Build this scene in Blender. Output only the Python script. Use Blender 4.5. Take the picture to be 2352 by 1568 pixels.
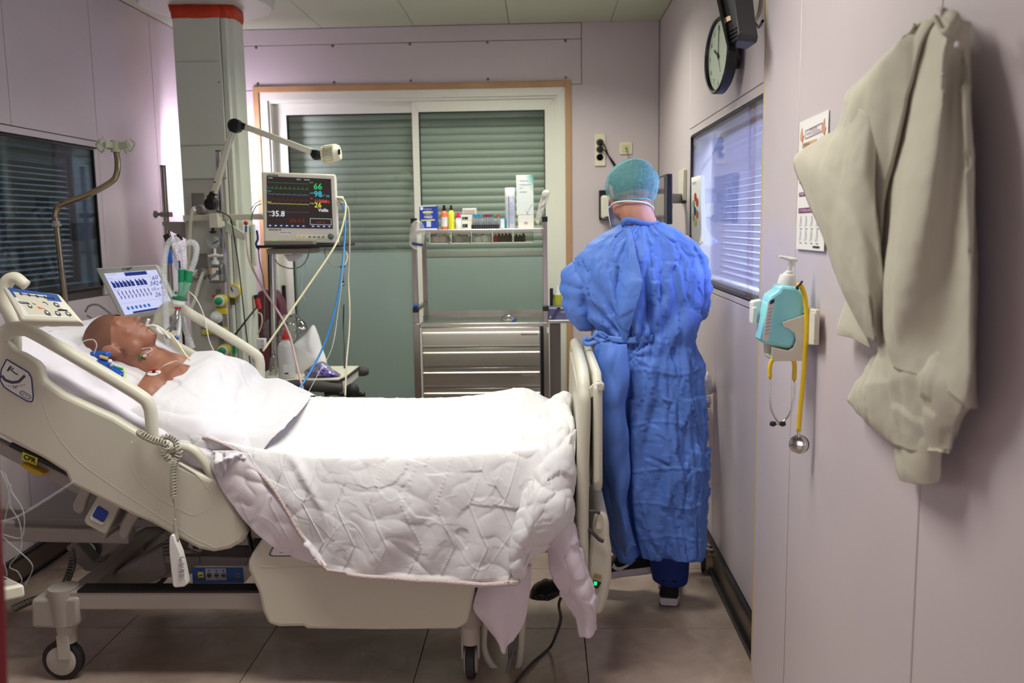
import bpy, bmesh, math, random
import numpy as np
from mathutils import Vector, Matrix, noise
random.seed(7)
scene = bpy.context.scene
for o in list(bpy.data.objects): bpy.data.objects.remove(o)
COL = scene.collection

# ------------------------------------------------------------------ camera
CAM_H = 1.55
YAW, PITCH, ROLL, FPX = 0.03656214, 0.13130986, -0.01436472, 2040.3
def cam_axes():
    cy, sy = math.cos(YAW), math.sin(YAW)
    r = np.array([cy, sy, 0]); f = np.array([-sy, cy, 0]); u = np.array([0, 0, 1.])
    cp, sp = math.cos(PITCH), math.sin(PITCH)
    f2 = f*cp-u*sp; u2 = u*cp+f*sp
    cr, sr = math.cos(ROLL), math.sin(ROLL)
    return r*cr+u2*sr, u2*cr-r*sr, f2
RA, UA, FA = cam_axes()
cd = bpy.data.cameras.new('camera'); cam = bpy.data.objects.new('camera', cd); COL.objects.link(cam)
cd.sensor_width = 36; cd.lens = FPX*36/2352; cd.clip_start = 0.05
m = Matrix.Identity(4)
for i in range(3):
    m[i][0] = RA[i]; m[i][1] = UA[i]; m[i][2] = -FA[i]
m[0][3], m[1][3], m[2][3] = 0, 0, CAM_H
cam.matrix_world = m
scene.camera = cam
cd.dof.use_dof = True; cd.dof.focus_distance = 3.05; cd.dof.aperture_fstop = 3.2
def at(x, y, X=None, Y=None, Z=None):
    """measured point of the room: where the line of sight of a photo pixel meets a plane X, Y or Z (metres)"""
    d = RA*(x-1176)/FPX - UA*(y-784)/FPX + FA
    t = X/d[0] if X is not None else Y/d[1] if Y is not None else (Z-CAM_H)/d[2]
    p = d*t
    return Vector((p[0], p[1], p[2]+CAM_H))

# ------------------------------------------------------------------ colour management, world, lights
vs = scene.view_settings
scene.display_settings.display_device = 'sRGB'
vs.view_transform = 'Standard'; vs.look = 'None'; vs.gamma = 1; vs.use_curve_mapping = False
vs.exposure = 0.0
w = bpy.data.worlds.new('room_dim'); scene.world = w; w.use_nodes = True
w.node_tree.nodes['Background'].inputs[0].default_value = (0.75, 0.72, 0.8, 1)
w.node_tree.nodes['Background'].inputs[1].default_value = 0.05
def lin(c):
    c = c/255
    return c/12.92 if c <= .04045 else ((c+.055)/1.055)**2.4
def RGB(r, g, b): return (lin(r), lin(g), lin(b), 1)
def area(name, loc, target, sx, sy, power, col, spread=180):
    l = bpy.data.lights.new(name, 'AREA'); l.shape = 'RECTANGLE'; l.size = sx; l.size_y = sy
    l.energy = power; l.color = col[:3]; l.spread = math.radians(spread)
    o = bpy.data.objects.new(name, l); COL.objects.link(o)
    o.location = loc
    o.rotation_euler = (Vector(target)-Vector(loc)).to_track_quat('-Z', 'Y').to_euler()
    return o
CEIL = 2.81
L_MAIN = area('ceiling_light_over_bed', (-0.5, 2.35, CEIL-.03), (-0.5, 2.35, 0), 1.15, .55, 37, (1.0, .985, .93), 152)
L_BACK = area('ceiling_light_back', (-0.25, 4.72, CEIL-.03), (-0.25, 4.72, 0), 1.0, .35, 28, (.985, 1.0, .87), 145)
L_WALL = area('wall_lamp_light', (-2.05, 5.46, 1.98), (-2.07, 5.85, 1.95), .25, .4, 12, (.90, .80, 1.0))
L_FILL = area('low_fill_light', (-0.3, -0.9, .62), (-0.3, 3, .9), 1.2, .9, 9, (.90, .82, 1.0))  # added lilac fill low behind the camera, not a lamp of the room
L_WINR = area('nurse_station_light', (1.15, 3.35, 2.5), (1.3, 3.35, 1.5), .8, .4, 190, (.84, .87, 1.0))
L_WINL = area('next_room_light', (-2.95, 4.4, 2.3), (-2.6, 4.4, 1.4), .5, .2, 26, (.8, .9, 1.0))

# ------------------------------------------------------------------ materials
MATS = {}
def nt(m_): return m_.node_tree.nodes, m_.node_tree.links
def mat(name, rgb, rough=.5, metal=0., bump=0., bscale=60., var=0., vscale=3., emis=0., alpha=1., spec=.5, coat=0., trans=0., stretch=(1, 1, 1), sss=0., dark=None):
    if name in MATS: return MATS[name]
    m_ = bpy.data.materials.new(name); m_.use_nodes = True; N, L = nt(m_)
    b = N['Principled BSDF']; c = RGB(*rgb)
    b.inputs['Base Color'].default_value = c
    b.inputs['Roughness'].default_value = rough; b.inputs['Metallic'].default_value = metal
    b.inputs['Specular IOR Level'].default_value = spec; b.inputs['Coat Weight'].default_value = coat
    b.inputs['Alpha'].default_value = alpha; b.inputs['Transmission Weight'].default_value = trans
    if sss: b.inputs['Subsurface Weight'].default_value = sss; b.inputs['Subsurface Radius'].default_value = (.02, .008, .004)
    tc = N.new('ShaderNodeTexCoord'); mp = N.new('ShaderNodeMapping'); mp.inputs['Scale'].default_value = stretch
    L.new(tc.outputs['Object'], mp.inputs[0])
    if var > 0:
        n = N.new('ShaderNodeTexNoise'); n.inputs['Scale'].default_value = vscale; n.inputs['Detail'].default_value = 5
        L.new(mp.outputs[0], n.inputs['Vector'])
        mx = N.new('ShaderNodeMix'); mx.data_type = 'RGBA'
        d = RGB(*dark) if dark else tuple(x*(1-var) for x in c[:3])+(1,)
        mx.inputs['A'].default_value = d; mx.inputs['B'].default_value = c
        r = N.new('ShaderNodeValToRGB'); r.color_ramp.elements[0].position = .35; r.color_ramp.elements[1].position = .65
        L.new(n.outputs['Fac'], r.inputs[0]); L.new(r.outputs[0], mx.inputs['Factor']); L.new(mx.outputs['Result'], b.inputs['Base Color'])
    if bump > 0:
        n2 = N.new('ShaderNodeTexNoise'); n2.inputs['Scale'].default_value = bscale; n2.inputs['Detail'].default_value = 4
        L.new(mp.outputs[0], n2.inputs['Vector'])
        bp = N.new('ShaderNodeBump'); bp.inputs['Strength'].default_value = bump; bp.inputs['Distance'].default_value = .01
        L.new(n2.outputs['Fac'], bp.inputs['Height']); L.new(bp.outputs[0], b.inputs['Normal'])
    if emis > 0:
        b.inputs['Emission Color'].default_value = c; b.inputs['Emission Strength'].default_value = emis
    MATS[name] = m_
    return m_
def clear(name, tint=(255, 255, 255), refl=.06, rough=.03):
    """thin clear pane or film: transparent with a mirror coat by Fresnel"""
    if name in MATS: return MATS[name]
    m_ = bpy.data.materials.new(name); m_.use_nodes = True; N, L = nt(m_); N.remove(N['Principled BSDF'])
    t = N.new('ShaderNodeBsdfTransparent'); t.inputs[0].default_value = RGB(*tint)
    g = N.new('ShaderNodeBsdfGlossy'); g.inputs['Roughness'].default_value = rough
    lw = N.new('ShaderNodeLayerWeight'); lw.inputs[0].default_value = .25
    ma = N.new('ShaderNodeMath'); ma.operation = 'MULTIPLY_ADD'; ma.inputs[1].default_value = .75; ma.inputs[2].default_value = refl
    L.new(lw.outputs['Fresnel'], ma.inputs[0]); mx = N.new('ShaderNodeMixShader')
    L.new(ma.outputs[0], mx.inputs[0]); L.new(t.outputs[0], mx.inputs[1]); L.new(g.outputs[0], mx.inputs[2])
    L.new(mx.outputs[0], N['Material Output'].inputs[0]); MATS[name] = m_
    return m_
def flat(name, rgb, rough=.6): return mat(name, rgb, rough)
def glow(name, rgb, s=1.0):
    if name in MATS: return MATS[name]
    m_ = bpy.data.materials.new(name); m_.use_nodes = True; N, L = nt(m_); N.remove(N['Principled BSDF'])
    e = N.new('ShaderNodeEmission'); e.inputs[0].default_value = RGB(*rgb); e.inputs[1].default_value = s
    L.new(e.outputs[0], N['Material Output'].inputs[0]); MATS[name] = m_
    return m_

# ------------------------------------------------------------------ mesh builder
def V(*a): return Vector(a if len(a) == 3 else a[0])
def crom(P, n):
    """Catmull-Rom through the points, n steps per span"""
    P = [Vector(p) for p in P]
    if len(P) < 3: return [P[0].lerp(P[-1], i/n) for i in range(n+1)]
    Q = [P[0]*2-P[1]]+P+[P[-1]*2-P[-2]]; out = []
    for i in range(1, len(Q)-2):
        a, b, c, d = Q[i-1], Q[i], Q[i+1], Q[i+2]
        for k in range(n):
            t = k/n
            out.append(.5*((2*b)+(c-a)*t+(2*a-5*b+4*c-d)*t*t+(3*b-a-3*c+d)*t**3))
    out.append(P[-1]); return out
class MB:
    def __init__(s): s.v = []; s.f = []; s.mi = []; s.k = 0
    def m(s, k): s.k = k; return s
    def add(s, v, f):
        n = len(s.v); s.v += [Vector(p) for p in v]; s.f += [tuple(i+n for i in q) for q in f]; s.mi += [s.k]*len(f)
        return s
    def box(s, x0, x1, y0, y1, z0, z1):
        v = [(x, y, z) for x in (x0, x1) for y in (y0, y1) for z in (z0, z1)]
        return s.add(v, [(0, 1, 3, 2), (4, 6, 7, 5), (0, 4, 5, 1), (2, 3, 7, 6), (0, 2, 6, 4), (1, 5, 7, 3)])
    def obox(s, c, ax, ay, az):
        """box by centre and three half axes"""
        c, ax, ay, az = V(c), V(ax), V(ay), V(az)
        v = [c+ax*i+ay*j+az*k for i in (-1, 1) for j in (-1, 1) for k in (-1, 1)]
        return s.add(v, [(0, 1, 3, 2), (4, 6, 7, 5), (0, 4, 5, 1), (2, 3, 7, 6), (0, 2, 6, 4), (1, 5, 7, 3)])
    def beam(s, a, b, w, h, up=(0, 0, 1)):
        a, b = V(a), V(b); d = (b-a); L = d.length; d.normalize()
        sd = d.cross(V(up)).normalized(); u = sd.cross(d)
        return s.obox((a+b)/2, d*L/2, sd*w/2, u*h/2)
    def tube(s, P, r, n=8, sm=0, caps=True, closed=False, flat_=1.0):
        P = [Vector(p) for p in P]
        if sm:
            R_ = list(r) if isinstance(r, (list, tuple)) else None
            if R_:
                rr = []
                for i in range(len(R_)-1):
                    for k in range(sm): rr.append(R_[i]+(R_[i+1]-R_[i])*k/sm)
                rr.append(R_[-1]); r = rr
                P = crom(P, sm) if len(P) > 2 else [P[0].lerp(P[1], i/sm) for i in range(sm+1)]
            else: P = crom(P, sm)
        Rr = list(r) if isinstance(r, (list, tuple)) else [r]*len(P)
        rings = []; ref = None
        for i, p in enumerate(P):
            if closed: t = P[(i+1) % len(P)]-P[i-1]
            else: t = P[min(i+1, len(P)-1)]-P[max(i-1, 0)]
            if t.length < 1e-9: t = Vector((0, 0, 1))
            t.normalize()
            if ref is None: ref = t.orthogonal()
            ref = ref-t*ref.dot(t)
            if ref.length < 1e-6: ref = t.orthogonal()
            ref.normalize(); b = t.cross(ref)
            rings.append([p+(ref*math.cos(2*math.pi*k/n)+b*math.sin(2*math.pi*k/n)*flat_)*Rr[i] for k in range(n)])
        v = [q for r_ in rings for q in r_]; f = []
        m_ = len(rings)
        for i in range(m_ if closed else m_-1):
            for k in range(n):
                f.append((i*n+k, i*n+(k+1) % n, ((i+1) % m_)*n+(k+1) % n, ((i+1) % m_)*n+k))
        if caps and not closed: f += [tuple(range(n))[::-1], tuple((m_-1)*n+k for k in range(n))]
        return s.add(v, f)
    def lathe(s, o, d, prof, n=20, caps=True):
        """profile [(h, r)] turned about axis d from o"""
        o, d = V(o), V(d).normalized(); a = d.orthogonal().normalized(); b = d.cross(a)
        v = []; f = []
        for h_, r_ in prof:
            for k in range(n):
                t = 2*math.pi*k/n; v.append(o+d*h_+(a*math.cos(t)+b*math.sin(t))*max(r_, 1e-5))
        for i in range(len(prof)-1):
            for k in range(n): f.append((i*n+k, i*n+(k+1) % n, (i+1)*n+(k+1) % n, (i+1)*n+k))
        if caps: f += [tuple(range(n))[::-1], tuple((len(prof)-1)*n+k for k in range(n))]
        return s.add(v, f)
    def cyl(s, a, b, r, n=16, r2=None):
        a, b = V(a), V(b); return s.lathe(a, b-a, [(0, r), ((b-a).length, r2 if r2 is not None else r)], n)
    def prism(s, pts, ext):
        pts = [V(p) for p in pts]; e = V(ext); n = len(pts)
        v = pts+[p+e for p in pts]
        return s.add(v, [tuple(range(n))[::-1], tuple(range(n, 2*n))]+[(i, (i+1) % n, n+(i+1) % n, n+i) for i in range(n)])
    def grid(s, G, wrap=False):
        r, c = len(G), len(G[0]); v = [p for row in G for p in row]; f = []
        for i in range(r-1):
            for j in range(c if wrap else c-1):
                f.append((i*c+j, i*c+(j+1) % c, (i+1)*c+(j+1) % c, (i+1)*c+j))
        return s.add(v, f)
    def ball(s, c, r, n=12, rot=None):
        c = V(c); r = (r, r, r) if not isinstance(r, (tuple, list)) else r
        G = []
        for i in range(n+1):
            ph = math.pi*i/n
            G.append([Vector((math.sin(ph)*math.cos(2*math.pi*k/(2*n))*r[0], math.sin(ph)*math.sin(2*math.pi*k/(2*n))*r[1], math.cos(ph)*r[2])) for k in range(2*n)])
        if rot is not None: G = [[rot @ p for p in row] for row in G]
        return s.grid([[c+p for p in row] for row in G], wrap=True)
    def cap(s, a, b, ra, rb, n=12):
        """tapered capsule for bodies"""
        s.tube([a, b], [ra, rb], n); s.ball(a, ra, 8); s.ball(b, rb, 8); return s
    def build(s, name, mats, parent=None, bevel=0, smooth=True, sharp=38, solid=0, seg=2, sub=0, off=-1):
        me = bpy.data.meshes.new(name); 
        if not isinstance(mats, (list, tuple)): mats = [mats]
        base = Vector((0, 0, 0))
        if parent is None and s.v:
            xs = [p.x for p in s.v]; ys = [p.y for p in s.v]; zs = [p.z for p in s.v]
            base = Vector(((min(xs)+max(xs))/2, (min(ys)+max(ys))/2, min(zs)))
        else:
            p_ = parent
            while p_ is not None: base = base+Vector(p_.location); p_ = p_.parent
        me.from_pydata([tuple(p-base) for p in s.v], [], s.f)
        for q in mats: me.materials.append(q)
        if len(mats) > 1: me.polygons.foreach_set('material_index', s.mi)
        bm = bmesh.new(); bm.from_mesh(me); bmesh.ops.recalc_face_normals(bm, faces=bm.faces); bm.to_mesh(me); bm.free()
        if smooth:
            me.polygons.foreach_set('use_smooth', [True]*len(me.polygons))
            if sharp < 180: me.set_sharp_from_angle(angle=math.radians(sharp))
        me.update()
        o = bpy.data.objects.new(name, me); COL.objects.link(o)
        if parent is not None: o.parent = parent
        else: o.location = base
        if sub: q = o.modifiers.new('sub', 'SUBSURF'); q.levels = q.render_levels = sub
        if solid: q = o.modifiers.new('thickness', 'SOLIDIFY'); q.thickness = solid; q.offset = off
        if bevel:
            q = o.modifiers.new('soft_edges', 'BEVEL'); q.width = bevel; q.segments = seg; q.limit_method = 'ANGLE'; q.angle_limit = math.radians(40)
        return o
def wbase(o):
    b = Vector((0, 0, 0))
    while o is not None: b = b+Vector(o.location); o = o.parent
    return b
def thing(name, label, cat, loc, group=None):
    o = bpy.data.objects.new(name, None); COL.objects.link(o); o.location = loc; o.empty_display_size = .1
    o['label'] = label; o['category'] = cat
    if group: o['group'] = group
    return o
def tag(o, label, cat, group=None, kind=None):
    o['label'] = label; o['category'] = cat
    if group: o['group'] = group
    if kind: o['kind'] = kind
    return o
def structure(o): o['kind'] = 'structure'; return o
def sroot(name, loc=(0, 0, 0)):
    o = bpy.data.objects.new(name, None); COL.objects.link(o); o.location = loc; o['kind'] = 'structure'; return o
def dup(root, dloc, label=None, group=None):
    r = root.copy(); COL.objects.link(r); r.location = Vector(root.location)+Vector(dloc)
    if label: r['label'] = label
    if group: r['group'] = group
    for ch in list(root.children):
        c = ch.copy(); COL.objects.link(c); c.parent = r
        for g in list(ch.children):
            d = g.copy(); COL.objects.link(d); d.parent = c
    return r
class Fr:
    """a local flat frame: origin, right, up (metres); used for faces, labels and print"""
    def __init__(s, o, r, u):
        s.o = V(o); s.r = V(r).normalized(); s.u = V(u); s.u = (s.u-s.r*s.u.dot(s.r)).normalized(); s.n = s.r.cross(s.u)
    def p(s, x, y, d=0): return s.o+s.r*x+s.u*y+s.n*d
    def rect(s, mb, x0, x1, y0, y1, d0=.0, d1=.001):
        return mb.prism([s.p(x0, y0, d0), s.p(x1, y0, d0), s.p(x1, y1, d0), s.p(x0, y1, d0)], s.n*(d1-d0))
    def poly(s, mb, pts, d0=0, d1=.001): return mb.prism([s.p(x, y, d0) for x, y in pts], s.n*(d1-d0))
    def disc(s, mb, x, y, r, d0=0, d1=.001, n=18, ry=None):
        ry = ry or r
        return s.poly(mb, [(x+r*math.cos(2*math.pi*k/n), y+ry*math.sin(2*math.pi*k/n)) for k in range(n)], d0, d1)
    def line(s, mb, pts, w_, d=.0012):
        for (a, b), (c, e) in zip(pts, pts[1:]):
            L = math.hypot(c-a, e-b) or 1e-6; nx, ny = -(e-b)/L*w_/2, (c-a)/L*w_/2
            s.poly(mb, [(a+nx, b+ny), (a-nx, b-ny), (c-nx, e-ny), (c+nx, e+ny)], d-.0006, d)
        return mb
    def text(s, body, x, y, size, m_, parent, d=.0015, align='LEFT', width=None, rot=0, name='lettering', bold=0.0):
        cu = bpy.data.curves.new(name, 'FONT'); cu.body = body; cu.size = size; cu.align_x = align; cu.align_y = 'CENTER'
        cu.resolution_u = 2; cu.offset = bold; cu.materials.append(m_)
        o = bpy.data.objects.new(name, cu); COL.objects.link(o)
        r_ = s.r*math.cos(rot)+s.u*math.sin(rot); u_ = -s.r*math.sin(rot)+s.u*math.cos(rot)
        mm = Matrix.Identity(4); pos = s.p(x, y, d)-(wbase(parent) if parent is not None else Vector())
        sx = 1.0
        if width:
            bpy.context.view_layer.update(); dx = o.dimensions.x
            if dx > 1e-6: sx = width/dx
        for i in range(3): mm[i][0] = r_[i]*sx; mm[i][1] = u_[i]; mm[i][2] = s.n[i]; mm[i][3] = pos[i]
        bpy.context.view_layer.update()
        me = bpy.data.meshes.new_from_object(o); bpy.data.objects.remove(o); bpy.data.curves.remove(cu)
        o = bpy.data.objects.new(name, me); COL.objects.link(o); o['kind'] = 'stuff'
        if parent is not None: o.parent = parent
        o.matrix_basis = mm
        return o
def sheet(ctrl, nu, nv, disp=None):
    """smooth cloth surface through a grid of control points; disp(u, v, p, n) moves it along its normal"""
    rows = [crom(r, nu) for r in ctrl]
    cols = [crom([r[j] for r in rows], nv) for j in range(len(rows[0]))]
    G = [[cols[j][i] for j in range(len(cols))] for i in range(len(cols[0]))]
    if disp:
        R_, C_ = len(G), len(G[0]); H = []
        for i in range(R_):
            row = []
            for j in range(C_):
                du = G[i][min(j+1, C_-1)]-G[i][max(j-1, 0)]; dv = G[min(i+1, R_-1)][j]-G[max(i-1, 0)][j]
                n = du.cross(dv)
                n = n.normalized() if n.length > 1e-12 else Vector((0, 0, 1))
                row.append(G[i][j]+n*disp(j/(C_-1), i/(R_-1), G[i][j], n))
            H.append(row)
        G = H
    return G
def fbm(p, s, o=3): return noise.fractal(Vector(p)*s, 1.0, 2.0, o)
def ridge(p, s): return 1-abs(noise.noise(Vector(p)*s))*2
def crease(p, s, k=3.0):
    """sharp crumple: height field of randomly tilted facets"""
    d, q = noise.voronoi(Vector(p)*s, distance_metric='DISTANCE', exponent=2.5)
    return min(d[1]-d[0], .35)/.35

def crumple(p, s):
    """flat facets meeting in sharp creases, as in folded paper"""
    d, c = noise.voronoi(Vector(p)*s)
    h1 = 0
    for k_ in range(2):
        q_ = Vector(c[k_]); a = (math.sin(q_.x*12.9+q_.z*78.2)*43758.5) % 1-.5; b2 = (math.sin(q_.x*39.3+q_.z*11.1)*24634.6) % 1-.5
        v = (Vector(p)*s-q_); h1 = max(h1, a*v.x*1.6+b2*v.z*1.6+.5) if k_ else a*v.x*1.6+b2*v.z*1.6+.5
    return h1-.5
# common materials
M_WALL = mat('wall_laminate', (206, 194, 196), .38, var=.05, vscale=2.0, bump=.02, bscale=300)
M_GAP = flat('joint_dark', (70, 62, 60), .8)
M_CEIL = mat('ceiling_metal', (190, 196, 172), .55, var=.03)
M_PVC = mat('pvc_white', (226, 226, 212), .35)
M_ORANGE = mat('beech_trim', (190, 148, 104), .5, var=.15, vscale=6, stretch=(1, 1, .15))
M_CREAM = mat('bed_plastic', (206, 202, 184), .42, bump=.03, bscale=400, var=.03)
M_CREAM2 = mat('equipment_plastic', (214, 210, 190), .4, bump=.02, bscale=300)
M_GREYP = mat('grey_plastic', (128, 122, 118), .45, bump=.02, bscale=300)
M_FRAME = mat('bed_steel_paint', (158, 150, 142), .4, bump=.02, bscale=200)
M_DARK = flat('dark_rubber', (26, 26, 28), .6)
M_BLACK = mat('black_plastic', (16, 16, 18), .35)
M_STEEL = mat('stainless_steel', (196, 192, 184), .34, 1.0, var=.12, vscale=9, stretch=(1, 1, .1))
M_SSHEET = mat('stainless_sheet', (206, 200, 186), .26, 1.0, bump=.05, bscale=6)
M_CHROME = mat('chrome', (200, 198, 194), .14, 1.0)
M_WHITE = mat('white_plastic', (228, 228, 224), .35)
M_PAPER = flat('white_paper', (228, 226, 222), .7)
M_BLUE = flat('panel_blue', (58, 92, 158), .4)
M_INK = flat('ink_black', (24, 24, 28), .6)
M_NAVY = flat('ink_navy', (36, 44, 96), .6)
M_CLEARP = clear('clear_plastic', (238, 242, 240), .10, .06)
M_TUBE = mat('clear_tubing', (226, 230, 232), .2, alpha=.42, spec=.8)
M_GLASS = clear('window_glass', (250, 252, 250), .04, .01)
M_GREEN = flat('green_plastic', (30, 150, 96), .4)
M_RED = flat('red_plastic', (198, 36, 34), .4)
M_YEL = flat('yellow_plastic', (226, 205, 52), .4)
M_BLUEP = flat('blue_plastic', (24, 84, 176), .35)
M_PURP = flat('purple_print', (70, 40, 150), .4)
# ================================================================== THE ROOM
XL, XR, YB, YF = -2.33, .75, 5.85, -1.05
TILE = .6
# floor: slab, big tiles as single pieces with recessed joints
fl = sroot('floor')
MB().box(XL-.1, XR+.1, YF-.1, YB+.1, -.12, -.012).build('floor_slab', M_GAP, fl)
m_ = bpy.data.materials.new('floor_stone_tile'); m_.use_nodes = True; N, L = nt(m_); b = N['Principled BSDF']
b.inputs['Roughness'].default_value = .22
tc = N.new('ShaderNodeTexCoord'); oi = N.new('ShaderNodeObjectInfo'); ad = N.new('ShaderNodeVectorMath'); ad.operation = 'ADD'
cm = N.new('ShaderNodeCombineXYZ'); ml = N.new('ShaderNodeMath'); ml.operation = 'MULTIPLY'; ml.inputs[1].default_value = 37
L.new(oi.outputs['Random'], ml.inputs[0]); L.new(ml.outputs[0], cm.inputs[0]); L.new(ml.outputs[0], cm.inputs[2])
L.new(tc.outputs['Object'], ad.inputs[0]); L.new(cm.outputs[0], ad.inputs[1])
n1 = N.new('ShaderNodeTexNoise'); n1.inputs['Scale'].default_value = 4; n1.inputs['Detail'].default_value = 8; n1.inputs['Roughness'].default_value = .62; n1.inputs['Distortion'].default_value = .5
L.new(ad.outputs[0], n1.inputs['Vector'])
cr = N.new('ShaderNodeValToRGB'); e = cr.color_ramp.elements
e[0].position = .3; e[0].color = RGB(142, 124, 112); e[1].position = .72; e[1].color = RGB(184, 164, 150)
x_ = e.new(.5); x_.color = RGB(162, 143, 131)
L.new(n1.outputs['Fac'], cr.inputs[0]); L.new(cr.outputs[0], b.inputs['Base Color'])
n2 = N.new('ShaderNodeTexNoise'); n2.inputs['Scale'].default_value = 2.2; n2.inputs['Detail'].default_value = 4; L.new(ad.outputs[0], n2.inputs['Vector'])
mr = N.new('ShaderNodeMapRange'); mr.inputs['To Min'].default_value = .14; mr.inputs['To Max'].default_value = .34; L.new(n2.outputs['Fac'], mr.inputs[0]); L.new(mr.outputs[0], b.inputs['Roughness'])
M_TILE = m_
tmesh = None
xs = [.741-TILE*k for k in range(0, 7)]; ys = [3.262+TILE*k for k in range(-8, 5)]
for x0 in xs[1:]:
    for y0 in ys:
        o = MB().box(max(x0+.0012, XL), x0+TILE-.0012, y0+.0012, min(y0+TILE-.0012, YB), -.011, 0).build('tile', M_TILE, fl, bevel=.0012, seg=1)
# ceiling: metal trays hung with fine joints
ce = sroot('ceiling')
MB().box(XL-.1, XR+.1, YF-.1, YB+.1, CEIL+.014, CEIL+.1).build('ceiling_slab', M_GAP, ce)
cs = [at(739, 65, Z=CEIL).x, at(953, 61, Z=CEIL).x, at(1170, 57, Z=CEIL).x]
cx = [XL, cs[0]-.62, cs[0], cs[1], cs[2], .44, XR]
for x0, x1 in zip(cx, cx[1:]):
    for y0, y1 in ((YF, 0.6), (.6, 1.8), (1.8, 3.0), (3.0, 4.2), (4.2, YB)):
        MB().box(x0+.0015, x1-.0015, y0+.0015, y1-.0015, CEIL, CEIL+.012).build('panel', M_CEIL, ce, bevel=.001, seg=1)
# walls: dark backing plus laminate panels 4 mm apart
def panels_x(root, x, inward, rects, m_=M_WALL, t=.012):
    """panels on a wall whose plane is X = x; rects are (y0, y1, z0, z1)"""
    for y0, y1, z0, z1 in rects:
        MB().box(min(x, x-inward*t), max(x, x-inward*t), y0+.002, y1-.002, z0+.002, z1-.002).build('panel', m_, root, bevel=.0012, seg=1)
# --- left wall with a blind window
lw = sroot('wall_left')
wl = dict(y0=at(0, 306, X=XL).y-.75, y1=at(214, 341, X=XL).y, z0=at(236, 659, X=XL).z, z1=at(214, 341, X=XL).z)
s1 = at(222, 324.5, X=XL).y+.012; s2 = at(345, 100, X=XL).y; zs = at(222, 324.5, X=XL).z; s0 = at(2, 0, X=XL).y
zb = wl['z0']-.045
def wall_back_x(root, x, sgn, holes, y0=YF, y1=YB):
    """backing slab at X = x going outward, with one rectangular hole (hy0, hy1, hz0, hz1)"""
    hy0, hy1, hz0, hz1 = holes; a, b_ = (x, x+sgn*.1) if sgn > 0 else (x+sgn*.1, x)
    a += (.0125 if sgn > 0 else 0); b_ -= (.0125 if sgn < 0 else 0)
    mb = MB(); mb.box(a, b_, y0, hy0, 0, CEIL+.1); mb.box(a, b_, hy1, y1+.1, 0, CEIL+.1); mb.box(a, b_, hy0, hy1, 0, hz0); mb.box(a, b_, hy0, hy1, hz1, CEIL+.1)
    return mb.build('backing', M_GAP, root)
wall_back_x(lw, XL, -1, (wl['y0'], wl['y1'], wl['z0'], wl['z1']))
panels_x(lw, XL, 1, [(YF, s0-1.2, 0, CEIL), (s0-1.2, s0, zs, CEIL), (s0, s1, zs, CEIL), (s1, s2, 0, CEIL), (s2, YB, 0, CEIL),
                     (s0-1.2, s1, wl['z1']+.006, zs), (s0-1.2, wl['y0']-.004, zb, wl['z1']+.002), (wl['y1']+.006, s1, zb, wl['z1']+.002),
                     (s0-1.2, s0-.1, .12, zb), (s0-.1, s1, .12, zb)])
# --- right wall with a blind window
rw = sroot('wall_right')
RW = dict(y0=3.02, y1=at(1587.6, 314.4, X=XR).y, z0=1.262, z1=1.973)
ry = at(1584, 298, X=XR).y+.004; rz = 2.0135; rz0 = 1.232; PE = 2.91
wall_back_x(rw, XR, 1, (RW['y0'], RW['y1'], RW['z0'], RW['z1']))
r93 = at(1648, 215, X=XR).y; r89 = at(1642, 850, X=XR).y
BBH = at(1609, 1185, X=XR).z
panels_x(rw, XR, -1, [(ry, YB, BBH, CEIL), (r93, ry, rz, CEIL), (PE-.4, r93, rz, CEIL), (RW['y1']+.003, ry, rz0, rz), (RW['y0']-.4, RW['y1']+.003, RW['z1']+.003, rz), (RW['y0']-.4, RW['y1']+.003, rz0, RW['z0']-.003),
                      (r89, ry, BBH, rz0), (PE-.4, r89, BBH, rz0), (PE-.4, RW['y0']-.003, RW['z0'], RW['z1'])])
structure(MB().m(0).box(XR-.014, XR+.012, PE-.3, YB, .03, BBH-.02).m(1).box(XR-.02, XR+.012, PE-.3, YB, BBH-.022, BBH).box(XR-.03, XR+.012, PE-.3, YB, 0, .03).build('baseboard_right', [mat('baseboard_metal', (112, 96, 84), .3, .6), M_BLACK], bevel=.002))
structure(MB().m(0).box(XL-.012, XL+.014, YF, YB, .03, .12).m(1).box(XL-.012, XL+.02, YF, YB, .118, .135).build('baseboard_left', [mat('baseboard_metal', (112, 96, 84), .3, .6), M_BLACK], bevel=.002))
# --- back wall, opening for the balcony door
bw = sroot('wall_back')
DX0, DX1, DZ1 = -1.865, .185, 2.452
mb = MB(); mb.box(XL-.1, DX0+.02, YB+.0125, YB+.3, 0, CEIL+.1).box(DX1-.02, XR+.1, YB+.0125, YB+.3, 0, CEIL+.1).box(DX0, DX1, YB+.0125, YB+.3, DZ1-.02, CEIL+.1); mb.build('backing', M_GAP, bw)
def pan(x0, x1, z0, z1): MB().box(x0+.002, x1-.002, YB, YB+.012, z0+.002, z1-.002).build('panel', M_WALL, bw, bevel=.0012, seg=1)
pan(XL, .254, 2.7085, CEIL); 
g_ = .002
MB().prism([(XL, YB, 2.43+g_), (DX0, YB, 2.43+g_), (DX0, YB, DZ1), (DX1, YB, DZ1), (DX1, YB, 2.43+g_), (.254-g_, YB, 2.43+g_), (.254-g_, YB, 2.7085-g_), (XL, YB, 2.7085-g_)], (0, .012, 0)).build('panel', M_WALL, bw)
MB().prism([(DX1, YB, 0), (XR, YB, 0), (XR, YB, CEIL), (.254+g_, YB, CEIL), (.254+g_, YB, 2.43-g_), (DX1, YB, 2.43-g_)], (0, .012, 0)).build('panel', M_WALL, bw)
pan(XL, DX0, 0, 2.43)
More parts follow.
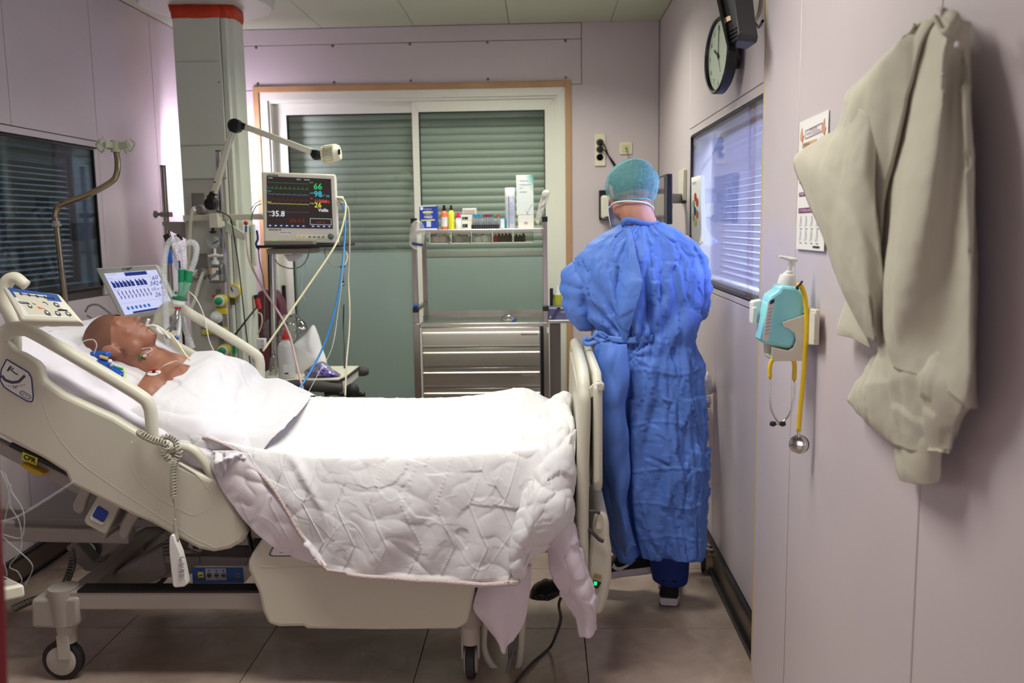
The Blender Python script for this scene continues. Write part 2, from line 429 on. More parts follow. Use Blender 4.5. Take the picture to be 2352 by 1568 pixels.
for i in range(5):
    for z in (2.700-.002, 2.472):
        x = -1.833+.4965*i
        MB().lathe((x, YB+.001, z), (0, -1, 0), [(0, .009), (.003, .0085), (.005, .004), (.005, .0001)], 12).build('screw', mat('screw_steel', (120, 112, 100), .3, 1), bw)
# cables hide the corner strips
structure(MB().box(XR-.006, XR, YB-.006, YB, BBH, CEIL).build('trim_1', M_GREYP))
structure(MB().box(XL-.1, XR+.1, YF-.08, YF, 0, CEIL).build('wall_front', M_WALL))
# --- balcony door: beech surround, pvc frame, two sliding sashes, roller shutter outside
d1 = sroot('window_1')
t_ = .036
MB().box(DX0-.0, DX0+t_, YB-.018, YB+.02, 0, DZ1).build('trim_board', M_ORANGE, d1, bevel=.002)
MB().box(DX1-t_, DX1, YB-.018, YB+.02, 0, DZ1).build('trim_board', M_ORANGE, d1, bevel=.002)
MB().box(DX0+t_, DX1-t_, YB-.018, YB+.02, DZ1-t_, DZ1).build('trim_board', M_ORANGE, d1, bevel=.002)
fx0, fx1, fz1 = DX0+t_, DX1-t_, DZ1-t_
def profile_frame(name, x0, x1, z0, z1, w_, y0, y1, mm, parent, wl_=None, wr_=None, wb=None, wt=None):
    wl_ = wl_ or w_; wr_ = wr_ or w_; wb = wb if wb is not None else w_; wt = wt or w_
    mb = MB(); 
    mb.prism([(x0, y0, z0), (x0+wl_, y0, z0+wb), (x0+wl_, y0, z1-wt), (x0, y0, z1)], (0, y1-y0, 0))
    mb.prism([(x1, y0, z0), (x1, y0, z1), (x1-wr_, y0, z1-wt), (x1-wr_, y0, z0+wb)], (0, y1-y0, 0))
    mb.prism([(x0, y0, z1), (x0+wl_, y0, z1-wt), (x1-wr_, y0, z1-wt), (x1, y0, z1)], (0, y1-y0, 0))
    if wb: mb.prism([(x0, y0, z0), (x1, y0, z0), (x1-wr_, y0, z0+wb), (x0+wl_, y0, z0+wb)], (0, y1-y0, 0))
    return mb.build(name, mm, parent, bevel=.002, smooth=False)
profile_frame('frame', fx0, fx1, .0, fz1, .052, YB-.005, YB+.16, M_PVC, d1, wb=.03)
profile_frame('frame_step', fx0+.045, fx1-.045, .03, fz1-.045, .022, YB+.012, YB+.16, M_PVC, d1, wb=.02)
# left sash (rear track), right sash (front track)
sl0, sl1 = fx0+.058, -.805; sr0, sr1 = -.845, fx1-.058
def sash(x0, x1, g0, g1, z0, z1, gz0, gz1, y):
    s_ = profile_frame('sash', x0, x1, z0, z1, .09, y, y+.04, M_PVC, d1, wl_=g0-x0, wr_=x1-g1, wb=gz0-z0, wt=z1-gz1)
    profile_frame('seal', g0-.001, g1+.001, gz0-.001, gz1+.001, .006, y-.002, y+.03, M_BLACK, s_)
    MB().box(g0, g1, y+.016, y+.022, gz0, gz1).build('glass_pane', M_GLASS, s_)
    return s_
sL = sash(sl0, sl1, -1.679, -.848, .03, 2.352, .14, 2.279, YB+.075)
sR = sash(sr0, sr1, -.800, .016, .03, 2.352, .14, 2.277, YB+.03)
MB().box(at(653,680,Y=YB+.07).x-.012, at(653,680,Y=YB+.07).x+.012, YB+.06, YB+.076, at(653,705,Y=YB+.07).z, at(653,655,Y=YB+.07).z).build('handle', M_BLACK, sL, bevel=.003)
# privacy film on the lower panes
M_FILM = mat('frosted_film', (146, 166, 154), .35, var=.06, vscale=3, bump=.02, bscale=500)
MB().box(-1.679, -.848, YB+.0895, YB+.0905, .14, 1.375).build('frosted_film', M_FILM, sL)
MB().box(-.800, .016, YB+.0445, YB+.0455, .14, 1.335).build('frosted_film', M_FILM, sR)
# roller shutter slats
M_SHUT = mat('shutter_aluminium', (192, 206, 194), .42, var=.05)
zz = 2.40; k = 0
while zz > .1:
    h_ = .0475
    pr = []
    for i in range(7):
        a = i/6; pr.append((YB+.20-.010*math.sin(math.pi*a), zz-h_*a))
    pts = [(-1.80, y, z) for y, z in pr]+[(-1.80, YB+.215, zz-h_), (-1.80, YB+.215, zz)]
    MB().prism(pts, (1.92, 0, 0)).build('slat', M_SHUT, d1)
    zz -= .0505; k += 1
MB().box(-1.86, .2, YB+.222, YB+.24, 0, 2.5).build('shutter_seal', M_GAP, d1)
MB().box(-.80, .016, YB+.13, YB+.16, 1.335, 1.375).build('transom_bar', M_PVC, d1, bevel=.003)
# --- left window with venetian blind between panes
w2 = sroot('window_2')
y0, y1, z0, z1 = wl['y0'], wl['y1'], wl['z0'], wl['z1']
def frame_x(name, x0, x1, y0, y1, z0, z1, w_, mm, parent, bev=.001):
    mb = MB().box(x0, x1, y0, y0+w_, z0, z1).box(x0, x1, y1-w_, y1, z0, z1).box(x0, x1, y0+w_, y1-w_, z0, z0+w_).box(x0, x1, y0+w_, y1-w_, z1-w_, z1)
    return mb.build(name, mm, parent, bevel=bev)
frame_x('gasket', XL-.03, XL+.003, y0, y1, z0, z1, .008, M_BLACK, w2)
frame_x('frame', XL-.1, XL-.012, y0+.002, y1-.002, z0+.002, z1-.002, .03, mat('window_reveal', (150, 158, 168), .4), w2)
MB().box(XL-.008, XL-.004, y0+.004, y1-.004, z0+.004, z1-.004).build('glass_pane', clear('tinted_glass', (206, 214, 222), .06, .01), w2)
M_SLATW = mat('blind_slat', (176, 186, 192), .45)
nb = int((z1-z0-.14)/.0262)
for i in range(nb):
    z = z1-.10-.0262*i
    MB().obox((XL-.055, (y0+y1-.12)/2-.04, z), (.0122, 0, -.0045), (0, (y1-y0-.26)/2+.04, 0), (.0002, 0, .0006)).build('slat', M_SLATW, w2)
MB().box(XL-.07, XL-.04, y0+.03, y1-.2, z1-.09, z1-.065).build('headrail', M_WHITE, w2, bevel=.002)
for yy in (y1-.29, y1-.19): MB().tube([(XL-.05, yy, z1-.07), (XL-.05, yy, z0+.03)], .0015, 5).build('blind_cord', M_WHITE, w2)
MB().box(XL-.07, XL-.04, y0+.03, y1-.2, z0+.012, z0+.03).build('bottom_rail', M_WHITE, w2, bevel=.002)
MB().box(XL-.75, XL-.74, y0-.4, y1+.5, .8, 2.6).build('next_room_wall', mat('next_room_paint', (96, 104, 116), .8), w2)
# --- right window
w3 = sroot('window_3')
y0, y1, z0, z1 = RW['y0'], RW['y1'], RW['z0'], RW['z1']
frame_x('gasket', XR-.003, XR+.03, y0, y1, z0, z1, .006, M_BLACK, w3)
frame_x('frame', XR+.012, XR+.1, y0+.002, y1-.002, z0+.002, z1-.002, .02, M_PVC, w3)
MB().box(XR+.004, XR+.008, y0+.004, y1-.004, z0+.004, z1-.004).build('glass_pane', clear('station_glass', (226, 230, 246), .07, .008), w3)
nb = int((z1-z0-.10)/.0262)
yb1 = at(1655, 500, X=XR+.05).y
M_SLATR = mat('blind_slat_station', (226, 228, 238), .4)
for i in range(nb):
    z = z1-.075-.0262*i
    MB().obox((XR+.055, (y0+yb1)/2, z), (.0122, 0, .0035), (0, (yb1-y0)/2, 0), (-.0002, 0, .0006)).build('slat', M_SLATR, w3)
MB().box(XR+.04, XR+.07, y0, yb1, z1-.06, z1-.035).build('headrail', M_WHITE, w3, bevel=.002)
for yy in (yb1-.08, yb1-.3, yb1-.6): MB().tube([(XR+.042, yy, z1-.06), (XR+.042, yy, z0+.01)], .0013, 5).build('blind_cord', M_WHITE, w3)
MB().box(XR+.72, XR+.73, 2.6, 5.4, .8, 2.6).build('station_wall', mat('station_paint', (214, 216, 232), .8), w3)
MB().box(XR+.11, XR+.72, 2.6, 5.4, .8, .82).build('station_counter', mat('station_paint', (214, 216, 232), .8), w3)
MB().box(XR+.11, XR+.72, 2.6, 5.4, 2.58, 2.6).build('station_ceiling', mat('station_paint', (214, 216, 232), .8), w3)
MB().box(XR+.11, XR+.72, 5.38, 5.4, .82, 2.58).build('station_side', mat('station_paint', (214, 216, 232), .8), w3)
MB().box(XR+.11, XR+.72, 2.6, 2.62, .82, 2.58).build('station_side', mat('station_paint', (214, 216, 232), .8), w3)
# --- sliding door leaf / cupboard front standing 5 cm proud of the right wall
PX = .70
pw = sroot('wall_right_front')
vy1, vy2 = at(1837, 200, X=PX).y, at(2165, 20, X=PX).y+.0
for a, b_ in ((vy1+.0022, PE-.016), (vy2+.0022, vy1-.0022), (.9, vy2-.0022), (-.4, .897)):
    MB().box(PX, PX+.024, a, b_, .0, CEIL).build('panel', M_WALL, pw, bevel=.0012, seg=1)
MB().box(PX+.024, PX+.05, YF, PE-.016, 0, CEIL).build('backing', M_GAP, pw)
MB().box(PX-.001, PX+.05, PE-.016, PE, 0, CEIL).build('edge_strip', mat('birch_edge', (206, 180, 134), .45), pw, bevel=.002)
# --- ceiling fixtures (out of frame, they light the room)
def fixture(x, y, label, hy=.3):
    t = thing('ceiling_light', label, 'lamp', (x, y, CEIL-.03))
    MB().box(x-.6, x+.6, y-hy, y+hy, CEIL-.012, CEIL-.001).build('housing', M_WHITE, t)
    MB().box(x-.575, x+.575, y-hy+.02, y+hy-.02, CEIL-.022, CEIL-.012).build('diffuser', glow('lamp_diffuser', (255, 255, 235), 2.0), t)
fixture(-.5, 2.35, 'recessed rectangular ceiling light above the hospital bed')
fixture(-.25, 4.72, 'recessed rectangular ceiling light near the balcony door', .2)
# ================================================================== THE BED
def pxs(pts, Y): return [at(x, y, Y=Y) for x, y in pts]
BN = 2.80
bed = thing('hospital_bed', 'adjustable cream hospital bed with raised head and moulded side rails', 'bed', (-.8, 3.28, 0))
# --- near head side rail
sr = MB().prism(pxs([(-70, 830), (-20, 795), (4, 778), (22, 797), (30, 806), (49, 813), (80, 832), (92, 846), (97, 872), (143, 905), (260, 958), (312, 990), (338, 1002), (364, 1008), (378, 1028), (393, 1056), (440, 1080), (480, 1098), (494, 1096), (512, 1128), (560, 1205), (566, 1225), (557, 1245), (527, 1262), (490, 1269), (455, 1262), (415, 1240), (345, 1201), (310, 1187), (160, 1112), (148, 1085), (100, 1055), (0, 1001), (-70, 965)], BN), (0, .045, 0)).build('side_rail_panel', M_CREAM, bed, bevel=.014, seg=3)
hr = [at(x, y, Y=BN+.022) for x, y in ((2, 800), (5, 775), (24, 758), (48, 755), (78, 765), (200, 835), (318, 906), (342, 930), (348, 965), (350, 1010))]
MB().tube(hr, [.024, .026, .026, .024, .0215, .0215, .0215, .0215, .0205, .0205], 14, sm=6).build('handle', M_CREAM, sr, sharp=180)
hr = [at(x, y, Y=BN+.022) for x, y in ((372, 1050), (384, 1033), (410, 1026), (440, 1032), (466, 1056), (486, 1088), (500, 1118))]
MB().tube(hr, .0165, 12, sm=6).build('handle', M_CREAM, sr, sharp=180)
MB().tube([at(x, y, Y=BN+.0056) for x, y in ((99, 880), (103, 930), (125, 985), (175, 1050), (240, 1100), (330, 1160), (400, 1205), (450, 1236), (500, 1258))], .0065, 8, sm=6).build('raised_line', M_CREAM, sr, sharp=180)
MB().tube([at(x, y, Y=BN+.0043) for x, y in ((304, 1012), (301, 1040), (306, 1075), (328, 1112), (372, 1146), (420, 1172), (445, 1182), (468, 1174), (490, 1152), (486, 1132), (455, 1092), (412, 1064))], .005, 8, sm=6).build('raised_line', M_CREAM, sr, sharp=180)
F = Fr(at(0, 0, Y=BN), (1, 0, 0), (0, 0, 1)); F.n = Vector((0, -1, 0))
def q(x, y, Y=BN): p = at(x, y, Y=Y); o = F.o; return (p.x-o.x, p.z-o.z)
dm = [(16, 825), (4, 848), (1, 872), (10, 888), (28, 900), (62, 920), (74, 922), (77, 912), (73, 868), (66, 855)]
MB().m(0).prism(pxs(dm, BN-.0005), (0, -.001, 0)).build('angle_label', M_PAPER, sr)
lab = MB(); F.line(lab, [q(*p) for p in dm+dm[:1]], .0036, .0022); lab.build('label_border', M_NAVY, sr)
lab = MB(); F.line(lab, [q(*p) for p in ((5, 862), (12, 872), (28, 878), (44, 876), (58, 862))], .009, .0022)
F.line(lab, [q(*p) for p in ((22, 845), (34, 856), (42, 860))], .004, .0022); F.disc(lab, *q(30, 846), .003, .001, .0022); F.line(lab, [q(*p) for p in ((18, 852), (23, 843), (27, 841))], .006, .0022)
for i in range(9): F.line(lab, [q(8+i*6, 884+4*math.sin(i/8*3.1)-3), q(8+i*6, 888+4*math.sin(i/8*3.1)-3)], .0012, .0022)
lab.build('angle_scale', flat('ink_grey', (70, 72, 80)), sr)
F.text('30°', *q(36, 889), .013, M_NAVY, sr, .0024, 'CENTER')
lab = MB(); ov = [(46, 900), (50, 897), (56, 899), (70, 908), (72, 913), (68, 916), (60, 914), (48, 906)]
F.line(lab, [q(*p) for p in ov+ov[:1]], .0018, .0022); lab.build('badge_outline', M_NAVY, sr)
F.text('Hill-Rom', *q(59, 906.5), .0085, M_NAVY, sr, .0024, 'CENTER', rot=-.47, name='badge_lettering')
# --- near foot side rail
fr = MB().prism(pxs([(602, 1236), (612, 1205), (640, 1180), (1090, 1200), (1096, 1250), (1092, 1350), (1082, 1400), (1074, 1432), (1050, 1446), (880, 1448), (705, 1446), (696, 1440), (640, 1441), (615, 1434), (602, 1405), (592, 1360), (580, 1334), (569, 1310), (569, 1290), (577, 1272)], BN), (0, .045, 0)).build('side_rail_panel', M_CREAM, bed, bevel=.014, seg=3)
MB().tube([at(x, y, Y=BN+.0025) for x, y in ((600, 1301), (660, 1302), (740, 1302), (800, 1303))], .004, 8, sm=4).build('raised_line', M_CREAM, fr, sharp=180)
MB().prism(pxs([(624, 1272), (634, 1245), (700, 1245), (700, 1276), (628, 1276)], BN-.0006), (0, -.001, 0)).build('label', M_PAPER, fr)
lab = MB(); F.line(lab, [q(*p) for p in ((700, 1276), (624, 1276), (619, 1272), (632, 1245))], .0028, .0024); lab.build('label_border', M_NAVY, fr)
lab = MB(); F.disc(lab, *q(650, 1262), .011, .001, .0022, ry=.006); F.line(lab, [q(*p) for p in ((642, 1268), (662, 1268))], .0012, .0022); lab.build('label_print', flat('ink_grey', (70, 72, 80)), fr)
# --- far side rail, head part
FY = 3.72
fp = MB().prism(pxs([(332, 775), (350, 735), (372, 705), (392, 690), (415, 694), (424, 708), (400, 720), (384, 730), (376, 748), (384, 764), (410, 790), (470, 822), (540, 852), (600, 868), (640, 905), (640, 960), (560, 960), (300, 860)], FY), (0, .04, 0)).build('side_rail_panel', M_CREAM, bed, bevel=.012, seg=3)
MB().tube([at(x, y, Y=FY+.02) for x, y in ((364, 745), (368, 722), (388, 703), (412, 706), (440, 722), (520, 770), (585, 812), (596, 828), (598, 850), (598, 880))], [.022, .023, .023, .022, .021, .021, .021, .021, .02, .02], 12, sm=5).build('handle', M_CREAM, fp, sharp=180)
# --- mattress: a raised back section and a flat one
def profile(pts, z0, y0, y1): return [(p[0], y0, p[1]) for p in pts]
mt = [(-1.79, 1.14), (-1.36, .90), (-1.24, .84), (-1.12, .80), (-.9, .775), (.07, .775), (.09, .77), (.09, .66), (-1.18, .66), (-1.33, .72), (-1.86, 1.03), (-1.85, 1.09)]
MB().prism([(x, 2.87, z) for x, z in mt], (0, .83, 0)).build('mattress', mat('mattress_cover', (206, 206, 214), .6), bed, bevel=.03, seg=3)
MB().prism([(-1.88, 2.86, 1.02), (-1.34, 2.86, .69), (.12, 2.86, .63), (.12, 2.86, .60), (-1.36, 2.86, .65), (-1.89, 2.86, .98)], (0, .85, 0)).build('mattress_support', M_FRAME, bed, bevel=.004)
# --- headboard hint and rail of the back section with CPR handle
bb = MB().beam(at(-40, 1003, Y=2.88), at(205, 1128, Y=2.88), .03, .045).build('back_section_beam', M_FRAME, bed, bevel=.006)
MB().beam(at(25, 1020, Y=2.855), at(200, 1108, Y=2.855), .012, .014).build('seam_strip', M_BLACK, bb)
lab = MB().prism(pxs([(52, 1037), (87, 1052), (83, 1069), (49, 1055)], 2.845), (0, .003, 0)).build('cpr_label', flat('label_yellow', (216, 206, 60)), bb)
FC = Fr(at(68, 1053.5, Y=2.8445), at(87, 1052, Y=2.845)-at(52, 1037, Y=2.845), (0, 0, 1)); FC.n = Vector((0, -1, 0))
FC.text('CPR', 0, 0, .0235, M_INK, bb, .0015, 'CENTER', name='cpr_lettering', bold=.0006)
MB().prism(pxs([(46, 1065), (56, 1066), (100, 1087), (98, 1092), (84, 1093), (66, 1084), (48, 1071)], 2.83), (0, .04, 0)).build('cpr_handle', mat('handle_ochre', (196, 160, 36), .45), bed, bevel=.005)
# --- swing brackets of the side rail and the latch box with the blue release
MB().prism(pxs([(186, 1108), (211, 1120), (196, 1152), (190, 1176), (180, 1182), (166, 1172), (166, 1158), (176, 1138)], 2.83), (0, .03, 0)).build('rail_arm', M_FRAME, bed, bevel=.006)
MB().prism(pxs([(294, 1172), (318, 1184), (300, 1212), (290, 1236), (280, 1240), (270, 1226), (276, 1204)], 2.83), (0, .03, 0)).build('rail_arm', M_FRAME, bed, bevel=.006)
lb = MB().prism(pxs([(226, 1134), (275, 1162), (268, 1176), (246, 1226), (238, 1228), (198, 1206), (191, 1196), (196, 1186)], 2.82), (0, .09, 0)).build('latch_box', mat('latch_plastic', (178, 172, 158), .45), bed, bevel=.009)
MB().prism(pxs([(252, 1176), (262, 1180), (276, 1165), (246, 1226), (240, 1240), (228, 1236), (238, 1228)], 2.822), (0, .085, 0)).build('latch_side', M_GREYP, lb, bevel=.003)
MB().prism(pxs([(220, 1162), (224, 1160), (248, 1172), (250, 1178), (238, 1202), (233, 1206), (208, 1193), (207, 1188)], 2.818), (0, .004, 0)).build('button_frame', M_PAPER, lb, bevel=.001)
MB().prism(pxs([(222, 1163), (226, 1162), (247, 1174), (249, 1179), (239, 1198), (234, 1200), (212, 1187), (211, 1183)], 2.814), (0, .006, 0)).build('release_button', mat('button_blue', (22, 54, 128), .35), lb, bevel=.003)
# --- undercarriage
MB().beam(at(-30, 1221, Y=3.0), at(302, 1228, Y=3.0), .05, .052).build('subframe_beam', M_FRAME, bed, bevel=.006)
MB().beam(at(-30, 1175, Y=3.55), at(420, 1195, Y=3.55), .05, .05).build('subframe_beam', M_FRAME, bed, bevel=.006)
MB().prism([(-1.9, 3.0, .50), (.0, 3.0, .50), (.0, 3.0, .53), (-1.9, 3.0, .53)], (0, .6, 0)).build('subframe_plate', M_GREYP, bed, bevel=.004)
arm = MB(); arm.prism(pxs([(165, 1372), (355, 1262), (372, 1250), (384, 1322), (250, 1376)], 3.05), (0, .12, 0)).build('lift_arm', M_GREYP, bed, bevel=.01)
MB().prism(pxs([(150, 1258), (172, 1240), (214, 1288), (236, 1290), (240, 1316), (196, 1312), (168, 1286)], 3.25), (0, .06, 0)).build('lift_link', M_GREYP, bed, bevel=.006)
MB().prism(pxs([(236, 1275), (280, 1256), (330, 1252), (336, 1262), (300, 1290), (248, 1325)], 3.3), (0, .3, 0)).build('actuator_cover', M_GREYP, bed, bevel=.012)
MB().cyl(at(300, 1300, Y=3.3), at(590, 1225, Y=3.3), .028, 16).build('actuator', M_STEEL, bed)
MB().prism(pxs([(368, 1255), (440, 1262), (440, 1320), (366, 1330)], 3.2), (0, .25, 0)).build('lift_housing', M_FRAME, bed, bevel=.01)
arm = MB(); arm.prism([(-.62, 3.1, .30), (-.2, 3.1, .52), (-.2, 3.1, .60), (-.66, 3.1, .38)], (0, .12, 0)).build('lift_arm', M_GREYP, bed, bevel=.01)
for yy in (2.87, 3.68):
    MB().box(-1.70, -.22, yy-.03, yy+.03, .262, .328).build('base_beam', M_FRAME, bed, bevel=.006)
for xx in (-1.62, -.30):
    MB().box(xx-.04, xx+.04, 2.88, 3.68, .27, .32).build('base_crossbeam', M_FRAME, bed, bevel=.006)
MB().box(-1.60, -.25, 2.838, 2.9, .325, .333).build('beam_seal', M_BLACK, bed)
M_TREAD = mat('castor_rubber', (34, 32, 34), .55)
def castor(x, y, edge=False, s=1):
    h = MB().lathe((x, y, .20), (0, 0, 1), [(0, .038), (.005, .046), (.07, .048), (.10, .05), (.134, .05)], 20).build('castor_housing', M_FRAME, bed)
    MB().lathe((x, y, .135), (0, 0, 1), [(0, .031), (.07, .034)], 18).build('castor_stem', mat('castor_plastic', (178, 172, 162), .45), h)
    dx, dy = ((1, 0) if edge else (0, 1))   # axle direction
    sx, sy = ((0, 1) if edge else (1, 0))
    c = Vector((x-sx*.02*s, y+sy*.02, .0705))
    MB().lathe(c-Vector((dx, dy, 0))*.016, (dx, dy, 0), [(0, .050), (0, .062), (.004, .070), (.028, .070), (.032, .062), (.032, .05)], 28).build('wheel', M_TREAD, h)
    for sg in (-1, 1):
        p = c+Vector((dx, dy, 0))*.019*sg
        MB().lathe(p, Vector((dx, dy, 0))*sg, [(-.006, .052), (0, .052), (.004, .046), (.004, .001)], 24).build('wheel_cover', mat('castor_plastic', (178, 172, 162), .45), h)
        e0 = c+Vector((dx, dy, 0))*.027*sg
        MB().obox(e0+Vector((sx*.018*s, -sy*.012, .055)), Vector((dx, dy, 0))*.004, Vector((sx, sy, 0))*.022, (0, 0, .045)).build('fork', mat('castor_plastic', (178, 172, 162), .45), h, bevel=.003)
castor(-1.665, 2.87); castor(-.262, 2.87, True); castor(-1.70, 3.66); castor(-.262, 3.66, True)
MB().prism(pxs([(70, 1376), (180, 1372), (180, 1436), (165, 1446), (96, 1444), (70, 1442)], 2.83), (0, .09, 0)).build('corner_cover', M_FRAME, bed, bevel=.012)
# --- foot board: bent tube frame, board and folded shelf
fb = MB().tube([(.118, 2.85, .30), (.122, 2.85, .70), (.128, 2.85, .93), (.128, 2.865, 1.0), (.128, 2.93, 1.045), (.128, 3.2, 1.06), (.128, 3.62, 1.06), (.128, 3.69, 1.03), (.126, 3.71, .96), (.12, 3.71, .5)], .0215, 14, sm=7).build('footboard_frame', M_CREAM, bed, sharp=180)
MB().box(.106, .134, 2.88, 3.68, .62, 1.02).build('footboard_panel', M_CREAM, fb, bevel=.008)
b2 = [(2.84, .70), (2.87, .665), (3.66, .665), (3.70, .70), (3.70, 1.03), (3.66, 1.07), (2.90, 1.07), (2.84, 1.02)]
MB().prism([(.158, y, z) for y, z in b2], (.030, 0, 0)).build('charting_shelf', M_CREAM, bed, bevel=.013, seg=3)
for yy in (2.86, 3.66):
    mb = MB().prism([(.128, yy, 1.0), (.175, yy, 1.045), (.195, yy, 1.03), (.195, yy, 1.01), (.14, yy, .975)], (0, .014, 0)); mb.cyl((.178, yy-.012, 1.022), (.178, yy+.01, 1.022), .014)
    mb.build('shelf_hinge', M_CREAM, bed, bevel=.003)
MB().cyl((.178, 2.845, 1.022), (.178, 2.836, 1.022), .009).build('hinge_bolt', M_STEEL, bed)
fm = MB().prism(pxs([(1366, 1186), (1374, 1174), (1392, 1179), (1399, 1200), (1400, 1232), (1405, 1262), (1405, 1330), (1396, 1375), (1384, 1406), (1372, 1416), (1350, 1400), (1345, 1330), (1352, 1290), (1356, 1235)], 2.86), (0, .35, 0)).build('foot_module', M_CREAM, bed, bevel=.012)
MB().prism(pxs([(1372, 1178), (1383, 1178), (1383, 1216), (1368, 1216)], 2.855), (0, .02, 0)).build('module_cheek', M_CREAM2, fm, bevel=.003)
MB().prism(pxs([(1367, 1316), (1382, 1321), (1380, 1330), (1364, 1326)], 2.856), (0, .004, 0)).build('status_window', flat('amber_window', (168, 136, 78)), fm)
MB().prism(pxs([(1364, 1332), (1381, 1338), (1374, 1351), (1362, 1349)], 2.856), (0, .004, 0)).build('indicator_recess', M_BLACK, fm)
MB().prism(pxs([(1365, 1335), (1372, 1337), (1370, 1345), (1364, 1343)], 2.853), (0, .003, 0)).build('indicator_light', glow('led_green', (40, 230, 120), 1.3), fm)
MB().tube([at(x, y, Y=2.85) for x, y in ((1345, 1192), (1346, 1180), (1352, 1174), (1368, 1174), (1378, 1178))], .0062, 8, sm=5).build('hook', mat('hook_dark', (62, 58, 58), .4), fm, sharp=180)
MB().tube([at(x, y, Y=2.845) for x, y in ((1345, 1232), (1347, 1221), (1353, 1216), (1364, 1226), (1376, 1238), (1386, 1243))], .0066, 8, sm=5).build('hook', mat('hook_dark', (62, 58, 58), .4), fm, sharp=180)
MB().prism(pxs([(1338, 1190), (1346, 1190), (1350, 1250), (1352, 1290), (1344, 1290)], 2.87), (0, .02, 0)).build('accessory_bar', M_STEEL, bed, bevel=.002)
MB().tube([at(x, y, Y=2.96) for x, y in ((1118, 1400), (1112, 1450), (1112, 1490), (1130, 1528), (1160, 1546), (1180, 1544), (1192, 1525), (1198, 1470), (1200, 1400))], .0125, 10, sm=6).build('foot_pedal_bar', M_CREAM, bed, sharp=180)
MB().prism([(-.30, 3.0, .40), (.16, 3.0, .40), (.16, 3.0, .47), (-.30, 3.0, .47)], (0, .6, 0)).build('foot_section_box', M_CREAM, bed, bevel=.01)
# --- operating panel clipped to the head rail
A, B, Cc, D = at(47, 737, Y=2.70), at(190, 739, Y=2.70), at(135, 674, Y=2.80), at(3, 657, Y=2.80)
r_, u_ = B-A, D-A; n_ = r_.cross(u_).normalized()
if n_.y > 0: n_ = -n_
cp = MB().prism([A-n_*.03, B-n_*.03, B+(Cc-B)*.5-n_*.03, Cc-n_*.03, D-n_*.03], n_*.032).build('operating_panel', M_CREAM2, bed, bevel=.010, seg=3)
class Qd:
    """print on the tilted keypad: bilinear between its four corners"""
    def P(s, u, v, d): return A.lerp(B, u).lerp(D.lerp(Cc, u), v)+n_*d
    def poly(s, mb, pts, d0=.001, d1=.0025): return mb.prism([s.P(u, v, d0) for u, v in pts], n_*(d1-d0))
    def disc(s, mb, u, v, r, d0=.001, d1=.0025, n=16): return s.poly(mb, [(u+r*math.cos(6.283*k/n)*.75, v+r*1.4*math.sin(6.283*k/n)) for k in range(n)], d0, d1)
Q = Qd()
Q.poly(MB(), [(.10, .12), (.90, .12), (.93, .68), (.13, .68)], .001, .003).build('keypad', M_PAPER, cp)
Q.poly(MB(), [(.13, .66), (.93, .66), (.95, .93), (.10, .97)], .001, .003).build('keypad_header', M_BLUE, cp)
mb = MB()
for k in range(5): Q.disc(mb, .28+k*.135, .80-.01*k, .032, .003, .004)
Q.poly(mb, [(.28, .79), (.84, .75), (.84, .77), (.28, .81)], .003, .004); mb.build('position_icons', flat('ink_steel', (40, 58, 96)), cp)
keys = [(.36, .50), (.33, .25), (.55, .52), (.72, .50), (.52, .26), (.70, .22), (.86, .20)]
keys = [(.42, .56), (.53, .25), (.60, .53), (.79, .54), (.70, .24), (.87, .24), (.31, .44)]
mb2 = MB()
for i, (u, v) in enumerate(keys):
    kk = Q.disc(MB(), u, v, .058 if i < 6 else .048, .003, .0042).build('key', flat('key_rim', (74, 84, 92)), cp); mb2 = MB()
    t = 1 if i in (0, 2, 3) else -1
    Q.poly(mb2, [(u-.03, v-.03*t), (u+.03, v-.03*t), (u, v+.04*t)], .0042, .0052).build('key_arrow', M_PAPER, kk)
mb = MB(); Q.poly(mb, [(.60, .38), (.66, .42), (.72, .36), (.80, .40), (.90, .38), (.90, .34), (.80, .34), (.72, .31), (.66, .36)], .003, .004)
Q.poly(mb, [(.56, .15), (.565, .15), (.50, .62), (.495, .62)], .003, .004); mb.build('patient_icon', M_INK, cp)
mb = MB(); Q.poly(mb, [(.44, .36), (.53, .36), (.51, .43), (.42, .43)], .003, .004); mb.build('lock_light', glow('led_orange', (236, 110, 60), 1.0), cp)
mb = MB(); Q.poly(mb, [(.17, .50), (.33, .50), (.31, .56), (.15, .56)], .003, .004); mb.build('badge_print', flat('ink_steel', (40, 58, 96)), cp)
FQ = Fr(Q.P(.17, .53, 0), r_, u_); FQ.n = n_
FQ.text('Hill-Rom', .0, 0, .0085, M_PAPER, cp, .0046, name='badge_lettering')
MB().tube([at(x, y, Y=2.86) for x, y in ((33, 830), (36, 790), (30, 745), (10, 690), (15, 650), (35, 638), (60, 655))], [.02, .02, .02, .024, .022, .02, .018], 12, sm=6).build('panel_arm', M_CREAM2, bed, sharp=180)
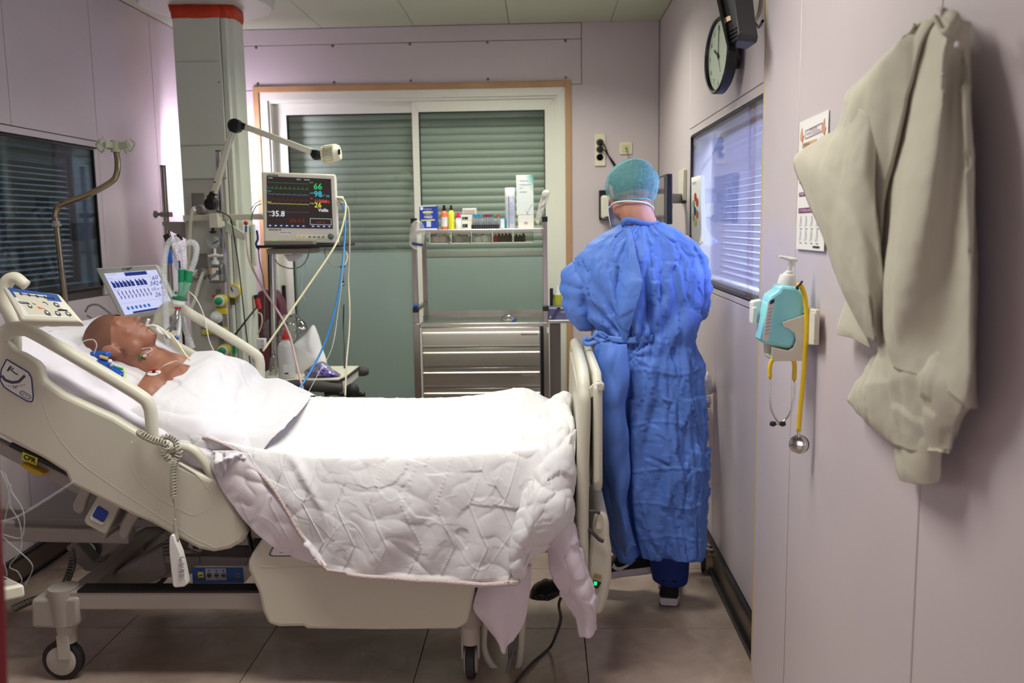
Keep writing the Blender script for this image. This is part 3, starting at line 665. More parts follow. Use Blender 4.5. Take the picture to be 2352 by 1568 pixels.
# --- battery / pump unit hung under the deck between the two rails
cu = MB().prism([at(441, 1342, Y=2.98), at(563, 1339, Y=2.98), at(563, 1300, Y=2.98), at(447, 1300, Y=2.98)], (0, .22, .0)).build('service_unit', M_CREAM2, bed, bevel=.005)
MB().prism(pxs([(449, 1277), (570, 1280), (563, 1302), (444, 1300)], 2.99), (0, .20, 0)).build('service_lid', M_GREYP, cu, bevel=.004)
FU = Fr(at(441, 1342, Y=2.978), (1, 0, 0), (0, 0, 1)); FU.n = Vector((0, -1, 0)); sc = (at(563, 1339, Y=2.978).x-at(441, 1342, Y=2.978).x)
def U(mb, x0, x1, y0, y1, d0, d1): return FU.rect(mb, x0*sc, x1*sc, y0*sc, y1*sc, d0, d1)
U(MB(), .02, .98, .03, .33, 0, .0015).build('service_label', M_BLUE, cu)
U(MB(), .27, .66, .09, .32, .0015, .0025).build('key_field', flat('key_field', (168, 172, 196)), cu)
U(MB(), .13, .235, .14, .25, .0015, .003).build('lockout_key', flat('key_yellow', (222, 210, 70)), cu)
for x in (.34, .48, .61, .88):
    kk = FU.disc(MB(), x*sc, .185*sc, .048*sc, .0025, .004).build('key', M_STEEL, cu); FU.line(MB(), [((x-.03)*sc, .19*sc), (x*sc, .175*sc), ((x+.03)*sc, .19*sc)], .0022, .0055).build('key_icon', M_INK, kk)
for x in (.34, .48, .61): FU.disc(MB(), x*sc, .275*sc, .012*sc, .0025, .0035).build('key_mark', M_INK, cu)
FU.line(MB(), [(.15*sc, .175*sc), (.22*sc, .20*sc)], .003, .0045).build('key_mark', M_INK, cu)
MB().beam(at(382, 1281, Y=3.0), at(462, 1284, Y=3.0), .03, .03).build('service_bracket', M_GREYP, cu, bevel=.004)
db = MB().prism(pxs([(430, 1258), (473, 1275), (570, 1275), (570, 1218), (440, 1218)], 3.1), (0, .25, 0)).build('control_box', M_CREAM2, bed, bevel=.004)
MB().beam(at(475, 1253, Y=3.098), at(570, 1253, Y=3.098), .004, .002).build('lid_joint', M_GAP, db)
MB().prism(pxs([(442, 1254), (456, 1256), (456, 1262), (443, 1260)], 3.094), (0, .004, 0)).build('socket_mark', M_BLUE, db)
MB().prism(pxs([(556, 1236), (562, 1236), (562, 1242), (556, 1242)], 3.095), (0, .004, 0)).build('socket_mark', M_INK, db)
MB().tube([at(x, y, Y=3.0) for x, y in ((566, 1190), (572, 1230), (580, 1265), (578, 1290))], .009, 8, sm=4, flat_=.4).build('strap', M_BLACK, bed)
# --- IV pole on the head end
iv = thing('infusion_pole', 'bent steel infusion pole with four hooks behind the patient head', 'pole', at(155, 790, Y=3.62))
MB().tube([at(x, y, Y=3.62) for x, y in ((157, 800), (150, 700), (139, 600), (129, 515), (127, 492), (140, 470), (200, 448), (252, 420), (268, 400), (270, 370), (267, 348))], .0118, 12, sm=7).build('pole_tube', mat('pole_bronze_steel', (150, 138, 112), .25, 1.0), iv, sharp=180)
MB().lathe(at(129, 514, Y=3.62)-Vector((0, 0, .012)), (0, 0, 1), [(0, .014), (.003, .019), (.010, .019), (.013, .015), (.022, .015), (.024, .012)], 18).build('collar', M_GREYP, iv)
MB().lathe(at(157, 800, Y=3.62)-Vector((0, 0, .01)), (0, 0, 1), [(0, .016), (.04, .016), (.045, .013), (.075, .013)], 18).build('collar', M_WHITE, iv)
hk = at(266, 345, Y=3.62); mhk = mat('hook_plastic', (142, 146, 122), .45)
hb = MB().lathe(hk-Vector((0, 0, .008)), (0, 0, 1), [(0, .018), (.004, .019), (.03, .017), (.035, .019), (.046, .019)], 18).build('hook_hub', mhk, iv)
mb = MB()
for a in (10, 100, 190, 280):
    ar = math.radians(a-22); d = Vector((math.cos(ar), math.sin(ar), 0))
    h = MB().beam(hk+Vector((0, 0, .018))+d*.012, hk+Vector((0, 0, .02))+d*.06, .008, .028).build('hook_arm', mhk, iv, bevel=.003)
    s_ = d.cross(Vector((0, 0, 1)))
    MB().tube([hk+d*.055+Vector((0, 0, .01)), hk+d*.066+Vector((0, 0, -.006)), hk+d*.082+Vector((0, 0, .008)), hk+d*.09+Vector((0, 0, .026)), hk+d*.078+Vector((0, 0, .036)), hk+d*.072+Vector((0, 0, .046))], .0036, 6, sm=4).build('hook_wire', mhk, h)
# ================================================================== LINEN ON THE BED
M_LINEN = mat('white_linen', (216, 213, 218), .85, bump=.05, bscale=500)
M_SHEETD = mat('draw_sheet', (220, 214, 222), .85, bump=.05, bscale=500)
M_QUILT = mat('quilted_blanket', (222, 220, 221), .9, bump=.06, bscale=350)
def gauss(x, c, w_): return math.exp(-((x-c)/w_)**2)
def mattress_z(x):
    """top of the mattress along the bed"""
    P = [(-1.95, 1.22), (-1.79, 1.14), (-1.36, .90), (-1.24, .84), (-1.12, .80), (-.9, .775), (.3, .775)]
    for (a, za), (b_, zb_) in zip(P, P[1:]):
        if x <= b_: return za+(zb_-za)*max(0, (x-a))/(b_-a)
    return .775
def wrinkle(p, s=1.0):
    q_ = Vector((p.x, p.y, p.z))
    w1 = noise.noise(q_*3.2+Vector((3, 1, 7))); w2 = 1-abs(noise.noise(Vector((q_.x*5.0, q_.y*5, q_.z*5))+Vector((w1*1.2, 0, 0))))*2
    w3 = 1-abs(noise.noise(q_*11+Vector((9, w1*2, 4))))*2
    return s*(w1*.012+max(w2, 0)**3*.009+max(w3, 0)**3*.0035)
# fitted bottom sheet: covers the back section and hangs a little at the near edge
rows = []
for yy, dz in ((2.845, -.10), (2.845, -.02), (2.87, .012), (2.95, .016), (3.1, .02), (3.3, .01), (3.5, .012), (3.66, .014), (3.715, -.03)):
    rows.append([Vector((x, yy, mattress_z(x)+dz+.006)) for x in (-1.85, -1.8, -1.7, -1.55, -1.4, -1.3, -1.2, -1.1, -.95)])
o = MB().grid(sheet(rows, 9, 7, lambda u, v, p, n: wrinkle(p*1.3, .8)+.004*math.sin(p.x*60+p.z*40)*gauss(p.y, 2.9, .1))).build('bottom_sheet', M_SHEETD, sharp=180, solid=.003, off=1)
tag(o, 'white fitted sheet covering the raised head end of the mattress', 'sheet')
# pillow under the head
pl = []
for i in range(13):
    v = i/12; row = []
    for j in range(17):
        u = j/16; e_ = (1-(2*u-1)**6)*(1-(2*v-1)**6)
        x = -1.79+.36*u; y = 3.0+.60*v
        row.append(Vector((x-.03*e_, y, mattress_z(x)+.02+.055*max(e_, 0)**.5-.03*gauss(u, .5, .35)*gauss(v, .45, .3))))
    pl.append(row)
mb = MB().grid(sheet(pl, 3, 3, lambda u, v, p, n: wrinkle(p*1.6, .7)))
o = mb.build('pillow', M_LINEN, sharp=180, solid=.02, off=-1); tag(o, 'flat white pillow under the patient head', 'pillow')
# ---- top sheet over chest and lap
def P_(x, y, Y): return at(x, y, Y=Y)
ts = [
 [P_(452, 806, 3.42), P_(505, 806, 3.44), P_(560, 826, 3.46), P_(592, 862, 3.5), P_(640, 868, 3.52), P_(690, 892, 3.5), P_(716, 906, 3.46)],
 [P_(430, 820, 3.30), P_(500, 813, 3.32), P_(548, 838, 3.34), P_(584, 878, 3.38), P_(640, 882, 3.40), P_(690, 900, 3.38), P_(712, 914, 3.34)],
 [P_(408, 843, 3.20), P_(480, 838, 3.20), P_(535, 866, 3.22), P_(576, 900, 3.24), P_(634, 905, 3.26), P_(684, 918, 3.26), P_(704, 924, 3.24)],
 [P_(384, 868, 3.10), P_(455, 874, 3.08), P_(518, 900, 3.08), P_(560, 930, 3.10), P_(612, 938, 3.12), P_(665, 940, 3.12), P_(690, 942, 3.12)],
 [P_(362, 892, 3.01), P_(425, 908, 2.98), P_(490, 934, 2.97), P_(536, 960, 2.99), P_(580, 968, 3.0), P_(630, 966, 3.02), P_(668, 964, 3.02)],
 [P_(346, 908, 2.95), P_(398, 936, 2.91), P_(460, 962, 2.89), P_(500, 984, 2.90), P_(548, 992, 2.92), P_(600, 992, 2.94), P_(645, 988, 2.94)],
 [P_(318, 930, 2.91), P_(372, 960, 2.875), P_(430, 986, 2.86), P_(474, 1004, 2.86), P_(520, 1014, 2.88), P_(570, 1016, 2.9), P_(620, 1012, 2.9)],
 [P_(288, 944, 2.895), P_(350, 984, 2.865), P_(408, 1010, 2.852), P_(448, 1028, 2.85), P_(500, 1040, 2.86), P_(545, 1044, 2.87), P_(595, 1044, 2.87)],
]
ts = [[q_+Vector((0, .20, -.17)) for q_ in ts[0]], [q_+Vector((0, .11, -.045)) for q_ in ts[0]]]+ts
def dts(u, v, p, n):
    f = .006*math.sin(u*14+v*5)*max(0, v-.2)+.010*gauss(u, .18+.25*v, .05)*gauss(v, .5, .35)
    return wrinkle(p*1.1, .6)*(1 if v > .06 else .6)+f+.008*crumple(p, 6)
o = MB().grid(sheet(ts, 16, 14, dts)).build('top_sheet', M_LINEN, sharp=180, solid=.003, off=-1)
tag(o, 'smooth white sheet drawn over the patient chest', 'sheet')
# draw sheet bunched at the hip, knot at the near edge
ds = [
 [P_(286, 938, 2.905), P_(340, 985, 2.875), P_(400, 1006, 2.86), P_(450, 1018, 2.86), P_(500, 1030, 2.88)],
 [P_(300, 958, 2.885), P_(348, 1005, 2.858), P_(405, 1024, 2.845), P_(456, 1034, 2.84), P_(505, 1046, 2.85)],
 [P_(318, 990, 2.868), P_(362, 1024, 2.85), P_(415, 1044, 2.835), P_(466, 1054, 2.82), P_(512, 1064, 2.83)],
 [P_(345, 1020, 2.86), P_(382, 1048, 2.853), P_(430, 1066, 2.85), P_(478, 1078, 2.83), P_(520, 1086, 2.82)],
 [P_(372, 1062, 2.862), P_(402, 1076, 2.86), P_(446, 1092, 2.858), P_(490, 1102, 2.85), P_(530, 1110, 2.84)],
]
o = MB().grid(sheet(ds, 14, 12, lambda u, v, p, n: wrinkle(p*1.5, 1.3)+.007*math.sin(v*19+u*6))).build('draw_sheet', M_SHEETD, sharp=180, solid=.003, off=-1)
tag(o, 'crumpled lilac-white sheet edge gathered beside the near rail handle', 'sheet')
# ---- quilted blanket
def body_z(x, y):
    P = [(-1.2, .93), (-1.08, .94), (-.915, .885), (-.75, .888), (-.6, .885), (-.41, .886), (-.25, .895), (-.15, .92), (-.085, .93), (-.03, .905), (.04, .86), (.1, .84)]
    z = P[-1][1]
    for (a, za), (b_, zb_) in zip(P, P[1:]):
        if x <= b_: z = za+(zb_-za)*max(0, (x-a))/(b_-a); break
    base = .80
    s_ = gauss(y, 3.33, .30 if y < 3.33 else .30)
    return base+(z-base)*s_
xsn = [-1.12, -1.02, -.92, -.8, -.68, -.56, -.44, -.32, -.22, -.14, -.08, -.02, .04, .088]
hem = {}
rows = []
for yy in (3.76, 3.70, 3.60, 3.48, 3.38, 3.28, 3.18, 3.06, 2.95, 2.87):
    r = []
    for i, x in enumerate(xsn):
        z = body_z(x, yy) if yy < 3.73 else .70
        x2 = x
        if i == 0: x2 = -1.05-.42*max(0, (3.40-yy))*.35+(0.02 if yy > 3.4 else 0)
        if i == 1: x2 = (-1.05-.15*max(0, 3.4-yy)-.92)/2
        r.append(Vector((x2, yy, z)))
    rows.append(r)
# hanging side: positions read along the drape (px at the drape's own plane Y)
def interp(L, t):
    n_ = len(L)-1; f = t*n_; i = min(int(f), n_-1); a, b_ = L[i], L[i+1]; f -= i
    return tuple(a[k]+(b_[k]-a[k])*f for k in range(3))
hang = [
 [(470, 1004, 2.86), (560, 1024, 2.835), (660, 1040, 2.82), (760, 1046, 2.81), (900, 1046, 2.81), (1040, 1044, 2.81), (1150, 1040, 2.81), (1230, 1030, 2.82), (1300, 1010, 2.85), (1322, 985, 2.9)],
 [(540, 1032, 2.83), (598, 1058, 2.80), (680, 1080, 2.785), (770, 1090, 2.78), (900, 1092, 2.78), (1040, 1090, 2.78), (1150, 1086, 2.78), (1225, 1076, 2.785), (1290, 1060, 2.80), (1322, 1040, 2.85)],
 [(592, 1080, 2.795), (640, 1110, 2.778), (705, 1130, 2.765), (785, 1140, 2.76), (900, 1144, 2.76), (1040, 1142, 2.76), (1145, 1138, 2.76), (1215, 1128, 2.76), (1280, 1112, 2.775), (1318, 1092, 2.82)],
 [(628, 1122, 2.775), (675, 1158, 2.762), (732, 1180, 2.752), (800, 1190, 2.75), (905, 1196, 2.75), (1040, 1196, 2.75), (1140, 1192, 2.75), (1205, 1180, 2.745), (1270, 1166, 2.755), (1316, 1146, 2.79)],
 [(664, 1180, 2.765), (705, 1212, 2.755), (752, 1232, 2.748), (815, 1242, 2.745), (910, 1248, 2.745), (1040, 1250, 2.745), (1135, 1246, 2.745), (1190, 1236, 2.735), (1240, 1226, 2.74), (1290, 1206, 2.765)],
 [(700, 1245, 2.76), (732, 1265, 2.752), (775, 1280, 2.745), (830, 1290, 2.742), (915, 1298, 2.742), (1040, 1300, 2.742), (1130, 1300, 2.742), (1180, 1288, 2.73), (1218, 1276, 2.735), (1250, 1258, 2.75)],
 [(750, 1308, 2.757), (776, 1312, 2.75), (812, 1317, 2.745), (860, 1322, 2.743), (925, 1328, 2.743), (1040, 1334, 2.743), (1120, 1338, 2.743), (1165, 1336, 2.73), (1190, 1336, 2.735), (1222, 1290, 2.745)],
]
for hr_ in hang:
    r = []
    for i in range(len(xsn)):
        a = interp(hr_, i/(len(xsn)-1)); r.append(at(a[0], a[1], Y=a[2]))
    rows.append(r)
NR = len(rows)-1; TOP = 9/NR
def quilt(p):
    """stitched wavy zigzag lines: valleys between puffed cells"""
    a = p.x*1.0; b_ = p.z*1.15-p.y*1.0
    k = 9.2
    ph = .55*(abs(((b_*7.0) % 2)-1)-.5)
    c = abs(((a*k+ph) % 1)-.5)*2
    d = abs(((b_*4.2+.35*math.sin(a*22)) % 1)-.5)*2
    w1 = 1-min(1, (1-c)/.10) if c > .9 else 0
    return -.0034*max(0, (c-.93)/.07)**1.5-.0012*max(0, (d-.95)/.05)
def dq(u, v, p, n):
    nz = noise.noise(Vector((p.x*2.3, p.y*2, p.z*2.6))+Vector((5, 2, 8)))
    h_ = wrinkle(p, .60)+nz*.012+.005*crumple(p, 6)+.0016*crumple(p+Vector((3, 0, 1)), 16)
    if v > TOP:
        t = (v-TOP)/(1-TOP)
        h_ += .011*math.sin(p.x*17+nz*4+1.0)*t*(1 if u < .82 else .5)+.007*math.sin(p.x*41+nz*7)*t
        # gathered folds towards the foot end
        h_ += gauss(u, .80+.03*t, .025)*-.022*math.sin(min(1, t*1.6)*1.57)+gauss(u, .87-.05*t, .03)*.032*min(1, t*1.5)+gauss(u, .93-.06*t, .02)*-.02*min(1, t*2)
        h_ += .012*gauss(u, .30, .05)*gauss(t, .45, .2)-.012*gauss(u, .235, .02)*gauss(t, .3, .22)
        h_ += .008*max(0, noise.noise(Vector((p.x*9, 3, p.z*5))))*t
    else:
        h_ += gauss(u, .90, .03)*.012*gauss(v/TOP, .8, .3)
        h_ += -.02*gauss(u, .965, .018)*gauss(v/TOP, .45, .3)+.012*gauss(u, 1.0, .02)
    h_ += quilt(p)
    e_ = min(1, min(u, 1-u)*60, (1-v)*60)
    return h_*(.35+.65*e_)
bl = thing('quilted_blanket', 'white quilted blanket with piped hem hanging over the near bed side', 'blanket', at(900, 1335, Y=2.75))
GB = sheet(rows, 26, 22, dq)
MB().grid(GB).build('blanket_cloth', M_QUILT, bl, sharp=180, solid=.006, off=-1)
hem_pts = [row[0] for row in GB[int(len(GB)*.60):]]+GB[-1][1:int(len(GB[-1])*.99)]
hem_pts = [p+Vector((0, -.004, 0)) for p in hem_pts[::6]]
M_PIPE = mat('hem_piping', (196, 176, 174), .8, bump=.6, bscale=120)
MB().tube(hem_pts, .0052, 7, sm=2).build('piping', M_PIPE, bl, sharp=180)
hb_ = []
for p in hem_pts[int(len(hem_pts)*.42):]: hb_.append(p)
MB().grid([[p+Vector((0, -.0015, .004)) for p in hb_], [p+Vector((0, -.003, -.012)) for p in hb_]]).build('hem_band', mat('hem_band_print', (214, 198, 196), .85, bump=.5, bscale=260), bl, solid=.003)
# turned-back underside of the blanket left of the piping
fb_ = [
 [(488, 1036, 2.80), (520, 1034, 2.80), (548, 1036, 2.80), (572, 1042, 2.80)],
 [(492, 1078, 2.79), (530, 1070, 2.785), (566, 1066, 2.785), (600, 1088, 2.785)],
 [(508, 1130, 2.785), (548, 1112, 2.775), (590, 1106, 2.772), (630, 1124, 2.775)],
 [(545, 1182, 2.78), (588, 1160, 2.768), (628, 1152, 2.765), (660, 1176, 2.768)],
 [(592, 1228, 2.778), (630, 1212, 2.765), (668, 1206, 2.762), (694, 1232, 2.764)],
 [(650, 1272, 2.778), (682, 1262, 2.768), (710, 1262, 2.765), (726, 1284, 2.764)],
 [(715, 1300, 2.778), (730, 1304, 2.77), (744, 1306, 2.766), (756, 1312, 2.764)],
]
o = MB().grid(sheet([[at(x, y, Y=Y) for x, y, Y in r] for r in fb_], 16, 12, lambda u, v, p, n: wrinkle(p*1.2, 1.0)+.006*math.sin(u*9+v*16)*(1-v)+quilt(p)*.8)).build('turned_back_fold', mat('blanket_underside', (224, 216, 221), .85, bump=.04, bscale=300), bl, sharp=180, solid=.005, off=1)
# knotted corner of the sheet
kn = [
 [(478, 1040, 2.815), (492, 1036, 2.79), (520, 1036, 2.775), (548, 1034, 2.79), (568, 1040, 2.80)],
 [(480, 1062, 2.80), (496, 1062, 2.765), (516, 1056, 2.755), (534, 1050, 2.765), (560, 1046, 2.785)],
 [(490, 1086, 2.795), (500, 1076, 2.775), (514, 1066, 2.765), (530, 1062, 2.770), (545, 1060, 2.785)],
 [(506, 1112, 2.79), (510, 1092, 2.785), (518, 1080, 2.778), (528, 1072, 2.778), (540, 1068, 2.785)],
]
o = MB().grid(sheet([[at(x, y, Y=Y) for x, y, Y in r] for r in kn], 12, 12, lambda u, v, p, n: wrinkle(p*2, 1.2)+.006*math.sin(u*22))).build('sheet_corner', M_LINEN, sharp=180, solid=.004, off=1)
tag(o, 'twisted white sheet corner lying at the top of the blanket fold', 'sheet')
# crumpled bunch against the footboard
bu = [
 [(1225, 925, 3.25), (1255, 918, 3.3), (1282, 912, 3.35), (1302, 914, 3.4), (1312, 920, 3.45)],
 [(1212, 965, 3.05), (1245, 950, 3.08), (1275, 938, 3.1), (1305, 940, 3.12), (1318, 950, 3.12)],
 [(1205, 1010, 2.92), (1240, 990, 2.92), (1272, 980, 2.92), (1304, 990, 2.94), (1322, 1000, 2.95)],
 [(1200, 1060, 2.83), (1238, 1044, 2.80), (1272, 1032, 2.80), (1304, 1046, 2.82), (1324, 1056, 2.86)],
 [(1196, 1120, 2.775), (1232, 1100, 2.735), (1268, 1092, 2.74), (1300, 1106, 2.765), (1326, 1116, 2.83)],
 [(1188, 1180, 2.75), (1226, 1160, 2.70), (1264, 1150, 2.70), (1298, 1160, 2.735), (1325, 1172, 2.80)],
 [(1176, 1240, 2.74), (1212, 1222, 2.69), (1254, 1206, 2.695), (1290, 1206, 2.73), (1318, 1218, 2.79)],
 [(1172, 1300, 2.74), (1196, 1285, 2.71), (1226, 1262, 2.72), (1262, 1240, 2.75), (1300, 1232, 2.79)],
 [(1186, 1342, 2.745), (1202, 1322, 2.735), (1222, 1300, 2.74), (1244, 1268, 2.755), (1274, 1250, 2.79)],
]
def dbu(u, v, p, n):
    nz = noise.noise(p*4+Vector((1, 5, 2)))
    return wrinkle(p*1.2, .9)+.016*math.sin(u*9+nz*3-v*2.5)*(1-.5*v)+.010*crumple(p, 8)+.003*crumple(p+Vector((2, 0, 5)), 19)
o = MB().grid(sheet([[at(x, y, Y=Y) for x, y, Y in r] for r in bu], 22, 14, dbu)).build('gathered_corner', M_QUILT, bl, sharp=180, solid=.006, off=1)
# two tails of the bottom sheet hanging below the foot end
t1 = [
 [(1098, 1300, 2.80), (1130, 1300, 2.79), (1170, 1300, 2.785), (1200, 1296, 2.79), (1222, 1290, 2.80)],
 [(1094, 1350, 2.80), (1126, 1345, 2.775), (1166, 1345, 2.765), (1196, 1345, 2.775), (1219, 1345, 2.80)],
 [(1084, 1398, 2.80), (1120, 1396, 2.77), (1156, 1394, 2.765), (1188, 1394, 2.775), (1213, 1396, 2.80)],
 [(1112, 1442, 2.80), (1132, 1440, 2.775), (1158, 1438, 2.77), (1182, 1436, 2.78), (1204, 1434, 2.80)],
 [(1148, 1492, 2.80), (1152, 1494, 2.795), (1160, 1500, 2.795), (1168, 1488, 2.795), (1178, 1474, 2.80)],
]
M_LILAC = mat('sheet_lilac_white', (222, 211, 222), .85, bump=.04, bscale=500)
o = MB().grid(sheet([[at(x, y, Y=Y) for x, y, Y in r] for r in t1], 12, 12, lambda u, v, p, n: wrinkle(p, .5)+.006*math.sin(u*8+2))).build('sheet_tail', M_LILAC, sharp=180, solid=.002, off=1)
tag(o, 'pointed corner of lilac-white sheet hanging beside the foot castor', 'sheet')
t2 = [
 [(1246, 1226, 2.79), (1270, 1216, 2.75), (1296, 1206, 2.75), (1318, 1200, 2.78), (1326, 1198, 2.82)],
 [(1256, 1280, 2.79), (1282, 1272, 2.745), (1306, 1266, 2.74), (1328, 1262, 2.77), (1340, 1262, 2.82)],
 [(1270, 1330, 2.79), (1296, 1322, 2.745), (1320, 1316, 2.735), (1342, 1310, 2.76), (1355, 1306, 2.81)],
 [(1292, 1382, 2.80), (1312, 1372, 2.75), (1334, 1366, 2.74), (1356, 1362, 2.76), (1371, 1360, 2.80)],
 [(1324, 1420, 2.80), (1336, 1416, 2.77), (1350, 1412, 2.76), (1364, 1408, 2.77), (1374, 1406, 2.80)],
 [(1332, 1462, 2.80), (1341, 1464, 2.775), (1352, 1463, 2.77), (1364, 1452, 2.78), (1375, 1447, 2.80)],
]
o = MB().grid(sheet([[at(x, y, Y=Y) for x, y, Y in r] for r in t2], 14, 14, lambda u, v, p, n: wrinkle(p*1.2, .4)+.004*math.sin(v*13+u*3)*gauss(v, .35, .3)+.006*math.sin(u*8)+.014*crumple(p, 11))).build('sheet_tail', M_LILAC, sharp=180, solid=.002, off=1)
tag(o, 'long twisted tail of lilac-white sheet hanging in front of the footboard', 'sheet')
# ================================================================== PEOPLE
M_SKIN = mat('skin_patient', (162, 108, 86), .5, var=.18, vscale=9, sss=.12, bump=.05, bscale=160)
M_SKIN2 = mat('skin_clinician', (196, 140, 112), .5, var=.08, vscale=12, sss=.12)
def body_mesh(mb, name, mm, parent, voxel=.006, smooth=6):
    """melt overlapping limb volumes into ONE continuous skin"""
    o = mb.build('tmp_body', mm, None, smooth=False)
    q_ = o.modifiers.new('r', 'REMESH'); q_.mode = 'VOXEL'; q_.voxel_size = voxel; q_.use_smooth_shade = True
    s_ = o.modifiers.new('s', 'SMOOTH'); s_.factor = .6; s_.iterations = smooth
    bpy.context.view_layer.update(); dg = bpy.context.evaluated_depsgraph_get()
    me = bpy.data.meshes.new_from_object(o.evaluated_get(dg)); loc = Vector(o.location); bpy.data.objects.remove(o)
    d = loc-(wbase(parent) if parent else Vector()); me.transform(Matrix.Translation(d))
    me.materials.clear(); me.materials.append(mm); me.polygons.foreach_set('use_smooth', [True]*len(me.polygons))
    p_ = bpy.data.objects.new(name, me); COL.objects.link(p_); 
    if parent: p_.parent = parent
    return p_
class HF:
    """head frame: origin at skull centre; f = face direction, u = crown direction, r = the person's own left"""
    def __init__(s, o, f, u):
        s.o = V(o); s.f = V(f).normalized(); s.u = V(u); s.u = (s.u-s.f*s.u.dot(s.f)).normalized(); s.r = s.f.cross(s.u)*-1
        s.R = Matrix((s.r, s.f, s.u)).transposed()
    def p(s, x, y, z): return s.o+s.r*x+s.f*y+s.u*z
def head(mb, H, k=1.0):
    def E(x, y, z, a, b_, c, n=10): mb.ball(H.p(x*k, y*k, z*k), (a*k, b_*k, c*k), n, H.R)
    E(0, -.012, .028, .077, .095, .084, 16)          # skull
    E(0, .022, -.012, .066, .072, .080, 12)          # face block
    E(0, .040, -.068, .046, .045, .040)              # jaw
    E(0, .064, -.090, .022, .018, .017)              # chin
    E(0, .074, .022, .050, .014, .012)               # brow
    E(0, .090, -.016, .010, .013, .024); E(0, .100, -.030, .013, .014, .011); E(-.010, .093, -.033, .008, .009, .007); E(.010, .093, -.033, .008, .009, .007)
    E(0, .082, -.056, .024, .011, .006); E(0, .080, -.066, .021, .011, .007)   # lips
    for s_ in (-1, 1):
        E(.031*s_, .068, .004, .016, .013, .010)     # closed lids
        E(.042*s_, .060, -.024, .018, .016, .016)    # cheekbone
        E(.050*s_, .012, -.058, .016, .034, .028)    # jaw angle
        E(.077*s_, -.006, -.008, .007, .018, .030); E(.082*s_, -.012, .006, .006, .015, .018); E(.079*s_, .000, -.030, .006, .009, .010)  # ear
def hand(mb, w_, d, pn, s=1.0, curl=.5, side=1):
    """palm and five fingers from wrist w_ along d, palm normal pn"""
    w_, d, pn = V(w_), V(d).normalized(), V(pn); pn = (pn-d*pn.dot(d)).normalized(); sd = d.cross(pn)*side
    for t in (-.028, -.010, .010, .027): mb.cap(w_+d*.012+sd*t*.6, w_+d*.085+sd*t, .015*s, .012*s)
    for t, L in ((-.030, .062), (-.011, .074), (.009, .080), (.028, .070)):
        a = w_+d*.085+sd*t; b_ = a+(d*math.cos(curl*.6)+pn*math.sin(curl*.6))*L*.48; c = b_+(d*math.cos(curl*1.6)+pn*math.sin(curl*1.6))*L*.32; e_ = c+(d*math.cos(curl*2.4)+pn*math.sin(curl*2.4))*L*.24
        mb.cap(a, b_, .0088*s, .0080*s); mb.cap(b_, c, .0080*s, .0074*s); mb.cap(c, e_, .0074*s, .0066*s)
    a = w_+d*.025+sd*.030; b_ = a+d*.030+sd*.028+pn*.010; c = b_+d*.030+sd*.006+pn*.008; mb.cap(a, b_, .012*s, .010*s); mb.cap(b_, c, .0098*s, .008*s)
# ---------------- patient
ang = math.radians(30)
hc = at(276, 786, Y=3.27)
pat = thing('person', 'bald patient lying on back with head tilted back, chest bare above the sheet', 'person', (hc.x, hc.y, .75))
mb = MB()
fdir = Vector((.42, -.10, .90)); udir = Vector((-.90, -.10, .32))
H = HF(hc, fdir, udir); head(mb, H, 1.12)
neck0 = H.p(0, -.02, -.055); sh = at(415, 862, Y=3.28); chest = Vector((-1.18, 3.30, .97))
nk = Vector((-1.47, 3.29, 1.035))
mb.cap(neck0, nk, .060, .066); mb.cap(H.p(0, .012, -.05), nk+Vector((0, 0, .012)), .045, .045)
mb.cap(nk, Vector((-1.42, 3.29, 1.0)), .07, .085)
shN = at(352, 905, Y=3.045); shF = Vector((-1.385, 3.46, .985))
shN = Vector((-1.405, 3.065, .955))
mb.cap(Vector((-1.42, 3.25, .995)), shN, .072, .062); mb.cap(Vector((-1.42, 3.33, .995)), shF, .072, .060)
mb.ball((-1.28, 3.29, .945), (.15, .17, .062), 14, Matrix.Rotation(math.radians(24), 3, 'Y'))
mb.ball((-1.33, 3.19, .985), (.10, .10, .065), 12, Matrix.Rotation(math.radians(24), 3, 'Y')); mb.ball((-1.33, 3.39, .985), (.10, .10, .065), 12, Matrix.Rotation(math.radians(24), 3, 'Y'))
mb.ball((-1.0, 3.30, .82), (.2, .15, .06), 12)
# upper arms, forearms and hands beside the trunk, thighs and shins under the blanket
mb.cap(shN+Vector((.005, -.01, -.005)), Vector((-1.19, 2.985, .85)), .054, .042); mb.cap(Vector((-1.19, 2.985, .85)), Vector((-.96, 3.03, .80)), .040, .028)
mb.cap(shF, Vector((-1.17, 3.50, .83)), .054, .044); mb.cap(Vector((-1.17, 3.50, .83)), Vector((-.95, 3.48, .79)), .040, .028)
hand(mb, (-.95, 3.03, .80), (1, .1, -.05), (0, 0, -1), .95, .3, 1); hand(mb, (-.94, 3.48, .79), (1, -.1, -.05), (0, 0, -1), .95, .3, -1)
for s_ in (-1, 1):
    mb.cap((-.88, 3.30+.09*s_, .80), (-.52, 3.32+.09*s_, .805), .055, .046); mb.cap((-.52, 3.32+.09*s_, .805), (-.13, 3.32+.07*s_, .818), .044, .034)
    mb.cap((-.13, 3.32+.07*s_, .82), (-.085, 3.32+.075*s_, .875), .034, .028)
body_mesh(mb, 'body', M_SKIN, pat, .0062, 5)
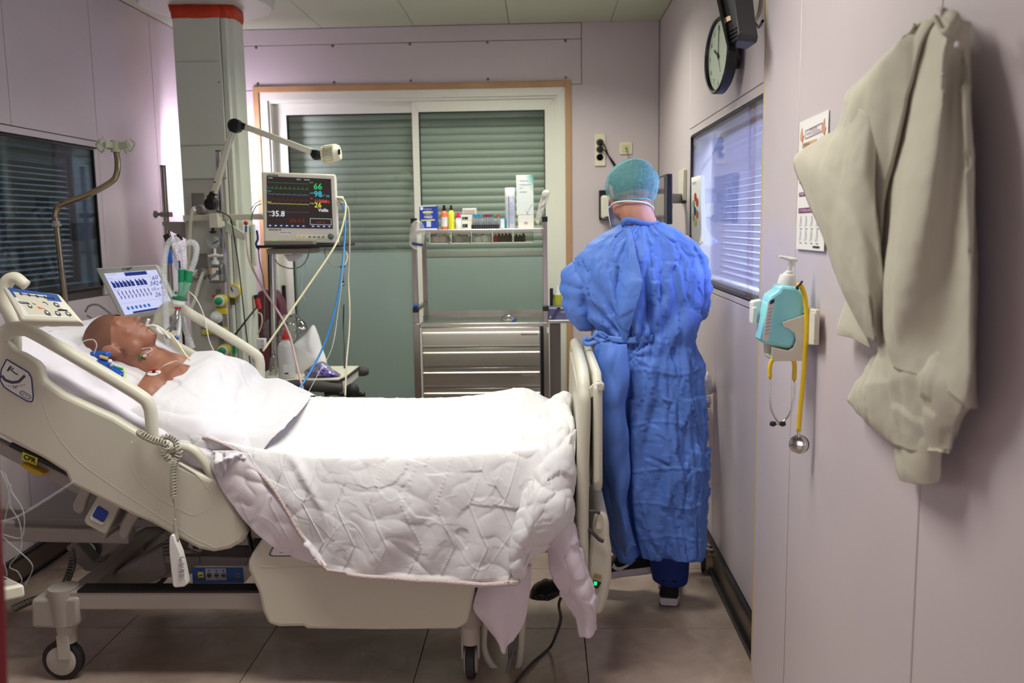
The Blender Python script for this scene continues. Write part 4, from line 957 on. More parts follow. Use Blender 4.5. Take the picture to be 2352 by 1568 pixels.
# close-cropped scalp, darker than the face
sc_ = []
for i in range(13):
    ph = math.pi*.64*i/12; row = []
    for j in range(28):
        th = 2*math.pi*j/28; fw = math.sin(th)
        ph2 = ph*(1.0 if fw < 0 else 1-.30*fw)
        row.append(H.p(1.12*.0805*math.sin(ph2)*math.cos(th), 1.12*(-.012+.0985*math.sin(ph2)*fw), 1.12*(.028+.0875*math.cos(ph2))))
    sc_.append(row)
MB().grid(sc_, wrap=True).build('hair', mat('scalp_stubble', (118, 76, 58), .65, var=.25, vscale=14, bump=.3, bscale=700), pat, sharp=180)
# electrode with red clip
ep = at(354, 857, Y=3.07); en = Vector((.25, -.62, .74)).normalized()
def on_skin(x, y, Y0=2.9):
    """first patient-skin point along a line of sight"""
    bpy.context.view_layer.update(); dg = bpy.context.evaluated_depsgraph_get()
    d = (at(x, y, Y=3)-Vector((0, 0, CAM_H))).normalized(); ob = [c for c in pat.children if c.name.startswith('body')][0]
    inv = ob.matrix_world.inverted(); hit, loc, nrm, _ = ob.ray_cast(inv @ Vector((0, 0, CAM_H)), d)
    return (ob.matrix_world @ loc, nrm) if hit else (at(x, y, Y=Y0+.15), Vector((0, -.6, .8)))
ep, en = on_skin(354, 857)
el = thing('electrode', 'white round chest electrode with red clip on the patient collarbone', 'electrode', ep+en*.001)
MB().lathe(ep+en*.0006, en, [(0, .0235), (.0018, .0232), (.0024, .020)], 24).build('pad', M_PAPER, el)
MB().lathe(ep+en*.002, en, [(0, .006), (.006, .006), (.008, .0035)], 12).build('snap', M_BLACK, el)
cl = ep+en*.008+Vector((-.003, 0, .005))
MB().obox(cl, (.011, 0, .002), (0, .006, 0), en*.003).build('clip', M_RED, el, bevel=.001)
MB().obox(cl+Vector((.012, 0, .0)), (.009, 0, 0), (0, .003, 0), en*.0025).build('clip_tail', M_RED, el, bevel=.001)
MB().tube([cl+Vector((.018, 0, 0)), at(380, 846, Y=3.08)+Vector((0, -.01, .012)), at(405, 836, Y=3.14)+Vector((0, -.01, .012)), at(420, 834, Y=3.2)+Vector((0, -.02, .006))], .0022, 6, sm=6).build('lead', mat('lead_beige', (196, 178, 158), .5), el, sharp=180)
# breathing tube fixed at the mouth
mo = H.p(0, .098, -.070)
tb = thing('breathing_tube', 'curved white breathing tube coming out of the patient mouth', 'tube', mo)
MB().tube([mo-H.f*.02, mo+H.f*.03, at(338, 748, Y=3.27), at(356, 748, Y=3.26), at(376, 760, Y=3.25), at(392, 778, Y=3.24)], .0058, 10, sm=7).build('tube_body', mat('tube_white', (226, 224, 214), .35), tb, sharp=180)
MB().tube([at(360, 752, Y=3.25), at(368, 760, Y=3.25), at(380, 766, Y=3.25)], [.006, .012, .008], 8, sm=4, flat_=.5).build('cuff_tape', M_PAPER, tb, sharp=180)
o = MB().tube([at(378, 758, Y=3.25), at(396, 772, Y=3.24), at(410, 790, Y=3.22), at(424, 812, Y=3.20), at(436, 826, Y=3.17)], .0038, 8, sm=6).build('feeding_tube', mat('tube_cream', (226, 214, 176), .4), sharp=180); tag(o, 'thin cream tube running from the mouth down under the top sheet', 'tube')
# neck line and its green clamp
p0, n0 = on_skin(322, 818)
nl = thing('neck_catheter', 'green clamped catheter taped on the patient neck', 'catheter', p0)
MB().obox(p0+n0*.006, (.010, 0, .004), (0, .004, 0), n0*.004).build('clamp', M_GREEN, nl, bevel=.0015)
MB().obox(p0+n0*.007, (-.002, 0, .009), (0, .003, 0), n0*.003).build('clamp_wing', M_GREEN, nl, bevel=.001)
MB().cyl(p0+n0*.006+Vector((.010, 0, .002)), p0+n0*.006+Vector((.022, 0, .004)), .0035, 10).build('hub', M_CREAM2, nl)
pa = [on_skin(x, y)[0] for x, y in ((332, 817), (340, 812), (350, 806), (346, 800), (336, 801), (326, 803))]
MB().tube([p+Vector((0, -.004, .003)) for p in pa], .0022, 6, sm=4).build('line', M_TUBE, nl, sharp=180)
# blue pump-line manifold beside the neck
mf = thing('syringe_manifold', 'blue stopcock manifold with coloured taps beside the patient neck', 'manifold', at(245, 850, Y=3.02))
a, b_ = at(222, 820, Y=3.05), at(282, 866, Y=2.98)
MB().beam(a, b_, .022, .026, (0, -.4, 1)).build('rail', M_BLUEP, mf, bevel=.004)
MB().beam(a+Vector((-.015, 0, .012)), a+Vector((.05, -.01, .01)), .03, .02).build('block', M_BLUEP, mf, bevel=.005)
MB().cyl(at(206, 822, Y=3.04), at(224, 832, Y=3.03), .013, 14).build('cap', M_PAPER, mf)
MB().cyl(at(230, 818, Y=3.02), at(248, 824, Y=3.02), .006, 10).build('tap', mat('tap_ochre', (196, 160, 92), .45), mf)
MB().cyl(at(264, 842, Y=3.0), at(282, 848, Y=3.0), .0042, 10).build('tap', M_GREEN, mf)
MB().ball(at(253, 829, Y=3.0), .007, 6).build('tap', M_WHITE, mf); MB().ball(at(256, 839, Y=3.0), .0065, 6).build('tap', mat('tap_grey', (170, 160, 170), .4), mf)
MB().tube([at(284, 845, Y=3.0), at(287, 858, Y=2.98), at(284, 872, Y=2.96)], .005, 8, sm=4).build('connector', mat('tap_lime', (196, 206, 150), .5), mf, sharp=180)
for k_, pts in enumerate((((170, 832), (200, 842), (232, 860), (262, 880), (285, 900)), ((58, 800), (78, 796), (96, 808), (130, 838), (160, 850), (185, 872), (222, 900), (262, 918)), ((216, 812), (222, 792), (214, 780), (196, 782), (180, 792)))):
    o = MB().tube([at(x, y, Y=2.99)+Vector((0, 0, .0)) for x, y in pts], .0022, 6, sm=6).build('infusion_line', M_TUBE, sharp=180)
    tag(o, ('thin clear infusion line lying below the blue manifold', 'long clear infusion line snaking over the sheet behind the near rail', 'looped clear infusion line beside the patient head')[k_], 'tube')
# ---------------- clinician, seen from behind
YC = 3.50
cli = thing('person', 'standing clinician seen from behind in blue gown and green hair net', 'person', (.38, YC, 0))
HC = at(1448, 440, Y=YC); 
H2 = HF(HC+Vector((-.002, .0, .0)), Vector((-.30, .93, -.22)), Vector((-.04, .12, 1)))
mb = MB(); head(mb, H2, 1.04)
c7 = at(1470, 518, Y=YC-.02)
mb.cap(H2.p(0, -.025, -.06), c7, .060, .068); mb.cap(H2.p(0, .0, -.07), c7+Vector((0, .03, .0)), .055, .06)
shL, shR = at(1338, 600, Y=YC), at(1592, 575, Y=YC)
mb.cap(c7+Vector((0, .02, -.04)), shL+Vector((.05, 0, .0)), .075, .065); mb.cap(c7+Vector((0, .02, -.04)), shR+Vector((-.05, 0, .0)), .075, .065)
mb.ball((.365, YC+.02, 1.24), (.15, .085, .20), 14); mb.ball((.37, YC+.01, 1.02), (.14, .09, .18), 12)
eL = at(1328, 705, Y=YC+.02); eR = at(1600, 700, Y=YC+.05)
wL = eL+Vector((.02, .22, .02)); wR = eR+Vector((-.10, .22, .03))
mb.cap(shL+Vector((.03, 0, -.02)), eL+Vector((.01, 0, .02)), .050, .040); mb.cap(eL, wL, .038, .027)
mb.cap(shR+Vector((-.03, 0, -.02)), eR+Vector((-.01, 0, .02)), .050, .040); mb.cap(eR, wR, .038, .027)
hand(mb, wL, (.4, .8, .1), (0, 0, -1), 1, .6, 1); hand(mb, wR, (-.4, .8, .1), (0, 0, -1), 1, .6, -1)
ankL = Vector((.375, 3.62, .14)); ankR = at(1538, 1345, Y=3.50); ankR.z = .11; ankR.y = 3.537
mb.cap((.29, YC, .92), (.29, 3.53, .52), .088, .058); mb.cap((.29, 3.53, .52), (.37, 3.62, .14), .054, .038)
mb.cap((.46, YC, .92), (.49, 3.48, .52), .088, .058); mb.cap((.49, 3.48, .52), ankR, .054, .038)
body_mesh(mb, 'body', M_SKIN2, cli, .0065, 4)
# gown: lofted rings read left/right in the photo, height by height
rings = [ # y px, left px, right px, depth half, yaw shift
 (512, 1440, 1506, .060), (520, 1428, 1520, .085), (540, 1392, 1556, .115), (562, 1356, 1590, .13), (590, 1330, 1608, .14), (630, 1326, 1612, .15), (680, 1338, 1608, .15), (720, 1356, 1600, .145), (752, 1374, 1594, .14), (780, 1382, 1590, .135), (800, 1376, 1594, .145),
 (840, 1368, 1604, .155), (900, 1366, 1609, .16), (960, 1366, 1612, .16), (1020, 1366, 1614, .16), (1080, 1368, 1615, .165), (1140, 1374, 1612, .165), (1200, 1384, 1610, .165), (1250, 1396, 1610, .165), (1280, 1406, 1609, .165)]
GR = []; NSEG = 230; dense = []
for i in range(len(rings)-1):
    a, b_ = rings[i], rings[i+1]; n_ = max(2, int((b_[0]-a[0])/3))
    for k_ in range(n_):
        t = k_/n_; t2 = t*t*(3-2*t)*.4+t*.6; dense.append(tuple(a[j]+(b_[j]-a[j])*(t2 if j else t) for j in range(4)))
dense.append(rings[-1])
waist = 780
for (py, lx, rx, dh) in dense:
    l_ = at(lx, py, Y=YC); r_ = at(rx, py, Y=YC); c = (l_+r_)/2; hw = (r_.x-l_.x)/2; row = []
    tt = (py-512)/(1280-512)
    low = max(0, (py-waist)/500); up_ = max(0, (waist-py)/260)
    for j in range(NSEG):
        th = 2*math.pi*j/NSEG; cs_, sn = math.cos(th), math.sin(th); u_0 = -cs_
        ex = .78 if py > 900 else .9
        x = math.copysign(abs(cs_)**ex, cs_)*hw; y = math.copysign(abs(sn)**ex, sn)*dh
        # fold field: sn < 0 is the back, facing the camera
        p = Vector((c.x+x, c.y+y, c.z+.052*low**2*(1 if sn < 0 else .3)+.012*low*u_0*(1 if sn < 0 else 0))); u = cs_
        back = max(0, -sn)
        nz = noise.noise(Vector((p.x*3, p.z*1.5, 2)))
        f = .010*(1-abs(noise.noise(Vector((p.x*9+nz*2, p.y*9, p.z*2.4))))*2)
        if back > .1:
            f += .010*max(0, 1-abs(noise.noise(Vector((u*3.4+p.z*1.0, p.z*2.2, 7))))*3.2)
            f += -.050*gauss(u, .02+.04*up_, .04)*gauss(py, 700, 80)      # deep opening between the two back flaps
            f += .022*gauss(u, -.22+.12*up_, .07)*gauss(py, 690, 110)+.016*gauss(u, -.42, .06)*gauss(py, 700, 70)
            f += -.020*gauss(u, -.34, .035)*gauss(py, 690, 80)
            f += .026*gauss(u, -.62-.0*low, .15)*min(1, low*2.5)           # left flap hangs proud
            f += -.075*gauss(u, -.36-.03*low, .05)*min(1, low*2.2)        # dark gap beside it
            # packing creases: horizontal and vertical lines pressed into the fabric
            for cy_, am in ((838, .006), (956, .006), (1062, .008), (1146, .007), (1226, .006)):
                f += am*.62*(1-min(1, abs(py+7*math.sin(u*5+cy_)+5*nz-cy_)/5))*(1 if u > -.4 else .4)
            for cx_ in (-.05, .38, .72): f += .0035*(1-min(1, abs(u-cx_)/.02))*min(1, low*3)
            # diagonal tension folds gathered at the waist tie
            if py < 860: 
                aa = math.atan2(u+.33, (790-py)/260.0+.05); f += .009*math.sin(aa*15+nz*2)*gauss(py, 735, 75)
            f += .006*noise.noise(Vector((u*7, p.z*9, 3)))
            f += .024*crumple(Vector((u*.7, 3, p.z)), 5.0)+.012*crumple(Vector((u*.8, 7, p.z)), 11)
        row.append(p+Vector((cs_*.6, sn, 0)).normalized()*f)
    GR.append(row)
M_GOWN = mat('gown_blue', (88, 128, 212), .62, var=.10, vscale=3.5, bump=.12, bscale=70)
M_GOWN_D = mat('gown_blue_shade', (84, 124, 206), .62)
hemrow = GR[-1]
for j, p in enumerate(hemrow):   # the hem dips at the sides and kicks out
    th = 2*math.pi*j/NSEG; u = math.cos(th); p.z += .018*max(0, -math.sin(th))*(1-((u+.0))**2)*(1 if u > -.5 else -.4)-.012
gw = MB().grid(GR, wrap=True).build('gown', M_GOWN, cli, sharp=180, solid=.0025, off=1)
# skirt flap on the left, folded over the back opening
def lofted(cols, nu, nv, fn): return sheet([[at(x, y, Y=Y) for x, y, Y in r] for r in cols], nu, nv, fn)
fl_ = [
 [(1378, 786, 3.315), (1398, 788, 3.290), (1420, 790, 3.285), (1440, 790, 3.295)],
 [(1370, 850, 3.315), (1394, 850, 3.270), (1420, 856, 3.260), (1444, 850, 3.285)],
 [(1374, 930, 3.315), (1396, 934, 3.265), (1420, 936, 3.255), (1440, 930, 3.285)],
 [(1380, 1010, 3.315), (1400, 1016, 3.265), (1424, 1018, 3.255), (1448, 1016, 3.285)],
 [(1390, 1090, 3.315), (1408, 1094, 3.265), (1430, 1096, 3.255), (1450, 1090, 3.285)],
 [(1406, 1170, 3.315), (1418, 1174, 3.265), (1432, 1176, 3.255), (1444, 1168, 3.285)],
 [(1414, 1230, 3.315), (1430, 1236, 3.265), (1446, 1236, 3.255), (1462, 1246, 3.285)],
 [(1432, 1281, 3.305), (1436, 1280, 3.275), (1446, 1268, 3.275), (1458, 1254, 3.285)],
]
def dfl(u, v, p, n): return .010*(1-abs(noise.noise(Vector((p.x*8, 4, p.z*7))))*2.2)+.005*math.sin(v*34+u*4)*gauss(u, .5, .5)
MB().grid(lofted(fl_, 10, 12, dfl)).build('back_flap', M_GOWN, cli, sharp=180, solid=.002, off=1)
# sleeves
def sleeve(pts, rs, seed):
    mb = MB(); P = crom(pts, 14); n_ = 44; G = []
    R_ = []
    for i in range(len(rs)-1):
        for k_ in range(14): R_.append(rs[i]+(rs[i+1]-rs[i])*k_/14)
    R_.append(rs[-1]); ref = Vector((1, 0, 0))
    for i, p in enumerate(P):
        t = (P[min(i+1, len(P)-1)]-P[max(i-1, 0)]).normalized(); ref = (ref-t*ref.dot(t)).normalized(); b2_ = t.cross(ref); row = []
        for j in range(n_):
            th = 2*math.pi*j/n_; d = ref*math.cos(th)+b2_*math.sin(th); q_ = p+d*R_[i]
            f = .016*crumple(Vector((th*.16*1.2, seed, q_.z+.4*q_.y)), 8)+.007*crumple(Vector((th*.16, seed+3, q_.z+.5*q_.y)), 17)+.004*math.sin(i*.8+3*noise.noise(q_*5+Vector((0, seed, 0))))*min(1, i/20)
            row.append(q_+d*f)
        G.append(row)
    return mb.grid(G, wrap=True).build('sleeve', M_GOWN, cli, sharp=180, solid=.0025, off=1)
sleeve([shL+Vector((.075, 0, -.035)), shL+Vector((.022, 0, -.06)), at(1334, 650, Y=YC), at(1334, 700, Y=YC+.02), at(1344, 722, Y=YC+.10), wL+Vector((0, -.02, .0))], [.060, .080, .074, .066, .055, .042], 1.0)
sleeve([shR+Vector((-.075, 0, -.035)), shR+Vector((-.026, 0, -.06)), at(1590, 640, Y=YC), at(1592, 694, Y=YC+.04), at(1580, 716, Y=YC+.12), wR+Vector((0, -.02, 0))], [.060, .076, .066, .058, .052, .042], 5.0)
# neck band, waist tie with its loose ends
MB().tube([at(x, y, Y=Yd) for x, y, Yd in ((1436, 524, 3.44), (1432, 512, 3.42), (1444, 505, 3.405), (1470, 511, 3.40), (1496, 516, 3.41), (1510, 512, 3.44))], .006, 8, sm=6, flat_=2.0).build('neck_band', M_GOWN_D, cli, sharp=180)
tie = lofted([[(1386, 768, 3.375), (1410, 772, 3.345), (1440, 774, 3.335), (1470, 772, 3.34), (1500, 768, 3.35)], [(1386, 782, 3.375), (1410, 787, 3.343), (1440, 789, 3.333), (1470, 788, 3.338), (1500, 784, 3.35)]], 6, 3, None)
MB().grid(tie).build('waist_tie', mat('gown_tie', (96, 138, 214), .6), cli, sharp=180, solid=.004)
for pts in (((1396, 774), (1378, 764), (1366, 772), (1352, 780), (1344, 776), (1342, 786), (1352, 790), (1372, 784), (1392, 780)), ((1390, 778), (1376, 768), (1370, 762), (1366, 770), (1374, 780), (1388, 786))):
    MB().tube([at(x, y, Y=3.345) for x, y in pts], .0045, 6, sm=5, flat_=2.2).build('tie_end', mat('gown_tie', (96, 138, 214), .6), cli, sharp=180)
MB().tube([at(x, y, Y=3.335) for x, y in ((1405, 786), (1398, 800), (1390, 820), (1388, 838))], .005, 6, sm=5, flat_=2.4).build('tie_end', mat('gown_tie', (96, 138, 214), .6), cli, sharp=180)
# collar point overlapping the opening
bp_ = [[(1432, 526, 3.40), (1440, 524, 3.385), (1450, 526, 3.38)], [(1430, 570, 3.365), (1446, 572, 3.34), (1460, 574, 3.325)], [(1424, 620, 3.35), (1446, 622, 3.315), (1472, 628, 3.295)], [(1414, 668, 3.345), (1440, 664, 3.30), (1476, 656, 3.285)], [(1412, 710, 3.35), (1430, 712, 3.305), (1462, 706, 3.295)], [(1418, 752, 3.355), (1430, 752, 3.32), (1448, 752, 3.315)], [(1424, 786, 3.36), (1430, 788, 3.34), (1438, 788, 3.335)]]
MB().grid(lofted(bp_, 10, 10, lambda u, v, p, n: .008*crumple(p, 16))).build('back_fold', M_GOWN, cli, sharp=180, solid=.002, off=1)
cpn = lofted([[(1426, 528, 3.42), (1438, 520, 3.40), (1452, 522, 3.40)], [(1430, 560, 3.385), (1442, 560, 3.37), (1455, 556, 3.38)], [(1442, 592, 3.365), (1450, 600, 3.352), (1458, 596, 3.36)], [(1452, 614, 3.36), (1462, 622, 3.345), (1466, 610, 3.355)]], 8, 8, dfl)
# green hair net: puffed cap gathered by an elastic
def netdisp(th, ph, q_): return .0022*math.sin(th*34+6*noise.noise(q_*14))*math.sin(ph)+.004*noise.noise(q_*16)
cap_ = []
for i in range(34):
    ph = math.pi*.70*i/33; row = []
    for j in range(96):
        th = 2*math.pi*j/96; fw = math.sin(th)
        puff = 1.0+.10*gauss(ph, 1.35, .5)*(1 if fw < 0 else .5)
        el_ = .80 if i == 33 else (.9 if i == 32 else 1)
        ph2 = ph*(1 if fw < 0 else 1-.30*fw)
        x = .094*math.sin(ph2)*math.cos(th)*puff*el_; y = -.018+.110*math.sin(ph2)*fw*puff*el_; z = .014+.107*math.cos(ph2)
        q_ = H2.p(x, y, z); q_ += (q_-H2.p(0, 0, .02)).normalized()*netdisp(th, ph, q_)
        row.append(q_)
    cap_.append(row)
m_ = bpy.data.materials.new('hair_net_green'); m_.use_nodes = True; N, L = nt(m_); b = N['Principled BSDF']
b.inputs['Base Color'].default_value = RGB(120, 190, 196); b.inputs['Roughness'].default_value = .7; b.inputs['Alpha'].default_value = .55
tc = N.new('ShaderNodeTexCoord'); n1 = N.new('ShaderNodeTexNoise'); n1.inputs['Scale'].default_value = 120; n1.inputs['Detail'].default_value = 3
L.new(tc.outputs['Object'], n1.inputs['Vector']); mr = N.new('ShaderNodeMapRange'); mr.inputs['From Min'].default_value = .0; mr.inputs['From Max'].default_value = 1.0; mr.inputs['To Min'].default_value = .28; mr.inputs['To Max'].default_value = .56
L.new(n1.outputs['Fac'], mr.inputs[0]); L.new(mr.outputs[0], b.inputs['Alpha'])
hn = MB().grid(cap_, wrap=True).build('hair_net', m_, cli, sharp=180)
ring = [p for p in cap_[-1]]
MB().tube(ring, .0035, 6, closed=True).build('net_elastic', mat('elastic_green', (120, 186, 190), .7), hn, sharp=180)
arc = []
for j in range(40):
    th = math.pi+math.pi*j/39; ph = 1.25-.62*math.sin(th-math.pi)
    arc.append(H2.p(.1*math.sin(ph)*math.cos(th), -.018+.1175*math.sin(ph)*math.sin(th), .014+.109*math.cos(ph)))
MB().tube(arc, .0022, 6).build('net_seam', mat('elastic_green', (120, 186, 190), .7), hn, sharp=180)
hr2 = []
for i in range(15):
    ph = math.pi*.66*i/14; row = []
    for j in range(40):
        th = 2*math.pi*j/40; fw = math.sin(th); ph2 = ph*(1 if fw < 0 else 1-.42*fw)
        q_ = H2.p(1.04*.082*math.sin(ph2)*math.cos(th), 1.04*(-.016+.099*math.sin(ph2)*fw), 1.04*(.024+.088*math.cos(ph2)))
        row.append(q_+(q_-H2.o).normalized()*.003*noise.noise(q_*60))
    hr2.append(row)
MB().grid(hr2, wrap=True).build('hair', mat('hair_dark', (34, 26, 24), .6, bump=.5, bscale=240), cli, sharp=180)
# beard edge and mask
MB().ball(H2.p(-.066, .024, -.058), (.009, .030, .036), 8, H2.R).build('beard', mat('hair_dark', (34, 26, 24), .6, bump=.5, bscale=240), cli, sharp=180)
mk = []
for i in range(7):
    row = []
    for j in range(13):
        a = -1.25+2.5*j/12; z = .002-.019*i
        row.append(H2.p(.072*math.sin(a), .030+.086*math.cos(a)+.012*math.sin(math.pi*i/6), z-.01*abs(math.sin(a))))
    mk.append(row)
M_MASK = mat('mask_white', (222, 226, 236), .7)
mk_ = MB().grid(mk).build('face_mask', M_MASK, cli, sharp=180, solid=.002)
MB().tube([H2.p(-.072, .055, -.072), H2.p(-.080, .0, -.078), H2.p(-.07, -.045, -.074), H2.p(-.02, -.086, -.066), H2.p(.04, -.084, -.058), H2.p(.078, -.03, -.05), H2.p(.08, .03, -.055)], .0028, 6, sm=8, flat_=1.4).build('mask_cord', M_MASK, mk_, sharp=180)
# trousers legs and shoes
M_TROU = mat('scrub_navy', (26, 52, 132), .75, bump=.05, bscale=200)
def trouser(c0, c1, r0, r1, seed):
    G = []
    for i in range(26):
        t = i/25; c = Vector(c0).lerp(Vector(c1), t); row = []
        for j in range(40):
            th = 2*math.pi*j/40; d = Vector((math.cos(th), math.sin(th), 0)); r_ = r0+(r1-r0)*t
            f = .012*gauss(t, .80, .10)*math.sin(th*2+1.2)+.010*max(0, math.sin(t*22+2*math.sin(th)))*max(0, t-.55)
            row.append(c+d*(r_+f)+Vector((0, 0, .006*math.sin(th*2+seed))))
        G.append(row)
    return MB().grid(G, wrap=True).build('trouser_leg', M_TROU, cli, sharp=180, solid=.003, off=1)
trouser((.49, 3.50, .62), (ankR.x+.006, 3.535, .084), .086, .068, 1.0)
trouser((.29, 3.55, .62), (.372, 3.63, .165), .085, .058, 2.4)
M_SOLE = mat('sole_white', (226, 220, 224), .55, var=.08, vscale=20)
def shoe(base, yaw, pitch=0.0, roll_=0.0):
    """trainer pointing to local +Y; heel at origin on the ground"""
    Rm = Matrix.Rotation(yaw, 3, 'Z') @ Matrix.Rotation(pitch, 3, 'X')
    def T(p): return V(base)+Rm @ V(p)
    root = MB(); W = [(-.005, .032), (.02, .040), (.07, .040), (.12, .037), (.17, .044), (.22, .047), (.26, .040), (.285, .020)]
    def ring(z, grow, lift=0): 
        pts = [Vector((w_*1+grow if w_ else 0, y, z+lift*max(0, y-.2))) for y, w_ in W]; pts2 = [Vector((-w_-grow, y, z+lift*max(0, y-.2))) for y, w_ in reversed(W)]
        return [T(p) for p in pts+pts2]
    Gs = [ring(.0, -.006, .1), ring(.004, .0, .1), ring(.018, .003, .1), ring(.030, .001, .1), ring(.036, -.003, .1)]
    mbs = MB().grid(Gs, wrap=True); n_ = len(Gs[0]); mbs.f.append(tuple(range(n_))[::-1]); mbs.f.append(tuple((len(Gs)-1)*n_+k_ for k_ in range(n_))); mbs.mi += [0, 0]
    sole = mbs.build('shoe_sole', M_SOLE, cli, bevel=0, sharp=60)
    def up(z, k_, y0, top): return [T(Vector((s_*w_*k_, y0+y*(1 if top is None else top), z))) for s_, seq in ((1, W), (-1, list(reversed(W)))) for y, w_ in seq]
    Gu = [up(.030, .98, 0, None), up(.045, .95, 0, None), up(.058, .86, .004, .90), up(.074, .80, .006, .60), up(.092, .82, .004, .42), up(.104, .80, .0, .38)]
    u_ = MB().grid(Gu, wrap=True).build('shoe_upper', mat('shoe_black_mesh', (14, 14, 18), .75, bump=.3, bscale=500), cli, sharp=180, solid=.003)
    return T, sole
T1, _ = shoe((.497, 3.465, .004), math.radians(-9))
T2, _ = shoe(at(1499, 1310, Y=3.6), math.radians(86), math.radians(-9))
M_SW = mat('mark_white', (232, 226, 230), .5)
def swoosh(T, side, s=1.0, y0=.10, z0=.062):
    pts = [(-.045, .004), (-.030, -.010), (-.008, -.012), (.02, .0), (.062, .024), (.022, .010), (-.004, .002), (-.022, .002), (-.030, .012), (-.034, .022)]
    w_ = .0405
    f_ = [T(Vector((side*(w_-.22*max(0, b_+.0)*.35), y0-a*s*side*0+(-a)*s, z0+b_*s-.018))) for a, b_ in pts]
    n_ = (T(Vector((side, 0, 0)))-T(Vector((0, 0, 0)))).normalized()
    return MB().prism(f_, n_*.0035).build('shoe_mark', M_SW, cli)
swoosh(T2, 1, 1.0, .14, .060); swoosh(T2, -1, 1.0, .12, .066); swoosh(T1, -1, .7, .06, .064); swoosh(T1, 1, .7, .06, .064)
# ================================================================== CEILING COLUMN AND WHAT HANGS ON IT
CY = 4.9
def bxp(mb, x0, y0, x1, y1, Y, d, ):
    """box whose front face spans photo pixels x0..x1, y0..y1 at depth Y, going back by d"""
    a, b_ = at(x0, y1, Y=Y), at(x1, y0, Y=Y); mx = at((x0+x1)/2, y1, Y=Y)
    return mb.box(at(x0, (y0+y1)/2, Y=Y).x, at(x1, (y0+y1)/2, Y=Y).x, Y, Y+d, mx.z, at((x0+x1)/2, y0, Y=Y).z)
colm = thing('supply_column', 'tall pale ceiling supply column with rails, sockets and orange tape at its top', 'column', (-1.83, 4.98, .45))
M_COL = mat('column_paint', (206, 210, 192), .4, bump=.02, bscale=300)
sec = [(-1.985, 4.9), (-1.735, 4.9), (-1.728, 4.912), (-1.70, 4.912), (-1.694, 4.925), (-1.668, 4.935), (-1.660, 4.95), (-1.660, 5.08), (-1.70, 5.10), (-1.985, 5.10)]
MB().prism([(x, y, .45) for x, y in sec], (0, 0, 2.30)).build('column_body', M_COL, colm, bevel=.004)
MB().box(-1.9795, -1.728, 4.892, 4.904, at(460, 333, Y=CY).z, at(460, 142, Y=CY).z).build('access_panel', M_COL, colm, bevel=.002)
MB().lathe(at(503, 189, Y=4.891), (0, -1, 0), [(0, .004), (.0015, .004)], 10).build('panel_screw', M_INK, colm)
MB().box(-1.975, -1.732, 4.889, 4.904, at(460, 410, Y=CY).z, at(460, 336, Y=CY).z).build('access_panel', M_COL, colm, bevel=.002)
MB().box(-1.97, -1.74, 4.894, 4.904, .5, at(460, 412, Y=CY).z).build('service_panel', mat('column_panel', (190, 188, 176), .45), colm, bevel=.003)
for x0, x1 in ((-1.694, -1.668),):
    MB().box(-1.7285, -1.7255, 4.905, 4.914, .5, 2.7).build('profile_line', M_GREYP, colm)
cen = Vector((-1.83, 5.0, 2.745))
MB().lathe(cen, (0, 0, 1), [(0, .30), (.004, .345), (.02, .36), (.062, .365)], 48).build('ceiling_canopy', mat('canopy_paint', (206, 206, 196), .4), colm)
tp = []
for z, g in ((2.672, .003), (2.70, .006), (2.742, .004)):
    row = []
    S2 = [Vector((x, y, 0)) for x, y in sec]; c_ = Vector((-1.82, 5.0, 0))
    L_ = []
    for a, b_ in zip(S2, S2[1:]+S2[:1]):
        for k_ in range(6): L_.append(a.lerp(b_, k_/6))
    for k_, p in enumerate(L_):
        d = (p-c_).normalized(); row.append(Vector((p.x, p.y, z+.007*noise.noise(Vector((k_*.4, z*9, 2)))))+d*(g+.003*noise.noise(Vector((k_*.9, z*20, 5)))))
    tp.append(row)
MB().grid(tp, wrap=True).build('tape', mat('tape_orange', (206, 62, 26), .5, var=.2, vscale=20), colm, solid=.002)
MB().prism([at(384, 5, Y=4.9), at(392, 8, Y=4.9), at(398, 26, Y=4.9), at(390, 27, Y=4.9)], (0, .003, 0)).build('tape_end', mat('tape_orange', (206, 62, 26), .5, var=.2, vscale=20), colm)
# sockets and gas outlets
def socket(x0, y0, x1, y1):
    s_ = bxp(MB(), x0, y0, x1, y1, 4.886, .012).build('outlet', mat('outlet_grey', (120, 116, 106), .5), colm, bevel=.002)
    bxp(MB(), x0+3, y0+10, x1-3, y1-3, 4.883, .006).build('outlet_flap', M_GREYP, s_, bevel=.001)
socket(440, 443, 470, 475); socket(446, 582, 476, 618); socket(452, 620, 472, 640)
bxp(MB(), 462, 744, 490, 768, 4.886, .02).build('outlet', M_GREYP, colm, bevel=.002)
bxp(MB(), 463, 757, 489, 768, 4.878, .02).build('outlet_band', flat('label_yellow', (216, 206, 60)), colm, bevel=.001)
for cx_, cy_ in ((452, 483), (455, 628)):
    a = at(cx_, cy_, Y=4.885); g_ = MB().lathe(a, (0, -1, 0), [(0, .022), (.01, .024), (.03, .022), (.034, .012), (.07, .010)], 18).build('gas_plug', M_WHITE, colm)
    MB().lathe(a+Vector((.03, 0, .003)), (0, -1, 0), [(0, .03), (.03, .028), (.04, .02)], 18).build('gas_collar', M_GREYP, g_)
o = MB().tube([at(441, 485, Y=4.80), at(438, 510, Y=4.80), at(434, 560, Y=4.82), at(432, 620, Y=4.84), at(426, 690, Y=4.86)], .010, 10, sm=6).build('gas_hose', mat('hose_cream', (220, 216, 196), .5), sharp=180); tag(o, 'thick cream gas hose hanging down the front of the supply column', 'hose')
